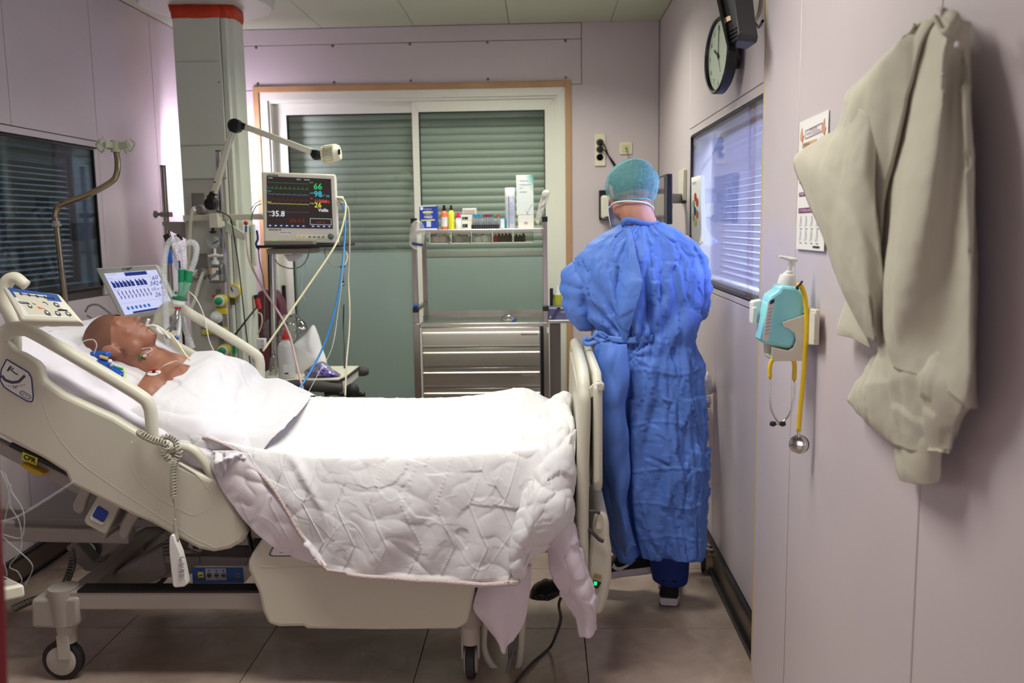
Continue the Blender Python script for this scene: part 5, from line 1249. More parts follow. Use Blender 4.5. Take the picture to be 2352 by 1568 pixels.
o = MB().tube([at(468, 625, Y=4.83), at(458, 650, Y=4.8), at(447, 690, Y=4.75), at(436, 715, Y=4.7)], .011, 10, sm=6).build('gas_hose', mat('hose_cream', (220, 216, 196), .5), sharp=180); tag(o, 'short cream gas hose leaving the lower column outlet at a slant', 'hose')
# horizontal equipment rail with clamp
rl = MB(); a, b_ = at(421, 501, Y=4.83), at(604, 497, Y=4.83); rl.beam(a, b_, .012, .032); rl.build('equipment_rail', M_CREAM2, colm, bevel=.003)
MB().lathe(b_+Vector((-.004, 0, 0)), (1, 0, 0), [(0, .017), (.02, .019), (.03, .017)], 14).build('rail_end', M_CREAM2, colm)
for xx in (432, 520): MB().cyl(at(xx, 500, Y=4.83), at(xx, 500, Y=4.92), .012).build('rail_bracket', M_CREAM2, colm)
MB().prism([at(505, 508, Y=4.86), at(518, 507, Y=4.86), at(562, 536, Y=4.86), at(562, 552, Y=4.86), at(548, 548, Y=4.86), at(505, 524, Y=4.86)], (0, .012, 0)).build('gusset', M_COL, colm, bevel=.002)
MB().prism([at(372, 509, Y=4.93), at(440, 509, Y=4.93), at(440, 552, Y=4.93), at(425, 548, Y=4.93), at(385, 528, Y=4.93), at(373, 518, Y=4.93)], (0, .3, 0)).build('side_shelf', mat('shelf_grey', (150, 142, 134), .5), colm, bevel=.003)
bxp(MB(), 577, 515, 585, 610, 5.0, .03).build('side_duct', M_COL, colm, bevel=.003)
# pole on the left, pole on the right
def pole(x0, y0, x1, y1, Y, r, label, name='equipment_pole', top=True):
    a, b_ = at(x0, y0, Y=Y), at(x1, y1, Y=Y); b_.x = a.x
    t = thing(name, label, 'pole', b_)
    MB().cyl(b_, a, r, 20).build('pole_tube', M_CHROME, t)
    MB().cyl(a, a+Vector((0, 0, .006)), r*1.02, 20).build('end_cap', M_BLACK, t)
    return t, a, b_
t, a, b_ = pole(374, 382, 400, 780, 4.95, .0165, 'short steel pole with a clamp knob left of the supply column')
MB().box(a.x-.024, a.x+.03, 4.925, 4.975, at(377, 498, Y=4.95).z, at(377, 487, Y=4.95).z).build('clamp', M_GREYP, t, bevel=.003)
k0 = at(366, 492, Y=4.95); MB().lathe(k0+Vector((.01, 0, 0)), (-1, 0, 0), [(0, .008), (.018, .009), (.024, .018), (.034, .022), (.038, .018)], 14).build('clamp_knob', M_GREYP, t)
t2_, a, b_ = pole(501, 348, 536, 905, 4.78, .0155, 'long steel pole in front of the supply column, rising above the rail')
for y0, y1 in ((508, 520),): bxp(MB(), 494, y0, 512, y1, 4.745, .03).build('clamp', M_CREAM2, t2_, bevel=.002)
# examination lamp
LY = 4.68
lp = thing('examination_lamp', 'jointed cream examination lamp arm with ribbed head reaching over the monitor', 'lamp', at(486, 482, Y=LY))
bxp(MB(), 480, 490, 500, 523, LY-.02, .07).build('rail_clamp', M_CREAM2, lp, bevel=.003)
MB().cyl(at(489, 523, Y=LY+.01), at(489, 536, Y=LY+.01), .008).build('clamp_screw', M_BLACK, lp); MB().lathe(at(489, 530, Y=LY+.01), (0, 0, -1), [(0, .018), (.012, .018)], 10).build('clamp_knob', M_BLACK, lp)
def joint(x, y, r, w_=.024): 
    p = at(x, y, Y=LY); return MB().lathe(p+Vector((0, w_, 0)), (0, -1, 0), [(0, r*.9), (.004, r), (w_*2-.004, r), (w_*2, r*.85), (w_*2+.002, r*.5)], 24).build('joint', M_BLACK, lp)
joint(486, 468, .033); joint(541, 289, .036); joint(727, 356, .026, .018)
MB().beam(at(487, 466, Y=LY), at(483, 448, Y=LY), .03, .036, (0, 1, 0)).build('joint_fork', M_BLACK, lp, bevel=.003)
MB().beam(at(484, 458, Y=LY), at(492, 442, Y=LY), .034, .034, (0, 1, 0)).build('joint_sleeve', M_BLACK, lp, bevel=.003)
a1 = MB().beam(at(489, 452, Y=LY), at(534, 300, Y=LY), .030, .032, (0, 1, 0)).build('lower_arm', M_CREAM2, lp, bevel=.004)
MB().beam(at(536, 304, Y=LY), at(540, 290, Y=LY), .036, .036, (0, 1, 0)).build('joint_sleeve', M_BLACK, lp, bevel=.003)
MB().beam(at(541, 284, Y=LY), at(565, 292, Y=LY), .034, .034, (0, 1, 0)).build('joint_sleeve', M_BLACK, lp, bevel=.003)
MB().beam(at(563, 291, Y=LY), at(720, 350, Y=LY), .032, .030, (0, 1, 0)).build('upper_arm', M_CREAM2, lp, bevel=.004)
MB().beam(at(715, 349, Y=LY), at(728, 354, Y=LY), .034, .030, (0, 1, 0)).build('joint_sleeve', M_BLACK, lp, bevel=.003)
MB().beam(at(728, 357, Y=LY), at(742, 354, Y=LY), .018, .022, (0, 1, 0)).build('head_stem', M_BLACK, lp, bevel=.002)
for xx, yy in ((493, 418), (489, 440)): MB().lathe(at(xx, yy, Y=LY-.017), (0, -1, 0), [(0, .005), (.001, .005)], 8).build('arm_mark', M_INK, lp)
hd = MB().lathe(at(738, 356, Y=LY), at(782, 350, Y=LY)-at(738, 356, Y=LY), [(0, .025), (.006, .042), (.03, .048), (.085, .046), (.10, .036), (.104, .02)], 28).build('lamp_head', mat('lamp_head_cream', (226, 222, 192), .4), lp)
ax = (at(782, 350, Y=LY)-at(738, 356, Y=LY)).normalized()
for k_ in range(9):
    z = -.036+.009*k_; p = at(757, 353, Y=LY)+Vector((0, -math.sqrt(max(.0001, .047**2-z*z)), z))
    MB().obox(p, ax*.026, (0, .003, 0), (0, 0, .0013)).build('cooling_slot', flat('slot_brown', (120, 112, 86)), hd)
MB().obox(at(783, 350, Y=LY)+Vector((0, -.038, 0)), ax*.005, (0, .004, 0), (0, 0, .014)).build('switch', M_BLACK, hd)
o = MB().tube([at(497, 484, Y=LY), at(506, 487, Y=LY), at(518, 492, Y=LY+.05), at(530, 503, Y=LY+.1), at(537, 540, Y=LY+.12), at(548, 610, Y=LY+.12), at(556, 680, Y=LY+.1), at(565, 760, Y=LY), at(576, 846, Y=LY-.1)], .0032, 6, sm=7).build('lamp_cable', M_BLACK, sharp=180); tag(o, 'thin black cable running down the right face of the supply column', 'cable')
o = MB().tube([at(534, 776, Y=4.74), at(552, 753, Y=4.75), at(572, 727, Y=4.8), at(592, 702, Y=4.95)], .0052, 8, sm=6).build('power_cable', M_BLACK, sharp=180); tag(o, 'short black cable slanting from the steel pole to the red plug', 'cable')
rp = at(592, 697, Y=5.0); pl_ = thing('plug', 'red and black plug beside the column above the maroon chair', 'plug', rp)
MB().cyl(rp+Vector((-.004, 0, .03)), rp+Vector((.004, 0, -.03)), .016, 12).build('plug_body', M_RED, pl_); MB().cyl(rp+Vector((-.01, -.002, .05)), rp+Vector((-.005, -.002, .028)), .014, 12).build('plug_grip', M_BLACK, pl_)
# wall lamp behind the column (source of the lilac glow)
wlp = thing('wall_lamp', 'wall lamp mostly hidden behind the supply column, throwing lilac light on the corner', 'lamp', (-2.12, 5.62, 1.9))
MB().box(-2.18, -1.92, 5.42, 5.44, 1.78, 2.18).build('lamp_back', M_WHITE, wlp, bevel=.004); MB().box(-2.08, -2.02, 5.44, 5.85, 1.95, 2.0).build('lamp_bracket', M_WHITE, wlp)
# soap bottle in a rail holder
sb = thing('pump_bottle', 'clear square pump bottle with handwriting on its label, hung beside the steel pole', 'bottle', at(495, 640, Y=4.74))
bxp(MB(), 478, 607, 512, 650, 4.70, .06).build('bottle', clear('cloudy_plastic', (226, 226, 220), .2, .2), sb, bevel=.01)
bxp(MB(), 480, 630, 510, 648, 4.705, .05).build('liquid', mat('soap_liquid', (196, 196, 190), .2, alpha=.7), sb, bevel=.008)
bxp(MB(), 483, 615, 502, 643, 4.698, .003).build('label', M_PAPER, sb); bxp(MB(), 483, 615, 487, 628, 4.697, .003).build('label_stripe', flat('stripe_orange', (220, 140, 60)), sb)
FS = Fr(at(493, 630, Y=4.695), (1, 0, 0), (0, 0, 1)); FS.n = Vector((0, -1, 0)); FS.text('Elody', 0, 0, .036, M_INK, sb, .001, 'CENTER', rot=.55, name='handwriting', bold=.0006)
MB().lathe(at(495, 607, Y=4.73), (0, 0, 1), [(0, .018), (.02, .018), (.022, .010), (.045, .010), (.047, .022), (.055, .022), (.057, .007), (.085, .007)], 16).build('pump', M_WHITE, sb)
MB().beam(at(478, 588, Y=4.73), at(512, 587, Y=4.73), .015, .012).build('spout', M_WHITE, sb, bevel=.003)
cup = thing('suction_regulator', 'round white suction regulator hanging under the lamp clamp', 'regulator', at(495, 560, Y=4.8))
MB().lathe(at(495, 555, Y=4.80), (0, -1, 0), [(0, .034), (.02, .038), (.035, .036), (.038, .028)], 24).build('dial', mat('dial_grey', (176, 178, 172), .4), cup)
MB().beam(at(488, 560, Y=4.76), at(502, 552, Y=4.76), .004, .006, (0, 1, 0)).build('pointer', M_INK, cup); MB().beam(at(493, 540, Y=4.81), at(493, 640, Y=4.83), .02, .03, (0, 1, 0)).build('backplate', M_GREYP, cup)
# flow meters: yellow rings, green knobs, gauge
def flow(x, y, Y, label, gauge=False, white=False):
    p = at(x, y, Y=Y); t = thing('flow_meter', label, 'flow meter', p-Vector((0, 0, .03)))
    MB().lathe(p+Vector((0, .06, 0)), (0, -1, 0), [(0, .030), (.03, .034), (.05, .034)], 22).build('ring', M_YEL if not white else M_WHITE, t)
    if gauge:
        MB().lathe(p+Vector((0, .01, 0)), (0, -1, 0), [(0, .038), (.014, .040), (.016, .034), (.010, .033), (.0101, .0)], 26).build('gauge_case', M_YEL, t)
        MB().lathe(p+Vector((0, .0, 0)), (0, -1, 0), [(0, .032), (.001, .032)], 26).build('gauge_face', M_PAPER, t)
        MB().beam(p+Vector((-.003, -.004, -.004)), p+Vector((-.012, -.004, .022)), .002, .006).build('needle', M_INK, t)
    else:
        MB().lathe(p+Vector((0, .01, 0)), (0, -1, 0), [(0, .029), (.008, .029), (.01, .026)], 22).build('scale_ring', M_WHITE, t)
        MB().lathe(p, (0, -1, 0), [(0, .020), (.018, .020), (.022, .016), (.024, .004)], 18).build('knob', M_GREEN if not white else M_WHITE, t)
    return t
flow(503, 691, 4.72, 'upper yellow flow meter with a green knob left of the steel pole')
flow(511, 806, 4.72, 'lower yellow flow meter with a green knob, just above the bed rail')
flow(536, 668, 4.86, 'yellow ringed pressure gauge with white face right of the steel pole', gauge=True)
flow(495, 729, 4.74, 'round white suction knob between the two green-knobbed flow meters', white=True)
bb_ = thing('gas_block', 'yellow gas connection block between the flow meters beside the steel pole', 'valve', at(512, 750, Y=4.8))
bxp(MB(), 494, 708, 520, 722, 4.75, .04).build('block', M_YEL, bb_, bevel=.004); bxp(MB(), 508, 752, 522, 775, 4.76, .05).build('block', M_YEL, bb_, bevel=.004); bxp(MB(), 500, 820, 524, 838, 4.76, .05).build('block', M_YEL, bb_, bevel=.004)
bxp(MB(), 488, 677, 496, 684, 4.74, .03).build('tab', M_RED, bb_); bxp(MB(), 534, 794, 540, 812, 4.84, .03).build('tab', M_GREEN, bb_); bxp(MB(), 500, 664, 512, 840, 4.80, .02).build('mount_bar', M_GREYP, bb_)
bxp(MB(), 528, 684, 540, 700, 4.86, .02).build('nut', mat('brass', (150, 136, 100), .3, 1), bb_)
# ================================================================== VENTILATOR
class Quad:
    """flat face through four measured corners: bl, br, tr, tl"""
    def __init__(s, bl, br, tr, tl):
        s.c = [V(bl), V(br), V(tr), V(tl)]; s.n = (s.c[1]-s.c[0]).cross(s.c[3]-s.c[0]).normalized()
        if s.n.y > 0: s.n = -s.n
    def P(s, u, v, d=0): return s.c[0].lerp(s.c[1], u).lerp(s.c[3].lerp(s.c[2], u), v)+s.n*d
    def poly(s, mb, pts, d0=0, d1=.001): return mb.prism([s.P(u, v, d0) for u, v in pts], s.n*(d1-d0))
    def rect(s, mb, u0, u1, v0, v1, d0=0, d1=.001): return s.poly(mb, [(u0, v0), (u1, v0), (u1, v1), (u0, v1)], d0, d1)
    def line(s, mb, pts, w_, d=.002):
        W = (s.c[1]-s.c[0]).length; Hh = (s.c[3]-s.c[0]).length
        for (a, b_), (c, e) in zip(pts, pts[1:]):
            L = math.hypot((c-a)*W, (e-b_)*Hh) or 1e-6; nx, ny = -(e-b_)*Hh/L*w_/2/W, (c-a)*W/L*w_/2/Hh
            s.poly(mb, [(a+nx, b_+ny), (a-nx, b_-ny), (c-nx, e-ny), (c+nx, e+ny)], d-.0006, d)
        return mb
    def text(s, body, u, v, size, m_, parent, d=.002, **k_):
        f = Fr(s.P(u, v, 0), s.c[1]-s.c[0], s.c[3]-s.c[0]); f.n = s.n
        return f.text(body, 0, 0, size, m_, parent, d, **k_)
vt = thing('ventilator', 'ventilator with a tilted light grey screen showing blue waveforms behind the patient', 'ventilator', (-1.98, 4.05, 0))
Qv = Quad(at(281, 738, Y=3.97), at(411, 714, Y=3.97), at(360, 606, Y=4.06), at(218, 615, Y=4.06))
Qv.poly(MB(), [(0, 0), (1, 0), (1, 1), (0, 1)], -.045, 0).build('screen_housing', mat('vent_grey', (186, 186, 176), .4), vt, bevel=.008)
Qv.rect(MB(), .10, .95, .10, .88, 0, .0016).build('display', glow('lcd_lavender', (208, 210, 246), 1.0), vt)
G_NAVY = glow('lcd_navy', (44, 60, 130), .9); G_BLUE = glow('lcd_blue', (60, 110, 190), 1.0); G_GREY = glow('lcd_grey', (150, 158, 196), .9)
mb = Qv.rect(MB(), .42, .78, .80, .87, .0016, .0022); Qv.rect(mb, .25, .95, .10, .135, .0016, .0022); mb.build('display_bars', G_NAVY, vt)
mb = MB()
for k_ in range(9):
    u = .14+.062*k_+(.02 if k_ > 5 else 0); Qv.poly(mb, [(u, .60), (u+.052, .60), (u+.052, .685), (u+.03, .70), (u+.012, .735), (u, .715)], .0016, .0024)
mb.build('pressure_waves', G_NAVY, vt)['kind'] = 'stuff'
mb = MB()
for k_ in range(9):
    u = .17+.063*k_; Qv.line(mb, [(u, .46), (u, .53), (u+.006, .53), (u+.008, .40), (u+.03, .44)], .0022, .0026); Qv.poly(mb, [(u+.002, .40), (u+.024, .40), (u+.01, .375)], .0018, .0026)
mb.build('flow_waves', G_NAVY, vt)['kind'] = 'stuff'
mb = MB(); Qv.line(mb, [(.12, .75), (.80, .755)], .001); Qv.line(mb, [(.12, .57), (.80, .57)], .001); Qv.line(mb, [(.12, .30), (.80, .30)], .001); Qv.line(mb, [(.80, .16), (.80, .80)], .001); mb.build('display_rules', G_GREY, vt)
for k_ in range(6):
    Qv.poly(MB(), [(.205+.072*k_+.022*math.cos(t), .205+.033*math.sin(t)) for t in [6.283*i/14 for i in range(14)]], .0016, .0026).build('touch_key', G_BLUE, vt)
for s_, u, v in (('60', .84, .71), ('34', .76, .60), ('24', .86, .60), ('10 x 400', .74, .485), ('26', .76, .375), ('0', .90, .375)):
    Qv.text(s_, u-.02, v, .030 if s_ != '10 x 400' else .022, G_NAVY, vt, .0028, name='display_digits')
for i, (u, v, s_) in enumerate(((.13, .78, 'Paw'), (.13, .545, 'Flow'), (.13, .84, 'VC-SIMV'))): Qv.text(s_, u, v, .012, G_GREY, vt, .0026, name='display_caption')
Qv.text('Dräger', .5, .945, .017, M_NAVY, vt, .001, align='CENTER', name='brand_lettering', bold=.0004)
mb = MB().box(-2.08, -1.80, 4.0, 4.35, .55, 1.05); mb.build('ventilator_body', M_CREAM2, vt, bevel=.02)
MB().cyl((-1.94, 4.12, 1.03), (-1.93, 4.06, 1.28), .02).build('screen_stem', M_GREYP, vt)
MB().box(-1.97, -1.91, 4.1, 4.2, .12, .56).build('stand_column', M_GREYP, vt, bevel=.004)
for dx, dy in ((-.22, -.18), (.22, -.18), (-.22, .22), (.22, .22)):
    MB().beam((-1.94, 4.15, .13), (-1.94+dx, 4.15+dy, .12), .04, .03).build('stand_foot', M_GREYP, vt, bevel=.004)
    w_ = Vector((-1.94+dx, 4.15+dy, .055)); MB().lathe(w_-Vector((0, .014, 0)), (0, 1, 0), [(0, .035), (0, .048), (.004, .055), (.024, .055), (.028, .048), (.028, .035)], 22).build('castor', M_TREAD, vt); MB().lathe(w_-Vector((0, .017, 0)), (0, 1, 0), [(0, .036), (.034, .036)], 18).build('castor_hub', M_WHITE, vt)
# corrugated hoses
def hose(pts, Y, r, label, mm=None, pitch=.0075, flatY=None):
    P = crom([at(p[0], p[1], Y=(p[2] if len(p) > 2 else Y)) for p in pts], 10); D = [0]
    for a, b_ in zip(P, P[1:]): D.append(D[-1]+(b_-a).length)
    n_ = int(D[-1]/pitch*4); Q_ = []; R_ = []
    j = 0
    for i in range(n_+1):
        s_ = D[-1]*i/n_
        while j < len(D)-2 and D[j+1] < s_: j += 1
        t = (s_-D[j])/max(1e-9, D[j+1]-D[j]); Q_.append(P[j].lerp(P[j+1], t)); R_.append(r*(1+.13*math.sin(2*math.pi*s_/pitch)))
    o = MB().tube(Q_, R_, 12).build('breathing_hose', mm or M_TUBE, sharp=180); tag(o, label, 'hose'); return o
hose([(384, 800), (380, 700), (377, 620), (383, 568), (399, 548), (414, 562), (423, 592), (424, 622)], 3.66, .0125, 'corrugated clear breathing hose arching up from the far rail to the green connector')
hose([(439, 622), (449, 592), (451, 566), (440, 556), (424, 562), (416, 580)], 3.68, .0120, 'corrugated clear breathing hose curling over the right of the green connector')
hose([(416, 722), (424, 752), (436, 782), (443, 800)], 3.80, .0125, 'corrugated clear breathing hose hanging below the connector behind the rail')
hose([(398, 552), (404, 600), (404, 660), (400, 700)], 3.72, .0110, 'corrugated clear breathing hose straight down beside the green connector')
yc = thing('y_connector', 'green and white Y connector joining the breathing hoses above the far rail', 'connector', at(412, 720, Y=3.62))
M_GT = mat('green_translucent', (24, 150, 100), .25, trans=.3)
MB().cyl(at(418, 618, Y=3.64), at(418, 648, Y=3.64), .0155).build('branch', M_GT, yc); MB().cyl(at(434, 622, Y=3.64), at(432, 648, Y=3.64), .0155).build('branch', M_GT, yc)
MB().tube([at(418, 646, Y=3.64), at(417, 664, Y=3.64), at(413, 682, Y=3.64)], [.0155, .013, .0115], 14, sm=5).build('leg', mat('green_pale', (128, 196, 168), .25, trans=.3), yc, sharp=180)
MB().tube([at(432, 646, Y=3.64), at(426, 664, Y=3.64), at(416, 682, Y=3.64)], [.0155, .013, .0115], 14, sm=5).build('leg', mat('green_pale', (128, 196, 168), .25, trans=.3), yc, sharp=180)
dn = (at(408, 706, Y=3.62)-at(412, 682, Y=3.62))
MB().lathe(at(412, 682, Y=3.62), dn, [(0, .020), (.002, .028), (.008, .029), (.010, .028)], 24).build('filter_ring', mat('green_dark', (16, 110, 70), .4), yc)
MB().lathe(at(411, 686, Y=3.62), dn, [(0, .026), (.02, .026), (.028, .018), (.034, .012)], 24).build('filter_body', M_WHITE, yc)
MB().lathe(at(409, 704, Y=3.62), dn, [(0, .0125), (.011, .0125)], 18).build('red_collar', M_RED, yc)
MB().ball(at(404, 672, Y=3.62), .006, 6).build('port_cap', mat('green_dark', (16, 110, 70), .4), yc)
MB().tube([at(408, 712, Y=3.61), at(404, 734, Y=3.58), at(394, 752, Y=3.5), at(384, 762, Y=3.44)], [.0105, .0105, .010, .009], 12, sm=6).build('catheter_mount', clear('milky_tube', (220, 220, 218), .3, .2), yc, sharp=180)
MB().tube([at(410, 714, Y=3.62), at(413, 740, Y=3.6), at(410, 770, Y=3.55)], .0065, 10, sm=6).build('side_tube', M_TUBE, yc, sharp=180)
MB().cyl(at(402, 772, Y=3.5), at(410, 778, Y=3.5), .007, 10).build('blue_valve', M_BLUEP, yc)
MB().lathe(at(386, 772, Y=3.44), (0, -1, .2), [(0, .010), (.003, .012), (.006, .010)], 16, ).build('port_ring', clear('milky_tube', (220, 220, 218), .3, .2), yc)
hh = thing('hose_holder', 'black hose holder with blue clips behind the hose loop', 'holder', at(385, 640, Y=3.9))
MB().tube([at(386, 540, Y=3.85), at(391, 560, Y=3.86), at(402, 590, Y=3.88), at(412, 640, Y=3.9), at(418, 720, Y=3.92), at(423, 800, Y=3.94)], .006, 8, sm=6).build('arm', M_BLACK, hh, sharp=180)
for x, y in ((385, 545), (410, 546)): MB().obox(at(x, y, Y=3.80), (.014, 0, .005), (0, .008, 0), (-.004, 0, .014)).build('clip', M_BLACK, hh, bevel=.003)
MB().obox(at(390, 590, Y=3.84), (.010, 0, 0), (0, .008, 0), (0, 0, .028)).build('clip', M_BLUEP, hh, bevel=.003); MB().obox(at(408, 608, Y=3.84), (.012, 0, 0), (0, .006, 0), (0, 0, .018)).build('clip', flat('clip_navy', (20, 34, 90)), hh, bevel=.003)
for nm, lab_, pts, Y, r, mm in (
  ('sampling_line', 'thin white line dropping from the connector behind the far rail', ((433, 668), (452, 688), (470, 730), (480, 780), (494, 812)), 3.7, .0022, M_WHITE),
  ('grey_cable', 'looped grey cable on the left wall beside the ventilator screen', ((196, 716), (205, 702), (225, 700), (246, 714), (254, 722), (240, 730), (215, 732), (200, 724)), 4.0, .0045, M_GREYP),
  ('grey_hose', 'dark grey hose behind the patient head', ((165, 775), (185, 762), (205, 758), (235, 764), (290, 780), (330, 800)), 3.95, .012, M_GREYP)):
    o = MB().tube([at(x, y, Y=Y) for x, y in pts], r, 8, sm=6).build(nm, mm, sharp=180); tag(o, lab_, 'cable' if 'cable' in nm else 'tube')
# ================================================================== PATIENT MONITOR ON ITS STAND
ms = thing('monitor_stand', 'steel monitor stand with a black-edged upper shelf and a lower tray', 'stand', (-1.40, 4.6, 0))
MB().cyl(at(631, 870, Y=4.62), at(626, 572, Y=4.62), .0155, 20).build('stand_pole', M_CHROME, ms)
MB().beam(at(617, 575, Y=4.66), at(624, 870, Y=4.66), .008, .012, (0, 1, 0)).build('stand_pole_edge', M_BLACK, ms)
sz = at(680, 565, Y=4.42).z; x0, x1 = at(584, 565, Y=4.42).x, at(783, 565, Y=4.42).x
MB().prism([(x0, 4.44, sz-.008), (x0+.02, 4.42, sz-.008), ((x0+x1)/2+.02, 4.405, sz-.008), (x1-.02, 4.42, sz-.008), (x1, 4.44, sz-.008), (x1, 4.76, sz-.008), (x0, 4.76, sz-.008)], (0, 0, .014)).build('upper_shelf', M_BLACK, ms, bevel=.002)
bxp(MB(), 612, 570, 708, 583, 4.46, .25).build('shelf_bracket', mat('bracket_putty', (156, 146, 128), .5), ms, bevel=.006)
tz = at(690, 872, Y=4.38).z
tray = [at(606, 866, Y=4.5), at(650, 878, Y=4.36), at(790, 864, Y=4.36), at(795, 858, Y=4.5)]
mb = MB().prism([(p.x, p.y, tz-.012) for p in (at(604, 872, Y=4.46), at(648, 872, Y=4.34), at(778, 872, Y=4.36), at(797, 872, Y=4.46))]+[(at(797, 872, Y=4.46).x, 4.8, tz-.012), (at(604, 872, Y=4.46).x, 4.8, tz-.012)], (0, 0, .010)); mb.build('lower_tray_edge', M_BLACK, ms, bevel=.002)
mb = MB().prism([(p.x, p.y, tz-.002) for p in (at(606, 872, Y=4.47), at(650, 872, Y=4.35), at(777, 872, Y=4.37), at(795, 872, Y=4.47))]+[(at(795, 872, Y=4.47).x, 4.79, tz-.002), (at(606, 872, Y=4.47).x, 4.79, tz-.002)], (0, 0, .006)); mb.build('lower_tray', M_CREAM2, ms, bevel=.001)
MB().box(-1.52, -1.02, 4.42, 4.78, tz-.06, tz-.012).build('tray_apron', M_CREAM2, ms, bevel=.006)
MB().box(-1.34, -1.28, 4.58, 4.68, .10, tz-.05).build('lower_column', M_GREYP, ms, bevel=.004)
for dx, dy in ((-.22, -.15), (.22, -.15), (-.22, .2), (.22, .2)):
    MB().beam((-1.31, 4.63, .11), (-1.31+dx, 4.63+dy, .10), .04, .03).build('stand_foot', M_GREYP, ms, bevel=.004)
    w_ = Vector((-1.31+dx, 4.63+dy, .045)); MB().lathe(w_-Vector((0, .014, 0)), (0, 1, 0), [(0, .03), (0, .040), (.004, .045), (.024, .045), (.028, .04), (.028, .03)], 20).build('castor', M_TREAD, ms)
mo_ = thing('patient_monitor', 'cream patient monitor with a dark screen of coloured waveforms and figures', 'monitor', at(690, 562, Y=4.5))
Qm = Quad(at(606, 557, Y=4.46), at(778, 559, Y=4.53), at(771, 400, Y=4.55), at(600, 394, Y=4.48))
bk = -Qm.n*.12
MB().prism([Qm.P(0, .06), Qm.P(.0, 0), Qm.P(1, 0), Qm.P(1, 1), Qm.P(0, 1)], bk).build('housing', mat('monitor_cream', (216, 212, 194), .38), mo_, bevel=.009, seg=3)
bxp(MB(), 606, 552, 720, 563, 4.45, .12).build('base_foot', mat('foot_taupe', (140, 132, 118), .5), mo_, bevel=.004)
Qs = Quad(Qm.P(.052, .215), Qm.P(.925, .215), Qm.P(.928, .925), Qm.P(.075, .935))
Qs.rect(MB(), -.006, 1.006, -.006, 1.006, 0, .0008).build('screen_rim', M_INK, mo_)
sc2 = Qs.rect(MB(), 0, 1, 0, 1, .0008, .0014).build('screen', glow('lcd_black', (56, 48, 46), .95), mo_)
G = lambda n, c, s=1.0: glow(n, c, s)
def wave(fn, v, colr, name, u0=.01, u1=.65, n_=150, w_=.0013):
    mb = MB(); pts = []
    for i in range(n_+1): t = i/n_; pts.append((u0+(u1-u0)*t, v+fn(t)))
    Qs.line(mb, pts, w_, .0024); o = mb.build(name, colr, mo_, smooth=False); o['kind'] = 'stuff'; return o
gG, gC, gR, gY, gW = G('lcd_green', (60, 200, 110)), G('lcd_cyan', (70, 190, 210)), G('lcd_red', (190, 62, 54)), G('lcd_yellow', (214, 222, 90)), G('lcd_white', (230, 232, 236))
wave(lambda t: 0, .885, G('lcd_green_dim', (70, 150, 100), .8), 'trace_flat', n_=1)
wave(lambda t: (.045 if (t*9.4) % 1 < .05 else (-.012 if (t*9.4) % 1 < .1 else .004*math.sin(t*60))), .775, G('lcd_green_mid', (60, 160, 90), .9), 'trace_ecg', w_=.001)
wave(lambda t: .014*(1-((t*7.8) % 1))*1.6-.006+.006*math.sin(t*98), .655, G('lcd_cyan_dim', (80, 160, 170), .9), 'trace_pleth')
wave(lambda t: .05*math.exp(-((t*8.6) % 1)*3.0)-.02, .555, G('lcd_red_dim', (140, 48, 42), .9), 'trace_pressure', w_=.001)
wave(lambda t: .007*math.sin(t*98)+.003*math.sin(t*50), .475, gY, 'trace_resp', n_=200, w_=.0014)
wave(lambda t: 0, .315, G('lcd_greyline', (150, 150, 140), .7), 'trace_idle', n_=1, w_=.0008)
for s_, u, v, sz_, m_, nm in (('66', .725, .835, .070, gG, 'pulse_digits'), ('98', .73, .685, .064, gC, 'oxygen_digits'), ('113/64', .73, .545, .036, G('lcd_redtext', (232, 90, 74)), 'pressure_digits'), ('(83)', .89, .54, .026, G('lcd_redtext', (232, 90, 74)), 'pressure_digits'), ('26', .73, .465, .058, gY, 'breathing_digits'), ('Veille', .79, .365, .036, gW, 'standby_lettering'), ('35.8', .065, .27, .062, gW, 'temperature_digits'), ('66', .92, .655, .026, gC, 'small_digits'),
    ('ECG', .665, .915, .015, gG, 'caption'), ('SpO2', .665, .705, .017, gC, 'caption'), ('PA', .67, .595, .017, G('lcd_redtext', (232, 90, 74)), 'caption'), ('Resp', .665, .50, .015, gY, 'caption'), ('Pleth', .005, .715, .015, gC, 'caption'), ('Resp', .005, .505, .016, gY, 'caption'), ('Temp', .005, .31, .015, gW, 'caption'), ('T1', .03, .235, .014, gW, 'caption'), ('Adulte', .02, .975, .013, gW, 'caption'), ('12:12', .46, .965, .015, gW, 'clock_digits'), ('Normal', .58, .965, .014, gW, 'caption'), ('/  ---', .81, .125, .022, G('lcd_redtext', (232, 90, 74)), 'pressure_dashes'), ('---', .76, .125, .022, G('lcd_redtext', (232, 90, 74)), 'pressure_dashes')):
    Qs.text(s_, u, v, sz_*.62, m_, mo_, .0026, name=nm, bold=.0004 if sz_ > .03 else 0)
mb = MB(); Qs.line(mb, [(.66, .075), (.66, .195), (.985, .195), (.985, .075), (.66, .075)], .0014, .0026); mb.build('pressure_box', gW, mo_)
for x_, rws in ((.35, 4), (.39, 4), (.42, 3), (.48, 4), (.54, 4)):
    mb = MB()
    for r_ in range(rws): Qs.rect(mb, x_, x_+.024, .115+.02*r_, .127+.02*r_, .0014, .0024)
    mb.build('trend_table', G('lcd_red_dim', (140, 48, 42), .9), mo_)['kind'] = 'stuff'
for k_ in range(11):
    u = .085*k_+(.06 if k_ > 6 else 0); key = Qs.rect(MB(), u+.012, u+.078, .008, .06, .0014, .0022).build('soft_key', G('lcd_key', (50, 56, 92), .9), mo_); Qs.rect(MB(), u+.03, u+.058, .032, .048, .0022, .0028).build('soft_key_icon', gW, key)
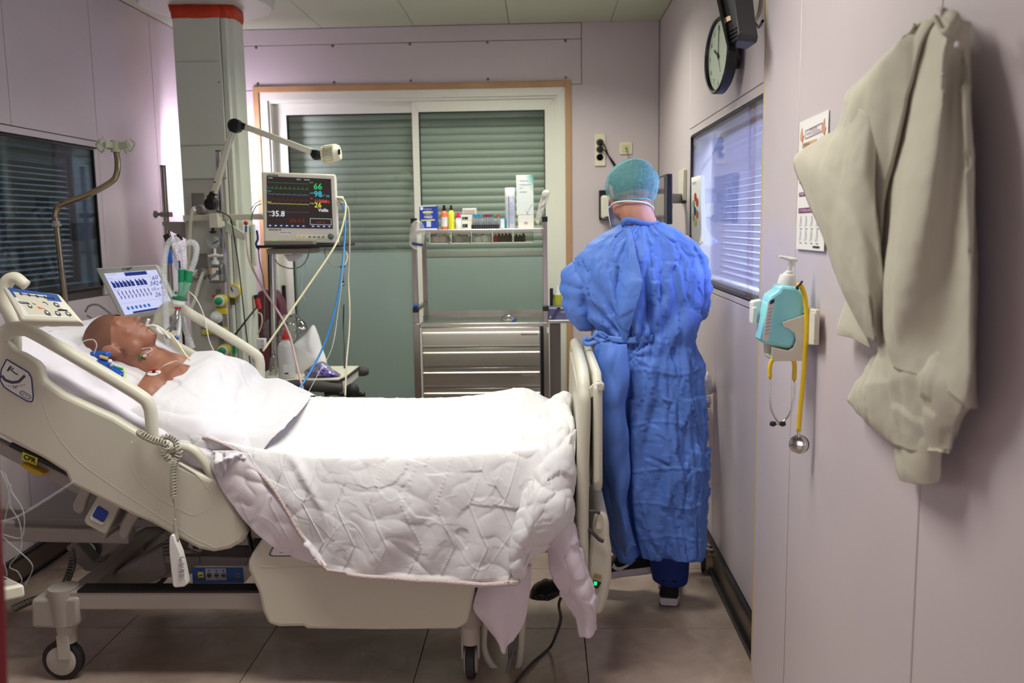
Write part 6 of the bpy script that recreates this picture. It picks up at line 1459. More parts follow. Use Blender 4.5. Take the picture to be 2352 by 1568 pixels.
Qs.line(MB(), [(.83, .635), (.87, .66), (.885, .67), (.90, .685)], .002, .0026).build('trend_arrow', gC, mo_)
Qm.text('mindray', .075, .955, .017, M_INK, mo_, .001, name='brand_lettering', bold=.0004); Qm.text('BeneView T8', .075, .185, .011, M_INK, mo_, .001, name='model_lettering', bold=.0003)
Qm.rect(MB(), .20, .345, .115, .165, 0, .0012).build('asset_sticker', M_PAPER, mo_); Qm.text('00026042984', .215, .145, .010, M_INK, mo_, .002, name='sticker_lettering')
Qm.rect(MB(), .435, .845, .065, .115, 0, .0025).build('key_strip', mat('strip_ivory', (232, 226, 206), .4), mo_, bevel=.0008)
for k_, c in enumerate(('y', 'o', 'g', 'g', 'g', 'g')):
    u = .475+.06*k_+(.02 if k_ > 1 else 0); Qm.poly(MB(), [(u+.020*math.cos(t), .09+.014*math.sin(t)) for t in [6.283*i/14 for i in range(14)]], .0025, .0035).build('front_key', {'y': flat('key_amber', (236, 196, 70)), 'o': flat('key_sand', (214, 196, 130)), 'g': flat('key_sage', (120, 130, 112))}[c], mo_)
MB().lathe(Qm.P(.90, .105), Qm.n, [(0, .015), (.003, .015), (.004, .013), (.014, .0125), (.016, .010)], 22).build('rotary_knob', mat('knob_teal_grey', (96, 116, 110), .35), mo_)
for x_, r_ in ((.085, .018), (.115, .010)): Qm.rect(MB(), x_-.01+.04, x_+r_+.04, .012, .038, 0, .0012).build('alarm_light', G('led_green2', (50, 230, 110), 1.2), mo_)
mb = MB(); Qm.rect(mb, .215, .228, .014, .032, 0, .0012); mb.build('power_light', G('led_green2', (50, 230, 110), 1.2), mo_); mb = MB(); Qm.rect(mb, .245, .258, .014, .032, 0, .0012); mb.build('power_light', G('led_green2', (50, 230, 110), 1.2), mo_)
for y_ in (455, 468): MB().lathe(at(774, y_, Y=4.56), (1, 0, 0), [(0, .011), (.03, .010), (.034, .007)], 12).build('cable_socket', M_CREAM2, mo_)
MB().prism([at(650, 584, Y=4.55), at(696, 584, Y=4.55), at(690, 592, Y=4.55), at(676, 600, Y=4.55), at(662, 600, Y=4.55)], (0, .03, 0)).build('cuff_bag', M_WHITE, ms, bevel=.006)
# ---- cables hanging from the monitor
def cable(pts, r, mm, label, name='cable', cat='cable', n=7):
    o = MB().tube([at(*p[:2], Y=p[2]) for p in pts], r, n, sm=8).build(name, mm, sharp=180); tag(o, label, cat); return o
M_CCR = mat('cable_cream', (216, 206, 168), .45); M_CBE = mat('cable_beige', (188, 180, 158), .45); M_CBL = mat('cable_blue', (24, 122, 196), .4); M_CPK = mat('tube_pink', (206, 172, 168), .3, alpha=.92); M_CGR = mat('cable_grey', (112, 112, 104), .5)
cable([(776, 455, 4.55), (788, 458, 4.5), (794, 472, 4.46), (791, 500, 4.42), (780, 540, 4.36), (760, 580, 4.28), (700, 668, 4.1), (650, 740, 3.95), (604, 806, 3.86)], .0052, M_CCR, 'cream cable crossing diagonally from the monitor to the far bed rail')
cable([(784, 468, 4.54), (790, 476, 4.5), (793, 500, 4.45), (791, 560, 4.35), (783, 640, 4.2), (768, 715, 4.08), (745, 790, 3.95), (715, 850, 3.82), (684, 898, 3.66)], .0046, M_CBL, 'bright blue cable falling from the monitor onto the blanket')
cable([(778, 464, 4.56), (794, 470, 4.52), (801, 490, 4.5), (803, 560, 4.45), (800, 640, 4.4), (803, 700, 4.3), (802, 760, 4.2), (796, 830, 4.0), (793, 908, 3.75)], .0042, M_CBE, 'beige cable hanging almost straight down right of the monitor')
cable([(790, 700, 4.35), (789, 740, 4.3), (791, 790, 4.2), (791, 845, 4.05)], .0036, M_BLACK, 'thin black cable end hanging below the grey connector')
gc = thing('cable_connector', 'grey inline connector with a blue clip hanging right of the monitor', 'connector', at(788, 660, Y=4.36))
MB().cyl(at(787, 618, Y=4.36), at(788, 645, Y=4.36), .006, 12).build('sleeve', M_CGR, gc); MB().cyl(at(788, 645, Y=4.36), at(789, 656, Y=4.36), .0045, 10).build('plug_tip', M_INK, gc); MB().cyl(at(788, 650, Y=4.36), at(788, 653, Y=4.36), .0055, 10).build('white_ring', M_WHITE, gc)
MB().obox(at(787, 612, Y=4.355), (.012, 0, .002), (0, .006, 0), (0, 0, .006)).build('blue_clip', M_BLUEP, gc, bevel=.002)
cable([(748, 566, 4.5), (746, 580, 4.48), (752, 598, 4.44), (768, 611, 4.4), (786, 611, 4.36)], .0030, M_CBE, 'thin beige cable loop under the right end of the monitor shelf')
cable([(768, 560, 4.5), (788, 570, 4.46), (798, 588, 4.42), (794, 604, 4.38), (787, 612, 4.36)], .0030, M_CBE, 'second thin beige cable loop closing the ring right of the monitor shelf')
cable([(710, 568, 4.52), (706, 592, 4.5), (690, 612, 4.48), (665, 616, 4.48), (642, 608, 4.5), (632, 596, 4.52)], .0030, M_CGR, 'thin grey cable loop drooping beneath the monitor shelf')
cable([(593, 568, 4.6), (596, 600, 4.6), (605, 640, 4.6), (608, 690, 4.62), (606, 760, 4.64)], .0030, M_CGR, 'thin grey cable hanging between the column and the monitor stand')
cable([(565, 533, 4.80), (567, 560, 4.78), (574, 600, 4.7), (601, 658, 4.5), (644, 724, 4.3), (667, 775, 4.15), (680, 830, 3.98), (690, 870, 3.85), (700, 913, 3.7)], .0052, M_CPK, 'pinkish suction tube sweeping from the column to the blanket', 'suction_tube', 'tube', 9)
sp = thing('tube_plug', 'red and blue tube plug on the right side of the supply column', 'plug', at(565, 530, Y=4.82)); MB().ball(at(565, 512, Y=4.82), .012, 8).build('red_knob', M_RED, sp); MB().cyl(at(565, 518, Y=4.82), at(565, 536, Y=4.82), .0065).build('blue_sleeve', M_BLUEP, sp)
cable([(790, 480, 4.5), (792, 560, 4.42), (786, 640, 4.3), (776, 720, 4.15), (762, 800, 3.95), (730, 860, 3.82), (706, 905, 3.7)], .0016, M_TUBE, 'hair-thin clear line running beside the blue cable', 'infusion_line', 'tube', 5)
cable([(702, 600, 4.6), (694, 640, 4.6), (694, 670, 4.6), (700, 690, 4.6)], .0022, M_TUBE, 'short clear drip line with a fluted end hanging before the frosted door', 'drip_line', 'tube', 6)
cable([(600, 468, 4.62), (588, 474, 4.65), (580, 490, 4.7), (577, 506, 4.75)], .0028, M_GREEN, 'thin green lead behind the left edge of the monitor')
cable([(600, 460, 4.62), (586, 468, 4.66), (576, 482, 4.72)], .0022, M_WHITE, 'thin white lead behind the left edge of the monitor')
cable([(590, 530, 4.7), (592, 548, 4.66), (588, 560, 4.64), (594, 572, 4.6)], .006, M_NAVY, 'dark blue probe cable bundled left of the monitor foot')
wb = thing('socket_box', 'small white double socket box on the right side of the column near the chair', 'socket', at(600, 800, Y=4.95)); bxp(MB(), 590, 778, 608, 801, 4.93, .04).build('box', M_WHITE, wb, bevel=.003)
for y_ in (784, 794): MB().lathe(at(602, y_, Y=4.93), (0, -1, 0), [(0, .003), (.001, .003)], 8).build('pin_hole', M_INK, wb)
cable([(590, 716, 4.98), (600, 722, 4.96), (602, 740, 4.95), (596, 760, 4.95), (592, 766, 4.95)], .0035, M_CCR, 'short cream cable looped beside the maroon chair')
# ---- on the lower tray
TZ = tz+.0045
def on(x, Y): p = at(x, 870, Y=Y); return Vector((p.x, Y, TZ))
bt = thing('squeeze_bottle', 'cloudy squeeze bottle with a red nozzle on the stand tray', 'bottle', on(660, 4.42))
o_ = on(660, 4.42); hb_ = at(660, 779, Y=4.42).z-TZ
MB().lathe(o_, (0, 0, 1), [(0, .038), (.004, .042), (hb_*.80, .042), (hb_*.90, .034), (hb_*.97, .018), (hb_, .017)], 28).build('bottle', mat('cloudy_pe', (206, 204, 198), .3, alpha=.85), bt)
MB().lathe(o_+Vector((0, 0, hb_)), (0, 0, 1), [(0, .019), (.022, .018), (.026, .008), (.05, .0055), (.055, .003)], 18).build('nozzle', M_RED, bt)
MB().box(o_.x-.005, o_.x+.03, o_.y-.0435, o_.y-.041, TZ+.02, TZ+.075).build('label', M_PAPER, bt); MB().box(o_.x+.0, o_.x+.02, o_.y-.0445, o_.y-.043, TZ+.025, TZ+.033).build('label_print', M_NAVY, bt)
def bag(name, pts, Y, th, mm, label, cat, amp=.008, sc_=9, seed=0):
    """puffy or creased bag lying or standing: outline in the photo, thickness th"""
    P = [at(x, y, Y=Y) for x, y in pts]; c = sum(P, Vector())/len(P); n_ = len(P)
    ring = crom(P+[P[0]], 6)[:-1]; G = []
    for side in (-1, 1):
        rr = []
        for k_ in range(9):
            t = k_/8; h_ = th*math.sqrt(max(0, 1-(1-t)**2)) if side < 0 else th*math.sqrt(max(0, 1-(1-t)**2))
            row = []
            for p in ring:
                q_ = c+(p-c)*(1-t)
                d = side*h_+amp*noise.noise(q_*sc_+Vector((seed, 0, side)))+amp*.8*(1-abs(noise.noise(q_*sc_*2.3+Vector((seed, 3, side))))*2)*(1 if t > 0 else 0)
                row.append(q_+Vector((0, d, amp*.6*noise.noise(q_*sc_*1.7+Vector((3, seed, 1))))))
            rr.append(row)
        G.append(rr)
    full = G[0][::-1]+G[1][1:]
    o = MB().grid(full, wrap=True).build(name, mm, sharp=180); tag(o, label, cat); return o
bag('plastic_bag', [(640, 790), (636, 760), (643, 732), (662, 720), (682, 722), (700, 740), (711, 758), (700, 778), (682, 790), (660, 798)], 4.62, .05, clear('crinkled_film', (226, 232, 230), .3, .12), 'crinkled clear plastic bag behind the red-nozzled bottle', 'bag', .012, 22)
bag('white_sack', [(676, 866), (674, 800), (678, 786), (700, 768), (718, 746), (728, 760), (738, 794), (750, 830), (752, 848), (742, 860)], 4.60, .06, mat('sack_white', (232, 230, 224), .7), 'white fabric sack leaning on the stand tray', 'bag', .005, 9, 3)
bag('wipes_packet', [(700, 862), (700, 852), (712, 840), (728, 834), (742, 830), (752, 836), (762, 848), (778, 858), (782, 862), (760, 866), (730, 866)], 4.44, .05, mat('packet_purple_silver', (70, 36, 150), .2, .5, var=.9, vscale=26, dark=(190, 190, 200)), 'shiny purple and silver packet lying on the stand tray', 'packet', .008, 24, 5)
bag('clear_pouch', [(618, 862), (618, 842), (622, 820), (630, 812), (634, 830), (634, 862)], 4.5, .02, clear('crinkled_film', (226, 232, 230), .3, .12), 'small clear pouch left of the bottle on the tray', 'pouch', .006, 25, 7)
bag('paper_packet', [(606, 770), (604, 750), (612, 738), (625, 730), (634, 742), (634, 770), (620, 780)], 4.72, .02, mat('packet_mauve', (150, 128, 134), .4, alpha=.8), 'mauve translucent packet behind the stand pole', 'packet', .006, 20, 9)
# ---- maroon chair and dark armrests behind the bed
ch = thing('treatment_chair', 'maroon padded chair behind the monitor stand with dark padded armrests', 'chair', (-1.45, 5.3, 0))
MB().prism([at(x, y, Y=5.25) for x, y in ((592, 905), (590, 668), (612, 664), (632, 668), (646, 690), (652, 720), (656, 905))], (0, .1, 0)).build('backrest', mat('vinyl_maroon', (104, 54, 64), .45), ch, bevel=.02, seg=3)
a, b_ = at(790, 853, Y=4.8), at(846, 853, Y=4.8)
MB().tube([a-Vector((.15, 0, -.005)), a, b_-Vector((.03, 0, 0)), b_], [.022, .024, .026, .016], 16, sm=6).build('armrest', mat('foam_dark', (62, 58, 56), .7), ch, sharp=180)
MB().tube([at(650, 886, Y=4.3), at(680, 884, Y=4.3), at(740, 888, Y=4.3), at(786, 892, Y=4.3)], [.02, .028, .028, .02], 16, sm=6).build('armrest', mat('foam_dark', (62, 58, 56), .7), ch, sharp=180)
MB().ball(at(809, 897, Y=4.35), (.036, .03, .038), 12).build('tilt_knob', M_DARK, ch)
MB().tube([at(745, 905, Y=4.3), at(770, 902, Y=4.32), at(800, 908, Y=4.35), at(838, 905, Y=4.35)], .012, 8, sm=5).build('side_lever', M_BLACK, ch, sharp=180)
MB().box(-1.62, -.98, 4.85, 5.3, .40, .50).build('seat', mat('vinyl_maroon', (104, 54, 64), .45), ch, bevel=.02, seg=3)
MB().box(-1.5, -1.1, 4.95, 5.2, .08, .40).build('chair_base', M_GREYP, ch, bevel=.01)
for dx in (-.16, .16):
    for dy in (4.95, 5.2): MB().lathe((-1.3+dx, dy-.015, .04), (0, 1, 0), [(0, .04), (.03, .04)], 16).build('castor', M_TREAD, ch)
# ================================================================== INSTRUMENT TROLLEY
TY = 4.95
tr = thing('instrument_trolley', 'stainless steel trolley with four drawers and a raised shelf before the door', 'trolley', (-.36, 5.18, 0))
def zt(y, Y=TY): return at(1100, y, Y=Y).z
xl, xr = at(957, 800, Y=TY).x, at(1254, 800, Y=TY).x
wz = zt(742); hzz = zt(526); TB = TY+.45
M_POST = mat('post_steel', (172, 162, 152), .32, 1.0)
for x in (xl, xr):
    for y in (TY, TB-.03):
        MB().box(x-.017, x+.017, y, y+.03, .12, wz).build('lower_post', M_POST, tr, bevel=.002)
    yy = TY
    for y in (TY+.02, TB-.03):
        pm = MB().box(x-.013, x+.013, y, y+.026, wz, hzz+.06 if y < TB-.1 else hzz+.02).build('upper_post', M_POST, tr, bevel=.002)
    MB().box(x-.016, x+.016, TY-.002, TY+.034, zt(716), zt(704)).build('post_collar', M_BLACK, tr, bevel=.002)
    MB().box(x-.016, x+.016, TY+.016, TY+.05, hzz+.035, hzz+.065).build('post_cap', M_BLACK, tr, bevel=.002)
    MB().box(x-.012, x+.012, TY+.03, TB-.03, zt(714), zt(706)).build('side_rail', M_POST, tr, bevel=.002)
    w_ = Vector((x, TY+.02, .06)); 
    for y in (TY+.015, TB-.015): MB().lathe((x-.014, y, .055), (1, 0, 0), [(0, .055), (.028, .055)], 20).build('castor', M_TREAD, tr); MB().box(x-.018, x+.018, y-.02, y+.02, .10, .13).build('castor_fork', M_POST, tr)
MB().obox((xl, TY+.01, zt(700)), (.010, 0, 0), (0, .02, 0), (0, 0, .007)).build('blue_clip', M_BLUEP, tr, bevel=.002)
MB().box(xl+.02, xr-.01, TY, TB, wz-.022, wz).build('work_surface', M_STEEL, tr, bevel=.003)
MB().box(xl+.02, xr-.01, TB-.01, TB, wz, wz+.03).build('surface_lip', M_STEEL, tr)
MB().box(xl+.01, xr-.005, TY+.01, TB-.08, hzz-.026, hzz).build('upper_shelf', mat('shelf_aluminium', (206, 202, 190), .3, .9), tr, bevel=.003)
MB().box(xl-.005, xl+.02, TY+.005, TY+.03, hzz-.03, hzz-.004).build('shelf_corner', M_POST, tr); MB().box(xr-.02, xr+.006, TY+.005, TY+.03, hzz-.03, hzz-.004).build('shelf_corner', M_POST, tr)
dx0, dx1 = at(971, 800, Y=TY).x, at(1240, 800, Y=TY).x
MB().box(dx0-.006, dx1+.02, TY+.02, TB-.01, .20, wz-.024).build('carcass', M_STEEL, tr)
MB().box(dx1+.004, dx1+.022, TY, TY+.03, .20, wz-.024).build('dark_side', M_BLACK, tr)
zz_ = [zt(750), zt(796), zt(842), zt(889), zt(936), zt(985), zt(1035)]
for k_ in range(6):
    z1, z0 = zz_[k_], zz_[k_+1]; 
    d_ = MB().box(dx0, dx1, TY-.004, TY+.02, z0+.006, z1-.004).build('drawer', M_SSHEET, tr, bevel=.002)
    MB().prism([(dx0, TY-.005, z1-.036), (dx0, TY-.020, z1-.040), (dx0, TY-.020, z1-.032), (dx0, TY-.005, z1-.028)], (dx1-dx0, 0, 0)).build('drawer_handle', mat('handle_bright', (226, 224, 216), .2, 1), d_)
    MB().box(dx0, dx1, TY-.008, TY-.003, z0+.004, z0+.012).build('drawer_edge', mat('handle_bright', (226, 224, 216), .2, 1), d_)
    if k_ < 3: MB().box(dx1-.105, dx1-.01, TY-.006, TY-.0035, z1-.052, z1-.042).build('drawer_label', flat('label_pink', (222, 200, 196)), d_)
# bins under the shelf
M_BIN = clear('bin_clear', (250, 251, 246), .03, .05)
bx_ = [(390, 690), (730, 1045), (1050, 1375), (1385, 1705), (1715, 2045)]
fills = [('mauve wrapped swabs', (206, 186, 184)), ('grey syringes', (170, 170, 160)), ('white dressings', (222, 222, 216)), ('red and dark ampoules', (186, 60, 44)), ('a few dark vials', (70, 60, 44))]
for i, (a, b_) in enumerate(bx_):
    x0, x1 = at(930+a*.1446, 545, Y=TY).x+.002, at(930+b_*.1446, 545, Y=TY).x-.002; z0, z1 = zt(558), zt(532)
    t = thing('storage_bin', 'clear bin under the trolley shelf holding '+fills[i][0], 'bin', ((x0+x1)/2, TY+.06, z0), 'clear bins under the trolley shelf')
    MB().box(x0, x1, TY+.0, TY+.002, z0, z1).box(x0, x1, TY+.11, TY+.112, z0, z1).box(x0, x0+.002, TY, TY+.112, z0, z1).box(x1-.002, x1, TY, TY+.112, z0, z1).box(x0, x1, TY, TY+.112, z0, z0+.002).build('bin', M_BIN, t)
    MB().box(x0, x1, TY-.002, TY+.001, z0-.002, z0+.003).build('bin_rim', mat('rim_pale', (216, 216, 196), .4), t); MB().box(x0-.001, x0+.002, TY-.002, TY+.001, z0, z1).build('bin_rim', mat('rim_pale', (216, 216, 196), .4), t)
    rnd = random.Random(i)
    for k_ in range(5 if i < 4 else 3):
        cx_ = x0+(x1-x0)*(.14+.18*k_); hh_ = rnd.uniform(.6, 1.0)*(z1-z0)
        c_ = fills[i][1] if not (i == 3 and k_ > 0) else ((90, 76, 66), (120, 108, 92), (60, 40, 40), (90, 80, 76))[k_-1]
        if i in (3, 4): MB().lathe((cx_, TY+.045, z0+.003), (0, 0, 1), [(0, .012), (hh_*.7, .012), (hh_*.8, .006), (hh_, .006)], 12).build('contents', flat('bin_fill_%d_%d' % (i, min(k_, 1)), c_), t)
        else: MB().obox((cx_, TY+.05+.01*rnd.random(), z0+.004+hh_/2*.8), Vector((.016, 0, .004)), (0, .02, 0), Vector((-.004, 0, hh_/2*.75))).build('contents', flat('bin_fill_%d_%d' % (i, k_ % 2), tuple(min(255, v_+(8 if k_ % 2 else -14)) for v_ in c_)), t, bevel=.003)
# things on the raised shelf
def X_(px, Y=TY+.08): return at(px, 520, Y=Y).x
def top_thing(name, label, cat, px, Y=TY+.08, group=None): return thing(name, label, cat, (X_(px, Y), Y, hzz), group)
def hz(py, Y=TY+.08): return at(1100, py, Y=Y).z-.0
HS = hzz+.0005
def carton(name, label, px0, px1, pyt, mm, Y=TY+.06, d=.07, z0=None):
    x0, x1 = X_(px0, Y), X_(px1, Y); t = thing(name, label, 'box', ((x0+x1)/2, Y+d/2, z0 or HS))
    MB().box(x0, x1, Y, Y+d, z0 or HS, at((px0+px1)/2, pyt, Y=Y).z).build('carton', mm, t, bevel=.0012); f = Fr((x0, Y-.0002, z0 or HS), (1, 0, 0), (0, 0, 1)); f.n = Vector((0, -1, 0)); return t, f, x1-x0, at((px0+px1)/2, pyt, Y=Y).z-(z0 or HS)
t, f, w_, h_ = carton('dressing_box', 'dark blue cardboard box with yellow bands at the left end of the trolley shelf', 964, 1004, 472, flat('carton_blue', (28, 56, 160), .5))
f.rect(MB(), 0, w_, 0, h_*.05, .0, .001).build('bottom_band', M_PAPER, t); f.poly(MB(), [(0, h_*.95), (w_, h_*.97), (w_, h_*1.0), (0, h_)], 0, .001).build('lid_edge', M_PAPER, t)
f.poly(MB(), [(w_*.20, h_*.69), (w_*.78, h_*.69), (w_*.78, h_*.755), (w_*.5, h_*.78), (w_*.20, h_*.755)], 0, .001).build('yellow_band', flat('band_yellow', (220, 214, 110)), t)
f.poly(MB(), [(w_*.08, h_*.36), (w_*.88, h_*.38), (w_*.88, h_*.43), (w_*.08, h_*.41)], 0, .001).build('yellow_band', flat('band_yellow', (220, 214, 110)), t)
f.rect(MB(), w_*.40, w_*.65, h_*.12, h_*.36, 0, .001).build('print_block', flat('print_pale', (196, 204, 222)), t)
f.text('+URGO', w_*.26, h_*.52, .020, M_PAPER, t, .001, width=w_*.48, name='brand_lettering', bold=.0006); f.text('COMPR.', w_*.27, h_*.64, .011, M_PAPER, t, .001, width=w_*.42); f.text('CLINICAL', w_*.27, h_*.85, .010, M_PAPER, t, .001, width=w_*.45)
f.disc(MB(), w_*.14, h_*.88, w_*.09, 0, .001).build('round_badge', M_PAPER, t)
def bottle(name, label, px, wpx, pyt, pycap, body, capm, labm=None, capr=.55, hasneck=True, Y=TY+.08):
    r = (X_(px+wpx/2, Y)-X_(px-wpx/2, Y))/2; x = X_(px, Y); zt_, zc = at(px, pyt, Y=Y).z, at(px, pycap, Y=Y).z; H_ = zc-HS
    t = thing(name, label, 'bottle', (x, Y, HS))
    MB().lathe((x, Y, HS), (0, 0, 1), [(0, r*.94), (.003, r), (H_*.80, r), (H_*.93, r*.8), (H_, r*capr*.9)], 22).build('bottle', body, t)
    MB().lathe((x, Y, zc), (0, 0, 1), [(0, r*capr), ((zt_-zc)*.45, r*capr), ((zt_-zc)*.5, r*capr*.7), ((zt_-zc)*.95, r*capr*.66), (zt_-zc, r*capr*.5)], 16).build('cap', capm, t)
    if labm: MB().lathe((x, Y, HS+H_*.15), (0, 0, 1), [(0, r*1.01), (H_*.52, r*1.01)], 22, caps=False).build('label', labm, t)
    return t
bottle('antiseptic_bottle', 'orange-topped antiseptic bottle with a black cap and white label on the trolley shelf', 1021, 16, 471, 484, flat('bottle_orange', (226, 108, 58), .35), M_BLACK, flat('label_grey', (212, 208, 204)))
bottle('antiseptic_bottle', 'yellow bottle with a black cap beside the orange one', 1037, 14, 471, 483, flat('bottle_yellow', (226, 218, 48), .3), M_BLACK)
bottle('ointment_bottle', 'small white bottle with a raspberry pink cap on the trolley shelf', 1053, 13, 488, 500, M_WHITE, flat('cap_pink', (220, 32, 92), .35), None, .8)
for i, (a, b_, yt, z0, lab_) in enumerate(((1060, 1083, 507, None, 'lowest of the flat white boxes behind the pink-capped bottle'), (1059, 1085, 493, at(1070, 506, Y=TY+.10).z, 'middle flat white box with a black window in the small pile'), (1063, 1094, 478, at(1070, 492, Y=TY+.10).z, 'open white carton on top of the small pile of boxes'))):
    t, f, w_, h_ = carton('supply_box', lab_, a, b_, yt, mat('carton_white', (226, 222, 212), .6), Y=TY+.10, z0=z0)
    if i < 2: f.rect(MB(), w_*.1, w_*.62, h_*.2, h_*.62, 0, .001).build('black_window', M_INK, t); f.text('00', w_*.2, h_*.42, .008, M_PAPER, t, .0015)
    else: f.rect(MB(), w_*.06, w_*.92, h_*.12, h_*.75, 0, .001).build('open_flap', flat('carton_inside', (180, 172, 158)), t)
rk = thing('tube_rack', 'black tube rack on the trolley shelf', 'rack', (X_(1115), TY+.05, HS)); x0, x1 = X_(1084), X_(1147)
MB().box(x0, x1, TY+.03, TY+.08, HS, HS+.024).build('rack_base', M_BLACK, rk, bevel=.001)
for k_ in range(12): MB().box(x0+(x1-x0)*(k_+.15)/12, x0+(x1-x0)*(k_+.30)/12, TY+.0285, TY+.031, HS+.004, HS+.020).build('rack_rib', M_GREYP, rk)
ORD = {1089: 'leftmost of the three ', 1097: 'middle of the three ', 1103: 'rightmost of the three ', 1114: 'leftmost of the three ', 1120: 'middle of the three ', 1127: 'rightmost of the three '}
for px, c, nm in ((1089, (40, 150, 206), 'blue'), (1097, (40, 150, 206), 'blue'), (1103, (40, 150, 206), 'blue'), (1114, (150, 36, 110), 'purple'), (1120, (150, 36, 110), 'purple'), (1127, (150, 36, 110), 'purple'), (1132, (30, 140, 96), 'green'), (1145, (214, 60, 46), 'red')):
    x = X_(px, TY+.055); t = thing('sample_tube', (ORD[px]+nm+'-capped sample tubes in the black rack') if px in ORD else 'sample tube with a %s cap standing in the black rack' % nm, 'tube', (x, TY+.055, HS+.01), 'sample tubes in the black rack')
    MB().lathe((x, TY+.055, HS+.012), (0, 0, 1), [(0, .004), (.004, .0065), (.062, .0065)], 12).build('glass_tube', mat('tube_glass_milky', (196, 200, 204), .2, alpha=.75), t)
    MB().lathe((x, TY+.055, HS+.066), (0, 0, 1), [(0, .0078), (.014, .0078)], 12).build('cap', flat('cap_'+nm, c, .4), t)
t, f, w_, h_ = carton('small_box', 'small white and teal box right of the tube rack', 1149, 1161, 500, flat('carton_teal', (40, 150, 172), .5), Y=TY+.05, d=.04); f.rect(MB(), w_*.05, w_*.8, h_*.05, h_*.9, 0, .001).build('front_label', M_PAPER, t)
r = (X_(1184)-X_(1161))/2; x = X_(1172.5); can = thing('spray_can', 'tall white spray can with printed text on the trolley shelf', 'can', (x, TY+.08, HS)); zc = at(1172, 452, Y=TY+.08).z-HS; zt_ = at(1172, 431, Y=TY+.08).z-HS
MB().lathe((x, TY+.08, HS), (0, 0, 1), [(0, r*.95), (.004, r), (zc, r)], 26).build('can_body', mat('can_lavender', (214, 216, 228), .35), can); MB().lathe((x, TY+.08, HS+zc), (0, 0, 1), [(0, r*1.01), (zt_-zc-.004, r*1.01), (zt_-zc, r*.92)], 26).build('can_cap', M_WHITE, can)
MB().box(x-r*.3, x-r*.2, TY+.08-r*1.02, TY+.08-r*.9, HS+.004, HS+zc).build('vertical_stripe', M_NAVY, can)
FCn = Fr((x-r*.1, TY+.08-r*1.02, HS+.08), (1, 0, 0), (0, 0, 1)); FCn.n = Vector((0, -1, 0))
for k_ in range(9): FCn.rect(MB(), -.0, r*.75, -.05+.014*k_, -.048+.014*k_, 0, .0008).build('print_line', flat('print_grey', (150, 156, 176)), can)
t, f, w_, h_ = carton('supply_box', 'small open white carton under the tall teal-edged box', 1190, 1226, 494, mat('carton_white', (226, 222, 212), .6), d=.08); f.disc(MB(), w_*.5, h_*.42, w_*.12, 0, .001, ry=h_*.08).build('thumb_notch', flat('print_grey', (150, 156, 176)), t)
z0 = at(1208, 493, Y=TY+.06).z
M_TEALG = bpy.data.materials.new('carton_teal_fade'); M_TEALG.use_nodes = True; N, L = nt(M_TEALG); b = N['Principled BSDF']; b.inputs['Roughness'].default_value = .5
tc = N.new('ShaderNodeTexCoord'); sx = N.new('ShaderNodeSeparateXYZ'); L.new(tc.outputs['Generated'], sx.inputs[0]); mm_ = N.new('ShaderNodeMath'); mm_.operation = 'MULTIPLY'; L.new(sx.outputs[0], mm_.inputs[0]); L.new(sx.outputs[2], mm_.inputs[1])
cr = N.new('ShaderNodeValToRGB'); cr.color_ramp.elements[0].position = .5; cr.color_ramp.elements[0].color = RGB(224, 228, 222); cr.color_ramp.elements[1].position = .95; cr.color_ramp.elements[1].color = RGB(24, 160, 150); L.new(mm_.outputs[0], cr.inputs[0]); L.new(cr.outputs[0], b.inputs['Base Color'])
t, f, w_, h_ = carton('tall_box', 'tall white box fading to teal at its upper corner, tallest thing on the trolley shelf', 1187, 1226, 402, M_TEALG, z0=z0, d=.08)
for yy, ww in ((.86, .5), (.76, .6), (.68, .2), (.58, .4)): f.rect(MB(), w_*.2, w_*(.2+ww), h_*yy, h_*(yy+.006), 0, .0008).build('print_line', flat('print_grey', (150, 156, 176)), t)
mb = MB(); f.line(mb, [(w_*.5, h_*.12), (w_*.72, h_*.02)], .0012); f.line(mb, [(w_*.56, h_*.02), (w_*.92, h_*.28)], .0012); mb.build('line_drawing', flat('print_grey', (150, 156, 176)), t)
bag('tube_pouch', [(1234, 516), (1230, 508), (1233, 490), (1240, 462), (1248, 438), (1262, 440), (1256, 464), (1246, 492), (1238, 514)], TY+.06, .008, mat('pouch_milky', (206, 200, 190), .3, alpha=.6), 'tall clear pouch leaning at the right end of the trolley shelf', 'pouch', .006, 20, 2)
pb = bag('glove_bag', [(946, 512), (956, 506), (970, 512), (976, 532), (974, 560), (966, 573), (950, 570), (940, 560), (940, 540)], TY-.01, .012, mat('bag_translucent', (216, 214, 206), .35, alpha=.28), 'translucent bag with blue print hanging from the left trolley post', 'bag', .005, 16, 4)
MB().prism([at(946, 556, Y=TY-.028), at(972, 560, Y=TY-.028), at(971, 566, Y=TY-.028), at(946, 562, Y=TY-.028)], (0, -.001, 0)).build('blue_print', M_NAVY, pb)
bag('small_pouch', [(1152, 738), (1152, 730), (1160, 722), (1172, 721), (1184, 728), (1186, 736), (1176, 739)], TY+.10, .02, clear('pouch_film', (220, 214, 206), .35, .2), 'small clear pouch with a blue cap on the trolley work surface', 'pouch', .004, 25, 6)
bc_ = MB().cyl(at(1176, 735, Y=TY+.07), at(1182, 734, Y=TY+.07), .009).build('bottle_cap', M_BLUEP); tag(bc_, 'blue cap inside the small pouch on the trolley work surface', 'cap')
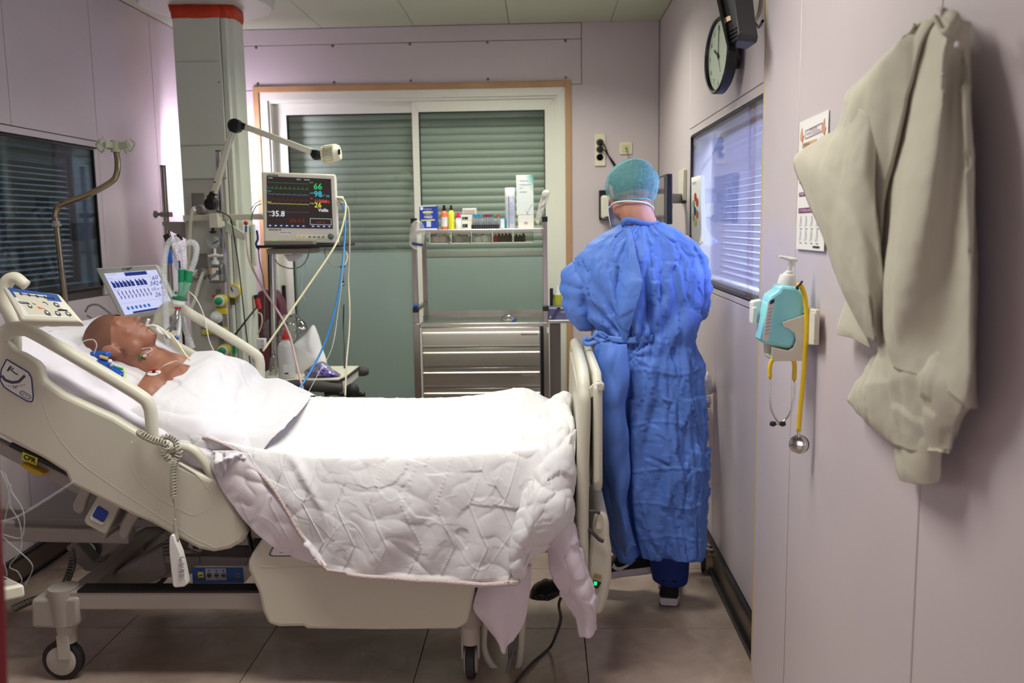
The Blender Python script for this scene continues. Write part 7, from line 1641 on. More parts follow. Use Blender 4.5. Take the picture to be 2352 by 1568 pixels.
# side table at the right of the trolley
sd = thing('side_table', 'narrow steel side table between the trolley and the clinician', 'table', (.12, 5.0, 0)); sx0, sx1 = at(1259, 740, Y=4.95).x, .32; sz_ = zt(737)
MB().box(sx0, sx1, 4.95, 5.3, sz_-.018, sz_).build('table_top', M_STEEL, sd, bevel=.002); MB().box(sx0+.01, sx0+.07, 4.97, 5.27, .02, sz_-.018).build('side_panel', mat('panel_taupe', (120, 110, 102), .4, .5), sd); MB().box(sx1-.04, sx1-.01, 4.97, 5.27, .02, sz_-.018).build('side_panel', mat('panel_taupe', (120, 110, 102), .4, .5), sd)
MB().cyl((sx0+.0, 4.945, sz_-.07), (sx0+.0, 4.945, sz_-.04), .007).build('latch', M_WHITE, sd)
def box_at(name, label, px0, px1, pyt, Y, d, z0, mm, cat='box'):
    x0, x1 = at(px0, 720, Y=Y).x, at(px1, 720, Y=Y).x; t = thing(name, label, cat, ((x0+x1)/2, Y+d/2, z0)); z1 = at((px0+px1)/2, pyt, Y=Y).z
    MB().box(x0, x1, Y, Y+d, z0, z1).build('carton', mm, t, bevel=.0015); f = Fr((x0, Y-.0002, z0), (1, 0, 0), (0, 0, 1)); f.n = Vector((0, -1, 0)); return t, f, x1-x0, z1-z0
t, f, w_, h_ = box_at('glove_box', 'grey and violet glove box on the side table beside the clinician elbow', 1259, 1306, 706, 4.97, .12, sz_, flat('carton_violet_grey', (96, 96, 128), .5))
f.poly(MB(), [(w_*.05, 0), (w_*.45, h_), (w_*.62, h_), (w_*.3, 0)], 0, .001).build('print_swoop', flat('carton_violet', (62, 58, 104)), t); f.rect(MB(), w_*.0, w_, h_*.9, h_, 0, .001).build('top_band', flat('carton_pale', (196, 198, 206)), t)
f.text('NITRILE', w_*.62, h_*.62, .012, M_PAPER, t, .001, width=w_*.28); f.rect(MB(), w_*.08, w_*.16, h_*.12, h_*.28, 0, .001).build('size_mark', M_PAPER, t)
t, f, w_, h_ = box_at('black_dispenser', 'narrow black upright box standing behind the glove box', 1263, 1271, 662, 5.10, .03, sz_, M_BLACK)
shp = thing('sharps_jar', 'small yellow jar with a white top behind the clinician elbow', 'jar', at(1281, 706, Y=5.12)); o_ = Vector((at(1281, 700, Y=5.12).x, 5.12, at(1281, 704, Y=5.12).z)); MB().lathe((o_.x, 5.12, sz_), (0, 0, 1), [(0, .02), (o_.z-sz_, .022), (o_.z-sz_+.07, .026)], 16).build('jar', flat('jar_yellow', (206, 206, 60)), shp); MB().lathe((o_.x, 5.12, o_.z+.07), (0, 0, 1), [(0, .024), (.01, .02), (.05, .008)], 14).build('lid', M_WHITE, shp)
# ================================================================== BACK WALL RIGHT OF THE DOOR
so = thing('wall_socket', 'tall cream triple wall socket with two black plugs above the hair net', 'socket', at(1378, 381, Y=YB))
bxp(MB(), 1366, 307, 1391, 381, YB-.012, .012).build('plate', mat('socket_cream', (226, 220, 196), .4), so, bevel=.003)
for y_ in (327, 343, 361):
    MB().lathe(at(1378, y_, Y=YB-.012), (0, -1, 0), [(0, .026), (.001, .026), (.0012, .022), (-.002, .021), (-.0022, .001)], 22).build('socket_well', mat('socket_well', (206, 200, 178), .5), so)
for y_ in (361,):
    for d in (-.007, .007): MB().lathe(at(1378, y_, Y=YB-.012)+Vector((d, -.0025, 0)), (0, -1, 0), [(0, .003), (.0005, .003)], 8).build('pin_hole', M_INK, so)
for i, (y_, end) in enumerate(((327, (1409, 378)), (343, (1413, 378)))):
    p = at(1379, y_, Y=YB-.014); t = thing('power_plug', ('upper', 'lower')[i]+' black power plug in the tall cream wall socket with its cable', 'plug', p)
    MB().lathe(p, (0, -1, 0), [(0, .020), (.012, .020), (.022, .017), (.030, .012)], 18).build('plug_body', M_BLACK, t)
    MB().tube([p+Vector((0, -.028, 0)), at(1388, y_+(6 if i == 0 else 1), Y=YB-.05), at(1398, 358, Y=YB-.03), at(*end, Y=YB-.02), at(1424, 400, Y=YB-.02), at(1440, 440, Y=YB-.02)], .0042, 8, sm=6).build('plug_cable', M_BLACK, t, sharp=180)
ds_ = thing('data_socket', 'square ivory data socket with a grey lead above the clinician', 'socket', at(1437, 353, Y=YB)); bxp(MB(), 1423, 326, 1452, 354, YB-.010, .010).build('plate', mat('socket_cream', (226, 220, 196), .4), ds_, bevel=.002)
bxp(MB(), 1429, 332, 1446, 349, YB-.013, .004).build('insert', mat('socket_ivory', (214, 206, 150), .4), ds_, bevel=.001); MB().lathe(at(1438, 340, Y=YB-.013), (0, -1, 0), [(0, .006), (.012, .005)], 10).build('jack', M_GREYP, ds_)
MB().tube([at(1438, 341, Y=YB-.022), at(1441, 350, Y=YB-.03), at(1446, 370, Y=YB-.02), at(1450, 400, Y=YB-.02)], .003, 8, sm=6).build('data_lead', M_GREYP, ds_, sharp=180)
sdp = thing('soap_dispenser', 'cream wall soap dispenser with a dark frame beside the hair net', 'dispenser', at(1400, 505, Y=YB))
bxp(MB(), 1376, 436, 1430, 504, YB-.03, .03).build('back_frame', M_BLACK, sdp, bevel=.003); bxp(MB(), 1381, 448, 1424, 502, YB-.09, .07).build('cover', M_CREAM2, sdp, bevel=.014, seg=3); bxp(MB(), 1399, 502, 1404, 510, YB-.07, .02).build('outlet_nozzle', M_BLACK, sdp)
pc = at(1397, 499, Y=YB-.092); MB().prism([pc+Vector((.024*math.cos(a), 0, .007*math.sin(a))) for a in [6.283*i/20 for i in range(20)]], (0, -.001, 0)).build('oval_badge', M_NAVY, sdp)
# screen on a swing arm at the right wall
sm = thing('wall_monitor', 'flat black monitor seen almost edge-on, fixed to the right wall beside the clinician', 'monitor', at(1520, 510, Y=4.4))
A_, B_, C__, D_ = at(1503, 512, Y=4.75), at(1531, 515, Y=4.28), at(1531, 399, Y=4.28), at(1503, 408, Y=4.75)
nn = (B_-A_).cross(D_-A_).normalized(); nn = nn if nn.x < 0 else -nn
MB().prism([A_, B_, C__, D_], -nn*.028).build('case', M_BLACK, sm, bevel=.004)
S_ = Quad(A_, B_, C__, D_); S_.n = nn; S_.rect(MB(), .06, .84, .05, .95, 0, .0015).build('screen', mat('screen_off_violet', (96, 84, 96), .12), sm)
MB().prism([B_, B_+Vector((.022, .01, 0)), C__+Vector((.022, .01, 0)), C__], (0, .02, 0)).build('case_edge', M_BLACK, sm)
MB().beam(at(1522, 455, Y=4.62), Vector((XR, 4.80, at(1522, 455, Y=4.62).z)), .03, .05).build('wall_arm', M_GREYP, sm, bevel=.004)
MB().box(XR-.02, XR-.001, 4.72, 4.88, 1.66, 1.82).build('wall_plate', M_CREAM2, sm, bevel=.003)
for k_ in range(3): MB().tube([at(x+k_*2, y, Y=4.40) for x, y in ((1534, 425), (1538, 440+6*k_), (1536, 470), (1540, 480-4*k_), (1536, 492))], .003, 6, sm=6).build('cable_bundle', (M_CREAM2, M_BLACK, M_GREYP)[k_], sm, sharp=180)
# ================================================================== RIGHT WALL
ck = thing('wall_clock', 'round black-rimmed clock with a pale dial, seen obliquely on the right wall', 'clock', at(1650, 212, X=.68))
cc = at(1646, 128, X=.665); cn = Vector((-math.cos(math.radians(7)), -math.sin(math.radians(7)), .02)).normalized(); Rk = .141
MB().lathe(cc-cn*.04, cn, [(0, Rk*.9), (.01, Rk), (.04, Rk), (.046, Rk*.965), (.044, Rk*.92), (.034, Rk*.90)], 48, caps=False).build('rim', M_BLACK, ck); MB().lathe(cc-cn*.045, cn, [(0, Rk*.6), (.005, Rk*.9), (.033, Rk*.91), (.034, .001)], 48).build('case', M_BLACK, ck)
ku = Vector((0, 0, 1)); kr = ku.cross(cn).normalized(); FK = Fr(cc-cn*.009, kr, ku); FK.n = cn
FK.disc(MB(), 0, 0, Rk*.90, 0, .0012, 44).build('dial', mat('dial_pale_green', (196, 210, 186), .5), ck)
for h_ in range(12):
    a = math.radians(90-30*(h_+1)); FK.text(str(h_+1), Rk*.72*math.cos(a), Rk*.72*math.sin(a), .024, M_INK, ck, .002, 'CENTER', name='numeral')
def handk(name, deg, L, w_):
    a = math.radians(deg); d = (math.cos(a), math.sin(a)); FK.line(MB(), [(-d[0]*.015, -d[1]*.015), (d[0]*L, d[1]*L)], w_, .004).build(name, M_INK, ck)
handk('minute_hand', 88, Rk*.78, .005); handk('hour_hand', 150, Rk*.40, .009); handk('second_hand', -65, Rk*.5, .002); FK.disc(MB(), 0, 0, .007, .002, .006).build('hub', M_INK, ck)
MB().cyl(cc-cn*.04, Vector((XR, cc.y, cc.z)), .05, 20).build('mount', M_BLACK, ck)
tvm = thing('hanging_device', 'black slanted device with vents and a beige sticker hanging above the clock', 'device', at(1668, 112, X=.60))
p_ = [at(1632, -60, X=.56), at(1672, 116, X=.56), at(1697, 90, X=.62), at(1700, 60, X=.64), at(1690, -60, X=.66)]
MB().prism([at(1630, -70, X=.56), at(1671, 116, X=.56), at(1676, 112, X=.57), at(1640, -70, X=.57)], (.03, .04, 0)).build('front_slab', M_BLACK, tvm, bevel=.002)
hb2 = MB().prism([at(1648, -70, X=.585), at(1662, 60, X=.585), at(1673, 108, X=.585), at(1694, 92, X=.585), at(1697, 78, X=.585), at(1690, 30, X=.585), at(1680, -70, X=.585)], (.07, .05, 0)).build('housing', mat('device_charcoal', (40, 40, 42), .5), tvm, bevel=.006)
MB().prism([at(1665, 41, X=.583), at(1677, 36, X=.583), at(1679, 46, X=.583), at(1667, 53, X=.583)], (-.002, 0, 0)).build('sticker', flat('sticker_beige', (226, 196, 160)), hb2)
for k_ in range(3): MB().prism([at(1676, 70+9*k_, X=.583), at(1692, 61+9*k_, X=.583), at(1693, 63+9*k_, X=.583), at(1677, 72+9*k_, X=.583)], (-.002, 0, 0)).build('vent_slot', M_INK, hb2)
cable_x = lambda pts, r, mm, lab_: tag(MB().tube([at(x, y, X=X) for x, y, X in pts], r, 8, sm=8).build('cable', mm, sharp=180), lab_, 'cable')
cable_x([(1670, -40, .6), (1678, 0, .62), (1688, 28, .64), (1706, 46, .67), (1724, 53, .69), (1738, 42, .70), (1746, 20, .70), (1751, -30, .70)], .0062, M_CCR, 'cream cable looping beside the slanted black device')
cable_x([(1684, 4, .64), (1698, 2, .66), (1710, 8, .68), (1720, 24, .70), (1728, 42, .71), (1742, 62, .72), (1752, 48, .70)], .0045, M_BLACK, 'black cable drooping behind the cream cable at the top right')
# leaflet on the station window
lf = thing('leaflet', 'white leaflet with a ring of coloured ovals taped to the right wall window', 'leaflet', at(1600, 560, X=.748))
g_ = sheet([[at(1588, 408, X=.745), at(1599, 405, X=.744), at(1609, 402, X=.745)], [at(1588, 480, X=.745), at(1599, 478, X=.744), at(1610, 476, X=.744)], [at(1588, 530, X=.744), at(1600, 530, X=.743), at(1612, 530, X=.740)], [at(1589, 560, X=.738), at(1602, 566, X=.730), at(1615, 556, X=.720)]], 6, 6)
MB().grid(g_).build('paper', M_PAPER, lf, sharp=180, solid=.0008)
for i, (x, y, c) in enumerate(((1597, 452, (196, 50, 50)), (1593, 468, (150, 176, 110)), (1601, 464, (200, 70, 70)), (1596, 484, (40, 80, 150)), (1601, 492, (196, 110, 80)), (1593, 498, (170, 190, 120)), (1597, 510, (214, 200, 130)))):
    c0 = at(x, y, X=.7425); MB().prism([c0+Vector((0, .030*math.cos(a), .020*math.sin(a))) for a in [6.283*k_/14 for k_ in range(14)]], (-.001, 0, 0)).build('oval_print', flat('oval_%d' % i, c), lf)
f_ = Fr(at(1590, 422, X=.7425), (0, -1, 0), (0, 0, 1)); f_.n = Vector((-1, 0, 0)); f_.text('INSTITUTION', .004, 0, .016, flat('ink_grey', (70, 72, 80)), lf, .0012, width=.10)
# stand beside the clinician (only its bag, tray and base castor show)
stn = thing('rolling_stand', 'low rolling stand mostly hidden behind the clinician, showing its tray edge and chrome foot', 'stand', (.66, 4.1, 0))
fy = 3.83
MB().cyl((.52, fy+.02, .17), at(1638, 1262, Y=fy), .022, 16).build('chrome_foot', M_CHROME, stn); MB().box(.52, .56, fy, fy+.04, .18, .95).build('column', M_GREYP, stn, bevel=.004)
wc = at(1622, 1295, Y=fy); r_ = .036; wc.z = r_+.002
MB().lathe(wc-Vector((.022, 0, 0)), (1, -.1, 0), [(0, r_*.6), (.0, r_), (.014, r_), (.014, r_*.7)], 22).build('castor', M_DARK, stn); MB().lathe(wc+Vector((-.004, 0, .002)), (1, -.1, 0), [(0, r_*.9), (.03, r_*.95), (.034, r_*.7)], 22).build('castor_cover', mat('castor_ochre', (178, 156, 112), .5), stn)
MB().lathe(wc-Vector((.024, 0, 0)), (1, -.1, 0), [(0, r_*.55), (.004, r_*.55)], 18).build('castor_hub', mat('castor_taupe', (132, 118, 100), .5), stn)
MB().box(.50, at(1632, 930, Y=fy).x, fy, fy+.25, at(1625, 936, Y=fy).z, at(1625, 930, Y=fy).z).build('tray', mat('tray_wood', (186, 140, 100), .5), stn, bevel=.003)
bag('white_bag', [(1606, 905), (1608, 870), (1614, 856), (1624, 852), (1632, 862), (1636, 880), (1638, 898), (1634, 905), (1620, 908)], 3.9, .05, mat('bag_white', (232, 228, 230), .6), 'white plastic bag between the clinician and the right wall', 'bag', .006, 18, 8)
rl_ = MB().cyl(at(1606, 921, Y=3.86), at(1632, 919, Y=3.86), .018, 16).build('paper_roll', M_PAPER); tag(rl_, 'small white paper roll on the tray right of the clinician', 'roll')
# ================================================================== FRONT PANEL: POSTER, GEL, STETHOSCOPE, COAT
po = thing('hygiene_poster', 'white hand hygiene poster with plum headings, partly behind the hanging coat', 'poster', at(1865, 575, X=PX-.001))
pa = [at(1838, 281, X=PX-.002), at(1905, 251, X=PX-.002), at(1893, 577, X=PX-.006), at(1829, 571, X=PX-.006)]
MB().prism(pa, (-.0012, 0, 0)).build('sheet_of_paper', M_PAPER, po)
QP = Quad(at(1829, 571, X=PX-.0075), at(1893, 577, X=PX-.0075), at(1905, 251, X=PX-.0035), at(1838, 281, X=PX-.0035)); QP.n = Vector((-1, 0, 0))
M_PLUM = flat('ink_plum', (118, 40, 100)); M_HANDS = flat('ink_skin', (206, 150, 118))
QP.line(MB(), [(.22, .855), (.80, .865), (.80, .925), (.22, .915), (.22, .855)], .0012, .0016).build('title_frame', M_PLUM, po)
QP.text('LA FRICTION', .50, .908, .011, M_PLUM, po, .0016, align='CENTER', name='poster_lettering'); QP.text('HYDRO-ALCOOLIQUE DES MAINS', .51, .882, .0095, M_PLUM, po, .0016, align='CENTER', width=.12, name='poster_lettering')
for u, s_ in ((.10, 1), (.86, -1)): QP.poly(MB(), [(u-.06, .86), (u+.02, .83), (u+.06, .88), (u+.02, .90), (u-.01*s_, .95), (u-.05, .91)], 0, .0014).build('hand_drawing', M_HANDS, po)
QP.rect(MB(), .12, .62, .79, .825, 0, .0014).build('strip', flat('ink_tan', (206, 168, 130)), po); QP.text('POURQUOI ?', .18, .807, .010, M_INK, po, .0022, name='poster_lettering')
for y0, y1, x1 in ((.515, .545, .34), (.415, .445, .34), (.285, .322, .92)): QP.rect(MB(), .06, x1, y0, y1, 0, .0014).build('heading_bar', M_PLUM, po)
QP.text('QUAND', .10, .53, .010, M_PAPER, po, .0022, name='poster_lettering'); QP.text('COMMENT', .09, .43, .009, M_PAPER, po, .0022, name='poster_lettering'); QP.text('LES 7 ETAPES DE LA FRICTION', .10, .303, .009, M_PAPER, po, .0022, width=.13, name='poster_lettering')
for i in range(8):
    u, v = .14+.20*(i % 4), .21 if i < 4 else .10
    QP.line(MB(), [(u-.03, v-.035), (u, v+.01), (u+.01, v+.05), (u+.04, v+.01), (u+.03, v-.03)], .0013, .0016).build('step_drawing', flat('ink_light', (168, 164, 176)), po); QP.rect(MB(), u-.02, u+.05, v-.052, v-.045, 0, .0012).build('step_caption', flat('ink_light', (168, 164, 176)), po)
QP.line(MB(), [(.5, .47), (.56, .40), (.52, .36)], .0013, .0016).build('step_drawing', flat('ink_light', (168, 164, 176)), po); QP.rect(MB(), .62, .84, .02, .032, 0, .0014).build('footer_mark', M_INK, po)
# gel bottle in its holder
gx = PX-.075; gh = thing('gel_holder', 'cream wall holder with side clamps carrying the turquoise gel bottle', 'holder', at(1820, 822, X=gx))
gy = at(1805, 760, X=gx).y
M_HOLD = mat('holder_cream', (226, 220, 204), .4)
def gp(x, y, X=gx): return at(x, y, X=X)
# pocket: half cup from side
MB().box(PX-.012, PX-.001, gp(1868, 700, PX).y-.02, gp(1852, 700, PX).y+.14, gp(1868, 790, PX).z, gp(1868, 705, PX).z).build('wall_plate', M_HOLD, gh, bevel=.004)
for (x0, x1, y0, y1, X_1) in ((1862, 1884, 708, 792, PX-.012),): MB().prism([at(x0, y0, X=X_1), at(x1, y0+2, X=X_1), at(x1-2, y1, X=X_1), at(x0, y1, X=X_1)], (-.012, 0, 0)).build('side_plate', M_HOLD, gh, bevel=.003)
MB().prism([at(1867, 718, X=PX-.026), at(1874, 719, X=PX-.026), at(1873, 782, X=PX-.026), at(1867, 781, X=PX-.026)], (-.004, 0, 0)).build('side_clip', M_HOLD, gh, bevel=.001)
GX0, GX1 = PX-.115, PX-.025    # bottle across the wall normal
GY = 2.33
def gpx(x, y, Y=GY): return at(x, y, Y=Y)
body = [gpx(1784, 652), gpx(1822, 656), gpx(1843, 676), gpx(1836, 740), gpx(1818, 788), gpx(1806, 798), gpx(1744, 784), gpx(1741, 776), gpx(1757, 690), gpx(1762, 676), gpx(1780, 664)]
gb = thing('gel_bottle', 'turquoise hand gel bottle with a white pump leaning in the wall holder', 'bottle', gpx(1790, 798))
MB().prism([p+Vector((0, -.035, 0)) for p in body], (0, .075, 0)).build('bottle', mat('gel_turquoise', (150, 230, 242), .15, trans=.0, coat=.3), gb, bevel=.012, seg=3)
lq = [gpx(1750, 735), gpx(1838, 728), gpx(1832, 742), gpx(1816, 786), gpx(1806, 795), gpx(1747, 781)]
MB().prism([p+Vector((0, -.0385, 0)) for p in [gpx(1757, 688), gpx(1770, 682), gpx(1768, 700), gpx(1756, 780), gpx(1743, 776)]], (0, -.0012, 0)).build('label', M_PAPER, gb)
MB().prism([p+Vector((0, -.0400, 0)) for p in [gpx(1761, 686), gpx(1770, 682), gpx(1769, 692), gpx(1759, 696)]], (0, -.0012, 0)).build('label_head', M_NAVY, gb)
for k_ in range(8): MB().prism([p+Vector((0, -.0400, 0)) for p in [gpx(1756-1.2*k_, 706+8*k_), gpx(1765-1.0*k_, 703+8*k_), gpx(1765-1.0*k_, 705+8*k_), gpx(1756-1.2*k_, 708+8*k_)]], (0, -.0008, 0)).build('label_line', flat('ink_light', (168, 164, 176)), gb)
ax_ = (gpx(1806, 628)-gpx(1803, 654)).normalized()
MB().lathe(gpx(1807, 654), ax_, [(0, .024), (.003, .0245), (.020, .021), (.026, .019), (.028, .012), (.033, .011)], 24).build('pump_collar', M_WHITE, gb)
MB().lathe(gpx(1812, 630), ax_, [(0, .010), (.008, .0095), (.01, .006), (.030, .0055)], 16).build('pump_stem', M_WHITE, gb)
MB().tube([gpx(1790, 589), gpx(1800, 591), gpx(1818, 596), gpx(1831, 597)], [.0035, .0045, .0075, .005], 10, sm=5, flat_=.8).build('pump_nozzle', M_WHITE, gb, sharp=180); MB().lathe(gpx(1819, 612), ax_, [(0, .0062), (.02, .0062)], 12).build('pump_head', M_WHITE, gb)
cup_ = [gpx(1788, 736), gpx(1844, 716), gpx(1840, 815), gpx(1832, 822), gpx(1770, 824), gpx(1763, 818), gpx(1763, 792), gpx(1800, 800), gpx(1812, 793), gpx(1818, 776), gpx(1814, 760), gpx(1800, 750), gpx(1790, 746)]
MB().prism([p+Vector((0, -.044, 0)) for p in cup_], (0, .004, 0)).build('pocket_front', M_HOLD, gh, bevel=.001)
MB().prism([p+Vector((0, .044, 0)) for p in [gpx(1763, 780), gpx(1844, 700), gpx(1840, 815), gpx(1832, 822), gpx(1770, 824), gpx(1763, 818)]], (0, .004, 0)).build('pocket_back', M_HOLD, gh)
bo_ = [gpx(1763, 817), gpx(1836, 817), gpx(1832, 823), gpx(1768, 824)]
MB().prism([p+Vector((0, -.042, 0)) for p in bo_], (0, .088, 0)).build('pocket_bottom', M_HOLD, gh); MB().prism([gpx(1842, 716)+Vector((0, -.042, 0)), gpx(1846, 716)+Vector((0, -.042, 0)), gpx(1842, 816)+Vector((0, -.042, 0)), gpx(1838, 816)+Vector((0, -.042, 0))], (0, .088, 0)).build('pocket_side', M_HOLD, gh)
MB().prism([gpx(1733, 694)+Vector((0, .03, 0)), gpx(1757, 689)+Vector((0, .03, 0)), gpx(1757, 742)+Vector((0, .03, 0)), gpx(1732, 748)+Vector((0, .03, 0))], (0, .03, 0)).build('front_lever', M_WHITE, gh, bevel=.005)
MB().prism([gpx(1734, 708)+Vector((0, .02, 0)), gpx(1744, 707)+Vector((0, .02, 0)), gpx(1742, 744)+Vector((0, .02, 0)), gpx(1732, 746)+Vector((0, .02, 0))], (0, .012, 0)).build('lever_tab', M_WHITE, gh, bevel=.002)
bpy.context.view_layer.update()
# stethoscope
st = thing('stethoscope', 'yellow stethoscope hanging from the gel holder, chest piece lowest', 'stethoscope', at(1835, 1045, Y=2.29))
M_SY = mat('steth_yellow', (238, 200, 30), .4)
SY = 2.285
MB().tube([at(x, y, Y=SY) for x, y in ((1830, 656), (1838, 655), (1845, 668), (1850, 690), (1853, 730), (1850, 800), (1844, 880), (1838, 940), (1834, 990))], .0062, 12, sm=7).build('tube', M_SY, st, sharp=180)
MB().tube([at(x, y, Y=SY+.01) for x, y in ((1769, 866), (1768, 850), (1771, 832), (1780, 822), (1800, 818), (1818, 824), (1825, 838), (1824, 872))], [.0052, .0054, .0056, .0056, .0056, .0056, .0058, .0058], 12, sm=6).build('yoke', M_SY, st, sharp=180)
MB().tube([at(x, y, Y=SY+.01) for x, y in ((1769, 866), (1768, 900), (1771, 936), (1780, 958), (1790, 971), (1797, 974))], .0026, 10, sm=6).build('ear_tube', M_CHROME, st, sharp=180)
MB().tube([at(x, y, Y=SY+.012) for x, y in ((1824, 872), (1824, 905), (1818, 940), (1806, 962), (1792, 972), (1784, 974))], .0026, 10, sm=6).build('ear_tube', M_CHROME, st, sharp=180)
for x, y, s_ in ((1775, 972, -1), (1797, 972, 1)): MB().tube([at(x-7*s_*0-6, y, Y=SY+.008), at(x+1, y+1, Y=SY+.008), at(x+7, y, Y=SY+.008)], [.0055, .0075, .005], 10, sm=5).build('ear_tip', M_BLACK, st, sharp=180)
MB().cyl(at(1834, 988, Y=SY), at(1834, 1003, Y=SY), .0038, 12).build('stem', M_CHROME, st)
cpx = at(1834, 1022, Y=SY); MB().lathe(cpx+Vector((.004, .012, 0)), Vector((-.35, -1, 0)), [(0, .020), (.002, .0245), (.006, .025), (.010, .024), (.013, .020), (.015, .012), (.0155, .001)], 30).build('chest_piece', M_CHROME, st)
MB().lathe(cpx+Vector((.006, .014, 0)), Vector((-.35, -1, 0)), [(0, .0235), (.005, .0255), (.006, .024)], 30).build('diaphragm_rim', M_BLACK, st)
MB().tube([at(x, y, Y=SY-.005) for x, y in ((1843, 645), (1838, 652), (1830, 660), (1834, 664))], .003, 6, sm=4).build('tie', M_BLACK, st, sharp=180)
# ---- coat on its hook
M_COAT = mat('coat_cotton', (190, 184, 166), .85, bump=.04, bscale=300)
lc = thing('lab_coat', 'cream-white lab coat hanging from a hook on the front wall panel', 'coat', at(2150, 1108, X=.66))
MB().tube([at(2160, 20, X=PX-.002), at(2162, 24, X=PX-.03), at(2166, 34, X=PX-.05), at(2168, 26, X=PX-.065)], .005, 8, sm=5).build('coat_hook', M_CHROME, lc, sharp=180)
def cx(rows_, nu, nv, fn, name, mm=M_COAT, th=.004):
    return MB().grid(sheet([[at(x, y, X=X) for x, y, X in r] for r in rows_], nu, nv, fn)).build(name, mm, lc, sharp=180, solid=th, off=1)
def dco(amp, seed, fr=9):
    def f(u, v, p, n): return amp*noise.noise(p*5+Vector((seed, 0, 0)))+amp*.8*(1-abs(noise.noise(Vector((p.y*fr, p.x*fr, p.z*2.6))+Vector((seed, 0, 0))))*2.2)+.0012*noise.noise(p*40)
    return f
cx([
 [(2128, 42, .655), (2150, 34, .650), (2166, 32, .648), (2185, 34, .650), (2205, 44, .655), (2232, 50, .672)],
 [(2090, 78, .645), (2130, 74, .635), (2164, 80, .625), (2194, 88, .640), (2216, 96, .655), (2234, 106, .672)],
 [(2050, 126, .645), (2108, 130, .640), (2158, 140, .615), (2200, 150, .645), (2220, 156, .650), (2236, 166, .674)],
 [(2012, 180, .650), (2084, 200, .645), (2150, 220, .610), (2196, 240, .640), (2222, 250, .640), (2238, 256, .676)],
 [(1975, 240, .650), (2060, 290, .650), (2134, 330, .606), (2196, 350, .640), (2228, 360, .638), (2242, 366, .678)],
 [(1945, 300, .650), (2040, 400, .650), (2112, 450, .602), (2188, 470, .640), (2230, 480, .636), (2245, 486, .680)],
 [(1950, 420, .655), (2030, 520, .650), (2088, 580, .600), (2180, 600, .642), (2230, 620, .636), (2247, 620, .682)],
 [(1975, 560, .660), (2022, 640, .650), (2060, 690, .602), (2170, 720, .642), (2228, 740, .636), (2246, 740, .682)],
 [(2010, 690, .660), (2030, 740, .650), (2044, 780, .610), (2150, 800, .640), (2226, 840, .636), (2244, 846, .682)],
 [(2020, 800, .660), (2040, 830, .645), (2060, 850, .620), (2130, 870, .632), (2212, 930, .640), (2243, 938, .682)],
], 16, 16, dco(.006, 1), 'coat_back')
cx([
 [(2130, 44, .640), (2108, 52, .636), (2150, 40, .638)],
 [(2096, 70, .628), (2076, 92, .624), (2120, 100, .636)],
 [(2040, 120, .628), (2030, 150, .618), (2086, 220, .640)],
 [(1992, 168, .630), (1990, 210, .612), (2060, 330, .640)],
 [(1952, 206, .632), (1960, 260, .606), (2030, 440, .640)],
 [(1940, 250, .636), (1945, 310, .610), (2020, 560, .642)],
], 14, 14, dco(.006, 4, 14), 'coat_shoulder')
cx([
 [(1942, 222, .628), (1962, 240, .610), (1990, 262, .612), (2014, 300, .625)],
 [(1924, 290, .622), (1950, 310, .604), (1980, 360, .606), (2010, 420, .625)],
 [(1880, 322, .620), (1920, 350, .598), (1966, 400, .602), (2014, 500, .625)],
 [(1826, 364, .620), (1888, 400, .592), (1956, 470, .598), (2022, 580, .630)],
 [(1846, 440, .622), (1906, 480, .592), (1968, 540, .598), (2030, 640, .632)],
 [(1882, 530, .626), (1934, 580, .596), (1984, 630, .602), (2030, 690, .634)],
 [(1920, 630, .632), (1966, 670, .602), (2000, 700, .608), (2026, 730, .636)],
 [(1958, 700, .640), (1986, 730, .612), (2006, 756, .614), (2022, 775, .636)],
 [(1996, 770, .648), (2004, 778, .630), (2010, 784, .626), (2018, 790, .638)],
], 14, 14, dco(.005, 7, 7), 'coat_sleeve')
cx([[(1948, 680, .668), (1962, 690, .655), (1984, 700, .65)], [(1928, 744, .668), (1950, 752, .65), (1990, 770, .645)], [(1926, 768, .668), (1958, 776, .65), (1998, 800, .648)]], 8, 8, dco(.004, 3), 'coat_pocket_edge')
cx([
 [(2012, 800, .663), (2040, 780, .638), (2080, 790, .642), (2140, 800, .647), (2200, 830, .648)],
 [(1996, 830, .663), (2030, 860, .634), (2080, 858, .622), (2150, 880, .632), (2210, 920, .644)],
 [(1950, 908, .668), (2006, 890, .637), (2060, 910, .628), (2130, 960, .634), (2190, 980, .648)],
 [(1964, 940, .668), (2016, 960, .644), (2070, 990, .634), (2130, 1020, .642), (2184, 1030, .653)],
 [(2030, 1000, .672), (2050, 1020, .648), (2090, 1034, .638), (2140, 1036, .643), (2180, 1032, .65)],
], 16, 12, lambda u, v, p, n: dco(.005, 11, 13)(u, v, p, n)+.012*crumple(p, 7), 'coat_gathered_hem')
cx([[(2056, 940, .668), (2090, 940, .650), (2130, 950, .645), (2166, 970, .660)], [(2056, 1020, .668), (2090, 1020, .646), (2130, 1020, .645), (2164, 1030, .662)], [(2060, 1075, .668), (2090, 1080, .650), (2130, 1080, .650), (2163, 1080, .664)], [(2070, 1102, .668), (2100, 1108, .656), (2134, 1110, .656), (2160, 1100, .666)]], 8, 8, dco(.003, 5), 'coat_tail')
MB().tube([at(x, y, X=.618) for x, y in ((2150, 40), (2160, 60), (2170, 76), (2182, 72), (2192, 54), (2190, 40), (2178, 32))], .0045, 8, sm=5, flat_=2).build('hanging_loop', M_COAT, lc, sharp=180)
MB().lathe(at(2199, 102, X=.63), (-1, -.2, 0), [(0, .0045), (.002, .0045), (.003, .003)], 12).build('coat_button', M_WHITE, lc)
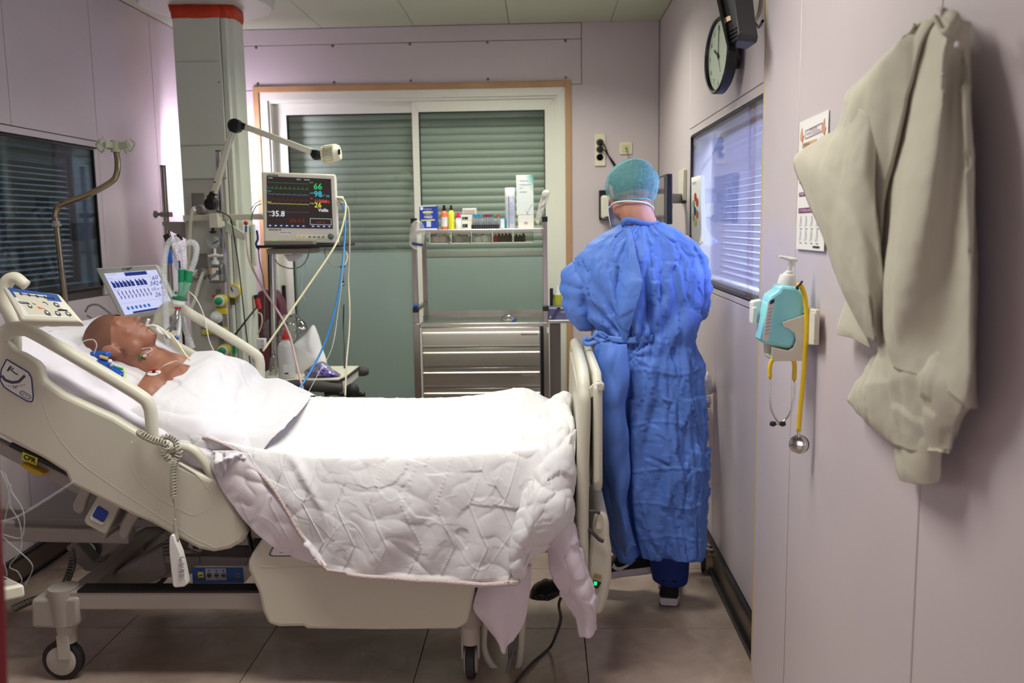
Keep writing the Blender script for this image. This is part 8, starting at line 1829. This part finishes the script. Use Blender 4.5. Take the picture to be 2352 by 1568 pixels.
cx([[(2212, 930, .65), (2226, 936, .66), (2243, 938, .682)], [(2196, 940, .65), (2214, 944, .665), (2226, 948, .68)], [(2186, 990, .66), (2196, 1010, .67), (2204, 1000, .68)]], 6, 6, dco(.003, 9), 'coat_corner')
# ================================================================== LEFT EDGE, NEAR THE CAMERA
rd = MB().tube([at(-6, 1620, Y=1.0), at(-10, 1450, Y=1.0), at(-16, 1300, Y=1.0), at(-24, 1150, Y=1.0), at(-30, 1040, Y=1.0)], .012, 14, sm=6).build('red_post', mat('post_red', (128, 26, 36), .5), sharp=180)
tag(rd, 'blurred dark red upright at the lower left edge, nearest the camera', 'post')
pm = thing('infusion_controller', 'cream infusion controller with thin clear lines, low at the left edge', 'controller', at(10, 1385, Y=2.35))
Qc = Quad(at(-40, 1362, Y=2.25), at(55, 1342, Y=2.30), at(4, 1318, Y=2.48), at(-90, 1330, Y=2.48))
Qc.n = (Qc.c[1]-Qc.c[0]).cross(Qc.c[3]-Qc.c[0]).normalized(); Qc.n = Qc.n if Qc.n.z > 0 else -Qc.n
MB().prism([Qc.P(0, 0), Qc.P(1, 0), Qc.P(1, 1), Qc.P(0, 1)], -Qc.n*.034).build('case', M_CREAM2, pm, bevel=.006)
Qc.rect(MB(), .45, .92, .12, .85, 0, .0015).build('keypad', flat('keypad_greige', (156, 148, 142)), pm); Qc.rect(MB(), .50, .68, .2, .6, .0015, .0025).build('blue_key', flat('key_steelblue', (92, 116, 158)), pm)
for k_ in range(3): Qc.rect(MB(), .72+.06*k_, .76+.06*k_, .5, .62, .0015, .0025).build('dark_key', M_INK, pm)
M_LINE = mat('line_clear', (200, 204, 210), .2, alpha=.30, spec=.9)
def line(pts, lab_, r=.0019, Y=2.5): tag(MB().tube([at(x, y, Y=Y) for x, y in pts], r, 6, sm=7).build('infusion_line', M_LINE, sharp=180), lab_, 'tube')
line([(2, 1080), (20, 1130), (14, 1180), (4, 1230), (10, 1290), (16, 1320), (6, 1340), (2, 1345)], 'clear infusion line hugging the lower left edge of the room')
line([(10, 1085), (28, 1130), (48, 1160), (56, 1190), (52, 1230), (36, 1235), (4, 1228), (40, 1262), (70, 1290), (74, 1310), (58, 1342)], 'clear infusion line looping widest beside the bed subframe')
line([(24, 1110), (24, 1160), (44, 1196), (50, 1240), (44, 1270), (22, 1300), (40, 1312), (50, 1330), (48, 1340)], 'clear infusion line with knots between the two outer loops')
line([(-10, 1200), (40, 1186), (100, 1150), (172, 1104)], 'straight grey-clear line slanting up to the back section beam', .0042, 2.75)
coil = []
def coiled(pts, Y, r, rc, turns, mm, name, lab_, cat='cable'):
    P = crom([at(p[0], p[1], Y=(p[2] if len(p) > 2 else Y)) for p in pts], 14); D = [0]
    for a, b_ in zip(P, P[1:]): D.append(D[-1]+(b_-a).length)
    n_ = int(turns*12); out = []; j = 0; ref = Vector((0, 1, 0))
    for i in range(n_+1):
        s_ = D[-1]*i/n_
        while j < len(D)-2 and D[j+1] < s_: j += 1
        t = (s_-D[j])/max(1e-9, D[j+1]-D[j]); p = P[j].lerp(P[j+1], t); d = (P[j+1]-P[j]).normalized()
        ref = (ref-d*ref.dot(d)).normalized(); b2_ = d.cross(ref); a = 2*math.pi*i/12; out.append(p+(ref*math.cos(a)+b2_*math.sin(a))*rc)
    o = MB().tube(out, r, 6).build(name, mm, sharp=180)
    if lab_: tag(o, lab_, cat)
    return o
M_COIL = mat('coil_grey', (168, 162, 148), .45)
coiled([(318, 992, 2.78), (330, 1000, 2.765), (350, 1010, 2.76), (372, 1016, 2.755), (384, 1022, 2.75), (378, 1040, 2.75), (390, 1056, 2.75)], 2.76, .0030, .0095, 17, M_COIL, 'coiled_cord', 'grey coiled cord wrapped around the end of the near head rail')
coiled([(404, 1024, 2.76), (412, 1040, 2.755), (404, 1056, 2.75), (399, 1075, 2.75), (398, 1100, 2.75), (398, 1142, 2.75)], 2.75, .0030, .0095, 17, M_COIL, 'coiled_cord', 'grey coiled cord hanging straight down to the hand control')
coiled([(368, 1008, 2.79), (384, 1002, 2.79), (402, 1012, 2.78), (406, 1024, 2.77)], 2.79, .0028, .008, 8, M_COIL, 'coiled_cord', 'short grey coiled cord arching behind the rail end')
coiled([(378, 1222), (382, 1240), (384, 1262), (386, 1280)], 2.95, .0024, .010, 7, M_GREYP, 'coiled_cord', 'dark coiled cord under the deck behind the hand control')
coiled([(162, 1262), (166, 1290), (158, 1320), (146, 1346), (136, 1362), (110, 1370), (70, 1380), (30, 1398)], 2.95, .003, .0115, 30, mat('coil_dark', (84, 84, 76), .5), 'coiled_cord', 'dark coiled cord lying across the bed base near the head castor')
hcn = thing('hand_control', 'white patient hand control hanging on the coiled cord below the near rail', 'control', at(410, 1350, Y=2.75))
MB().prism([at(x, y, Y=2.74) for x, y in ((388, 1236), (392, 1228), (399, 1228), (404, 1245), (414, 1268), (422, 1300), (428, 1330), (430, 1342), (422, 1348), (402, 1350), (396, 1346), (392, 1310), (388, 1270))], (0, .03, 0)).build('case', M_WHITE, hcn, bevel=.007, seg=3)
MB().tube([at(x, y, Y=2.755) for x, y in ((397, 1146), (402, 1165), (403, 1190), (402, 1200))], .0028, 8, sm=5).build('cord', M_COIL, hcn, sharp=180)
MB().tube([at(x, y, Y=2.755) for x, y in ((402, 1190), (402, 1205), (404, 1224), (406, 1240))], [.0042, .0062, .007, .0085], 10, sm=5).build('strain_relief', M_COIL, hcn, sharp=180)
for y_ in (1284, 1298, 1312, 1322): MB().tube([at(x, y+y_-1284, Y=2.737) for x, y in ((412, 1286), (418, 1278), (424, 1280))], .0028, 6, sm=4).build('button_ridge', flat('ridge_grey', (176, 172, 168)), hcn, sharp=180)
bt_ = bag('black_bag', [(1215, 1372), (1222, 1350), (1240, 1338), (1262, 1334), (1288, 1340), (1290, 1362), (1270, 1374), (1240, 1378)], 3.15, .06, mat('bag_black', (34, 34, 38), .25), 'crumpled black plastic bag under the foot end of the bed', 'bag', .010, 20, 4)
ub = thing('urine_bag', 'clear drainage bag hanging under the foot end with a ribbed frame', 'bag', at(1190, 1540, Y=3.0))
MB().prism([at(x, y, Y=3.02) for x, y in ((1168, 1420), (1200, 1420), (1200, 1460), (1194, 1530), (1180, 1540), (1166, 1536))], (0, .02, 0)).build('bag_body', clear('drain_film', (200, 196, 192), .15, .2), ub)
for k_ in range(5): MB().cyl(at(1172+5*k_, 1425, Y=3.015), at(1170+5*k_, 1530, Y=3.015), .0012, 6).build('rib', M_TUBE, ub)
o = MB().tube([at(1300, 1350, Y=3.2), at(1284, 1385, Y=3.2), at(1288, 1420, Y=3.1), at(1278, 1455, Y=3.0), (at(1262, 1488, Z=.01)), at(1225, 1520, Z=.008), at(1190, 1560, Z=.008), at(1165, 1600, Z=.008)], .0055, 8, sm=8).build('floor_cable', mat('cable_dark', (70, 62, 60), .5), sharp=180); tag(o, 'dark cable dropping from the bed foot and snaking over the floor', 'cable')
o = MB().tube([at(1184, 1480, Y=3.0), at(1172, 1520, Y=2.95), at(1160, 1560, Y=2.9), at(1150, 1600, Y=2.85)], .005, 8, sm=6).build('drain_tube', mat('drain_grey', (160, 150, 150), .3, alpha=.7), sharp=180); tag(o, 'grey drain tube running down beside the foot pedal bar', 'tube')
cpz = at(1188, 1492, Z=0.0)
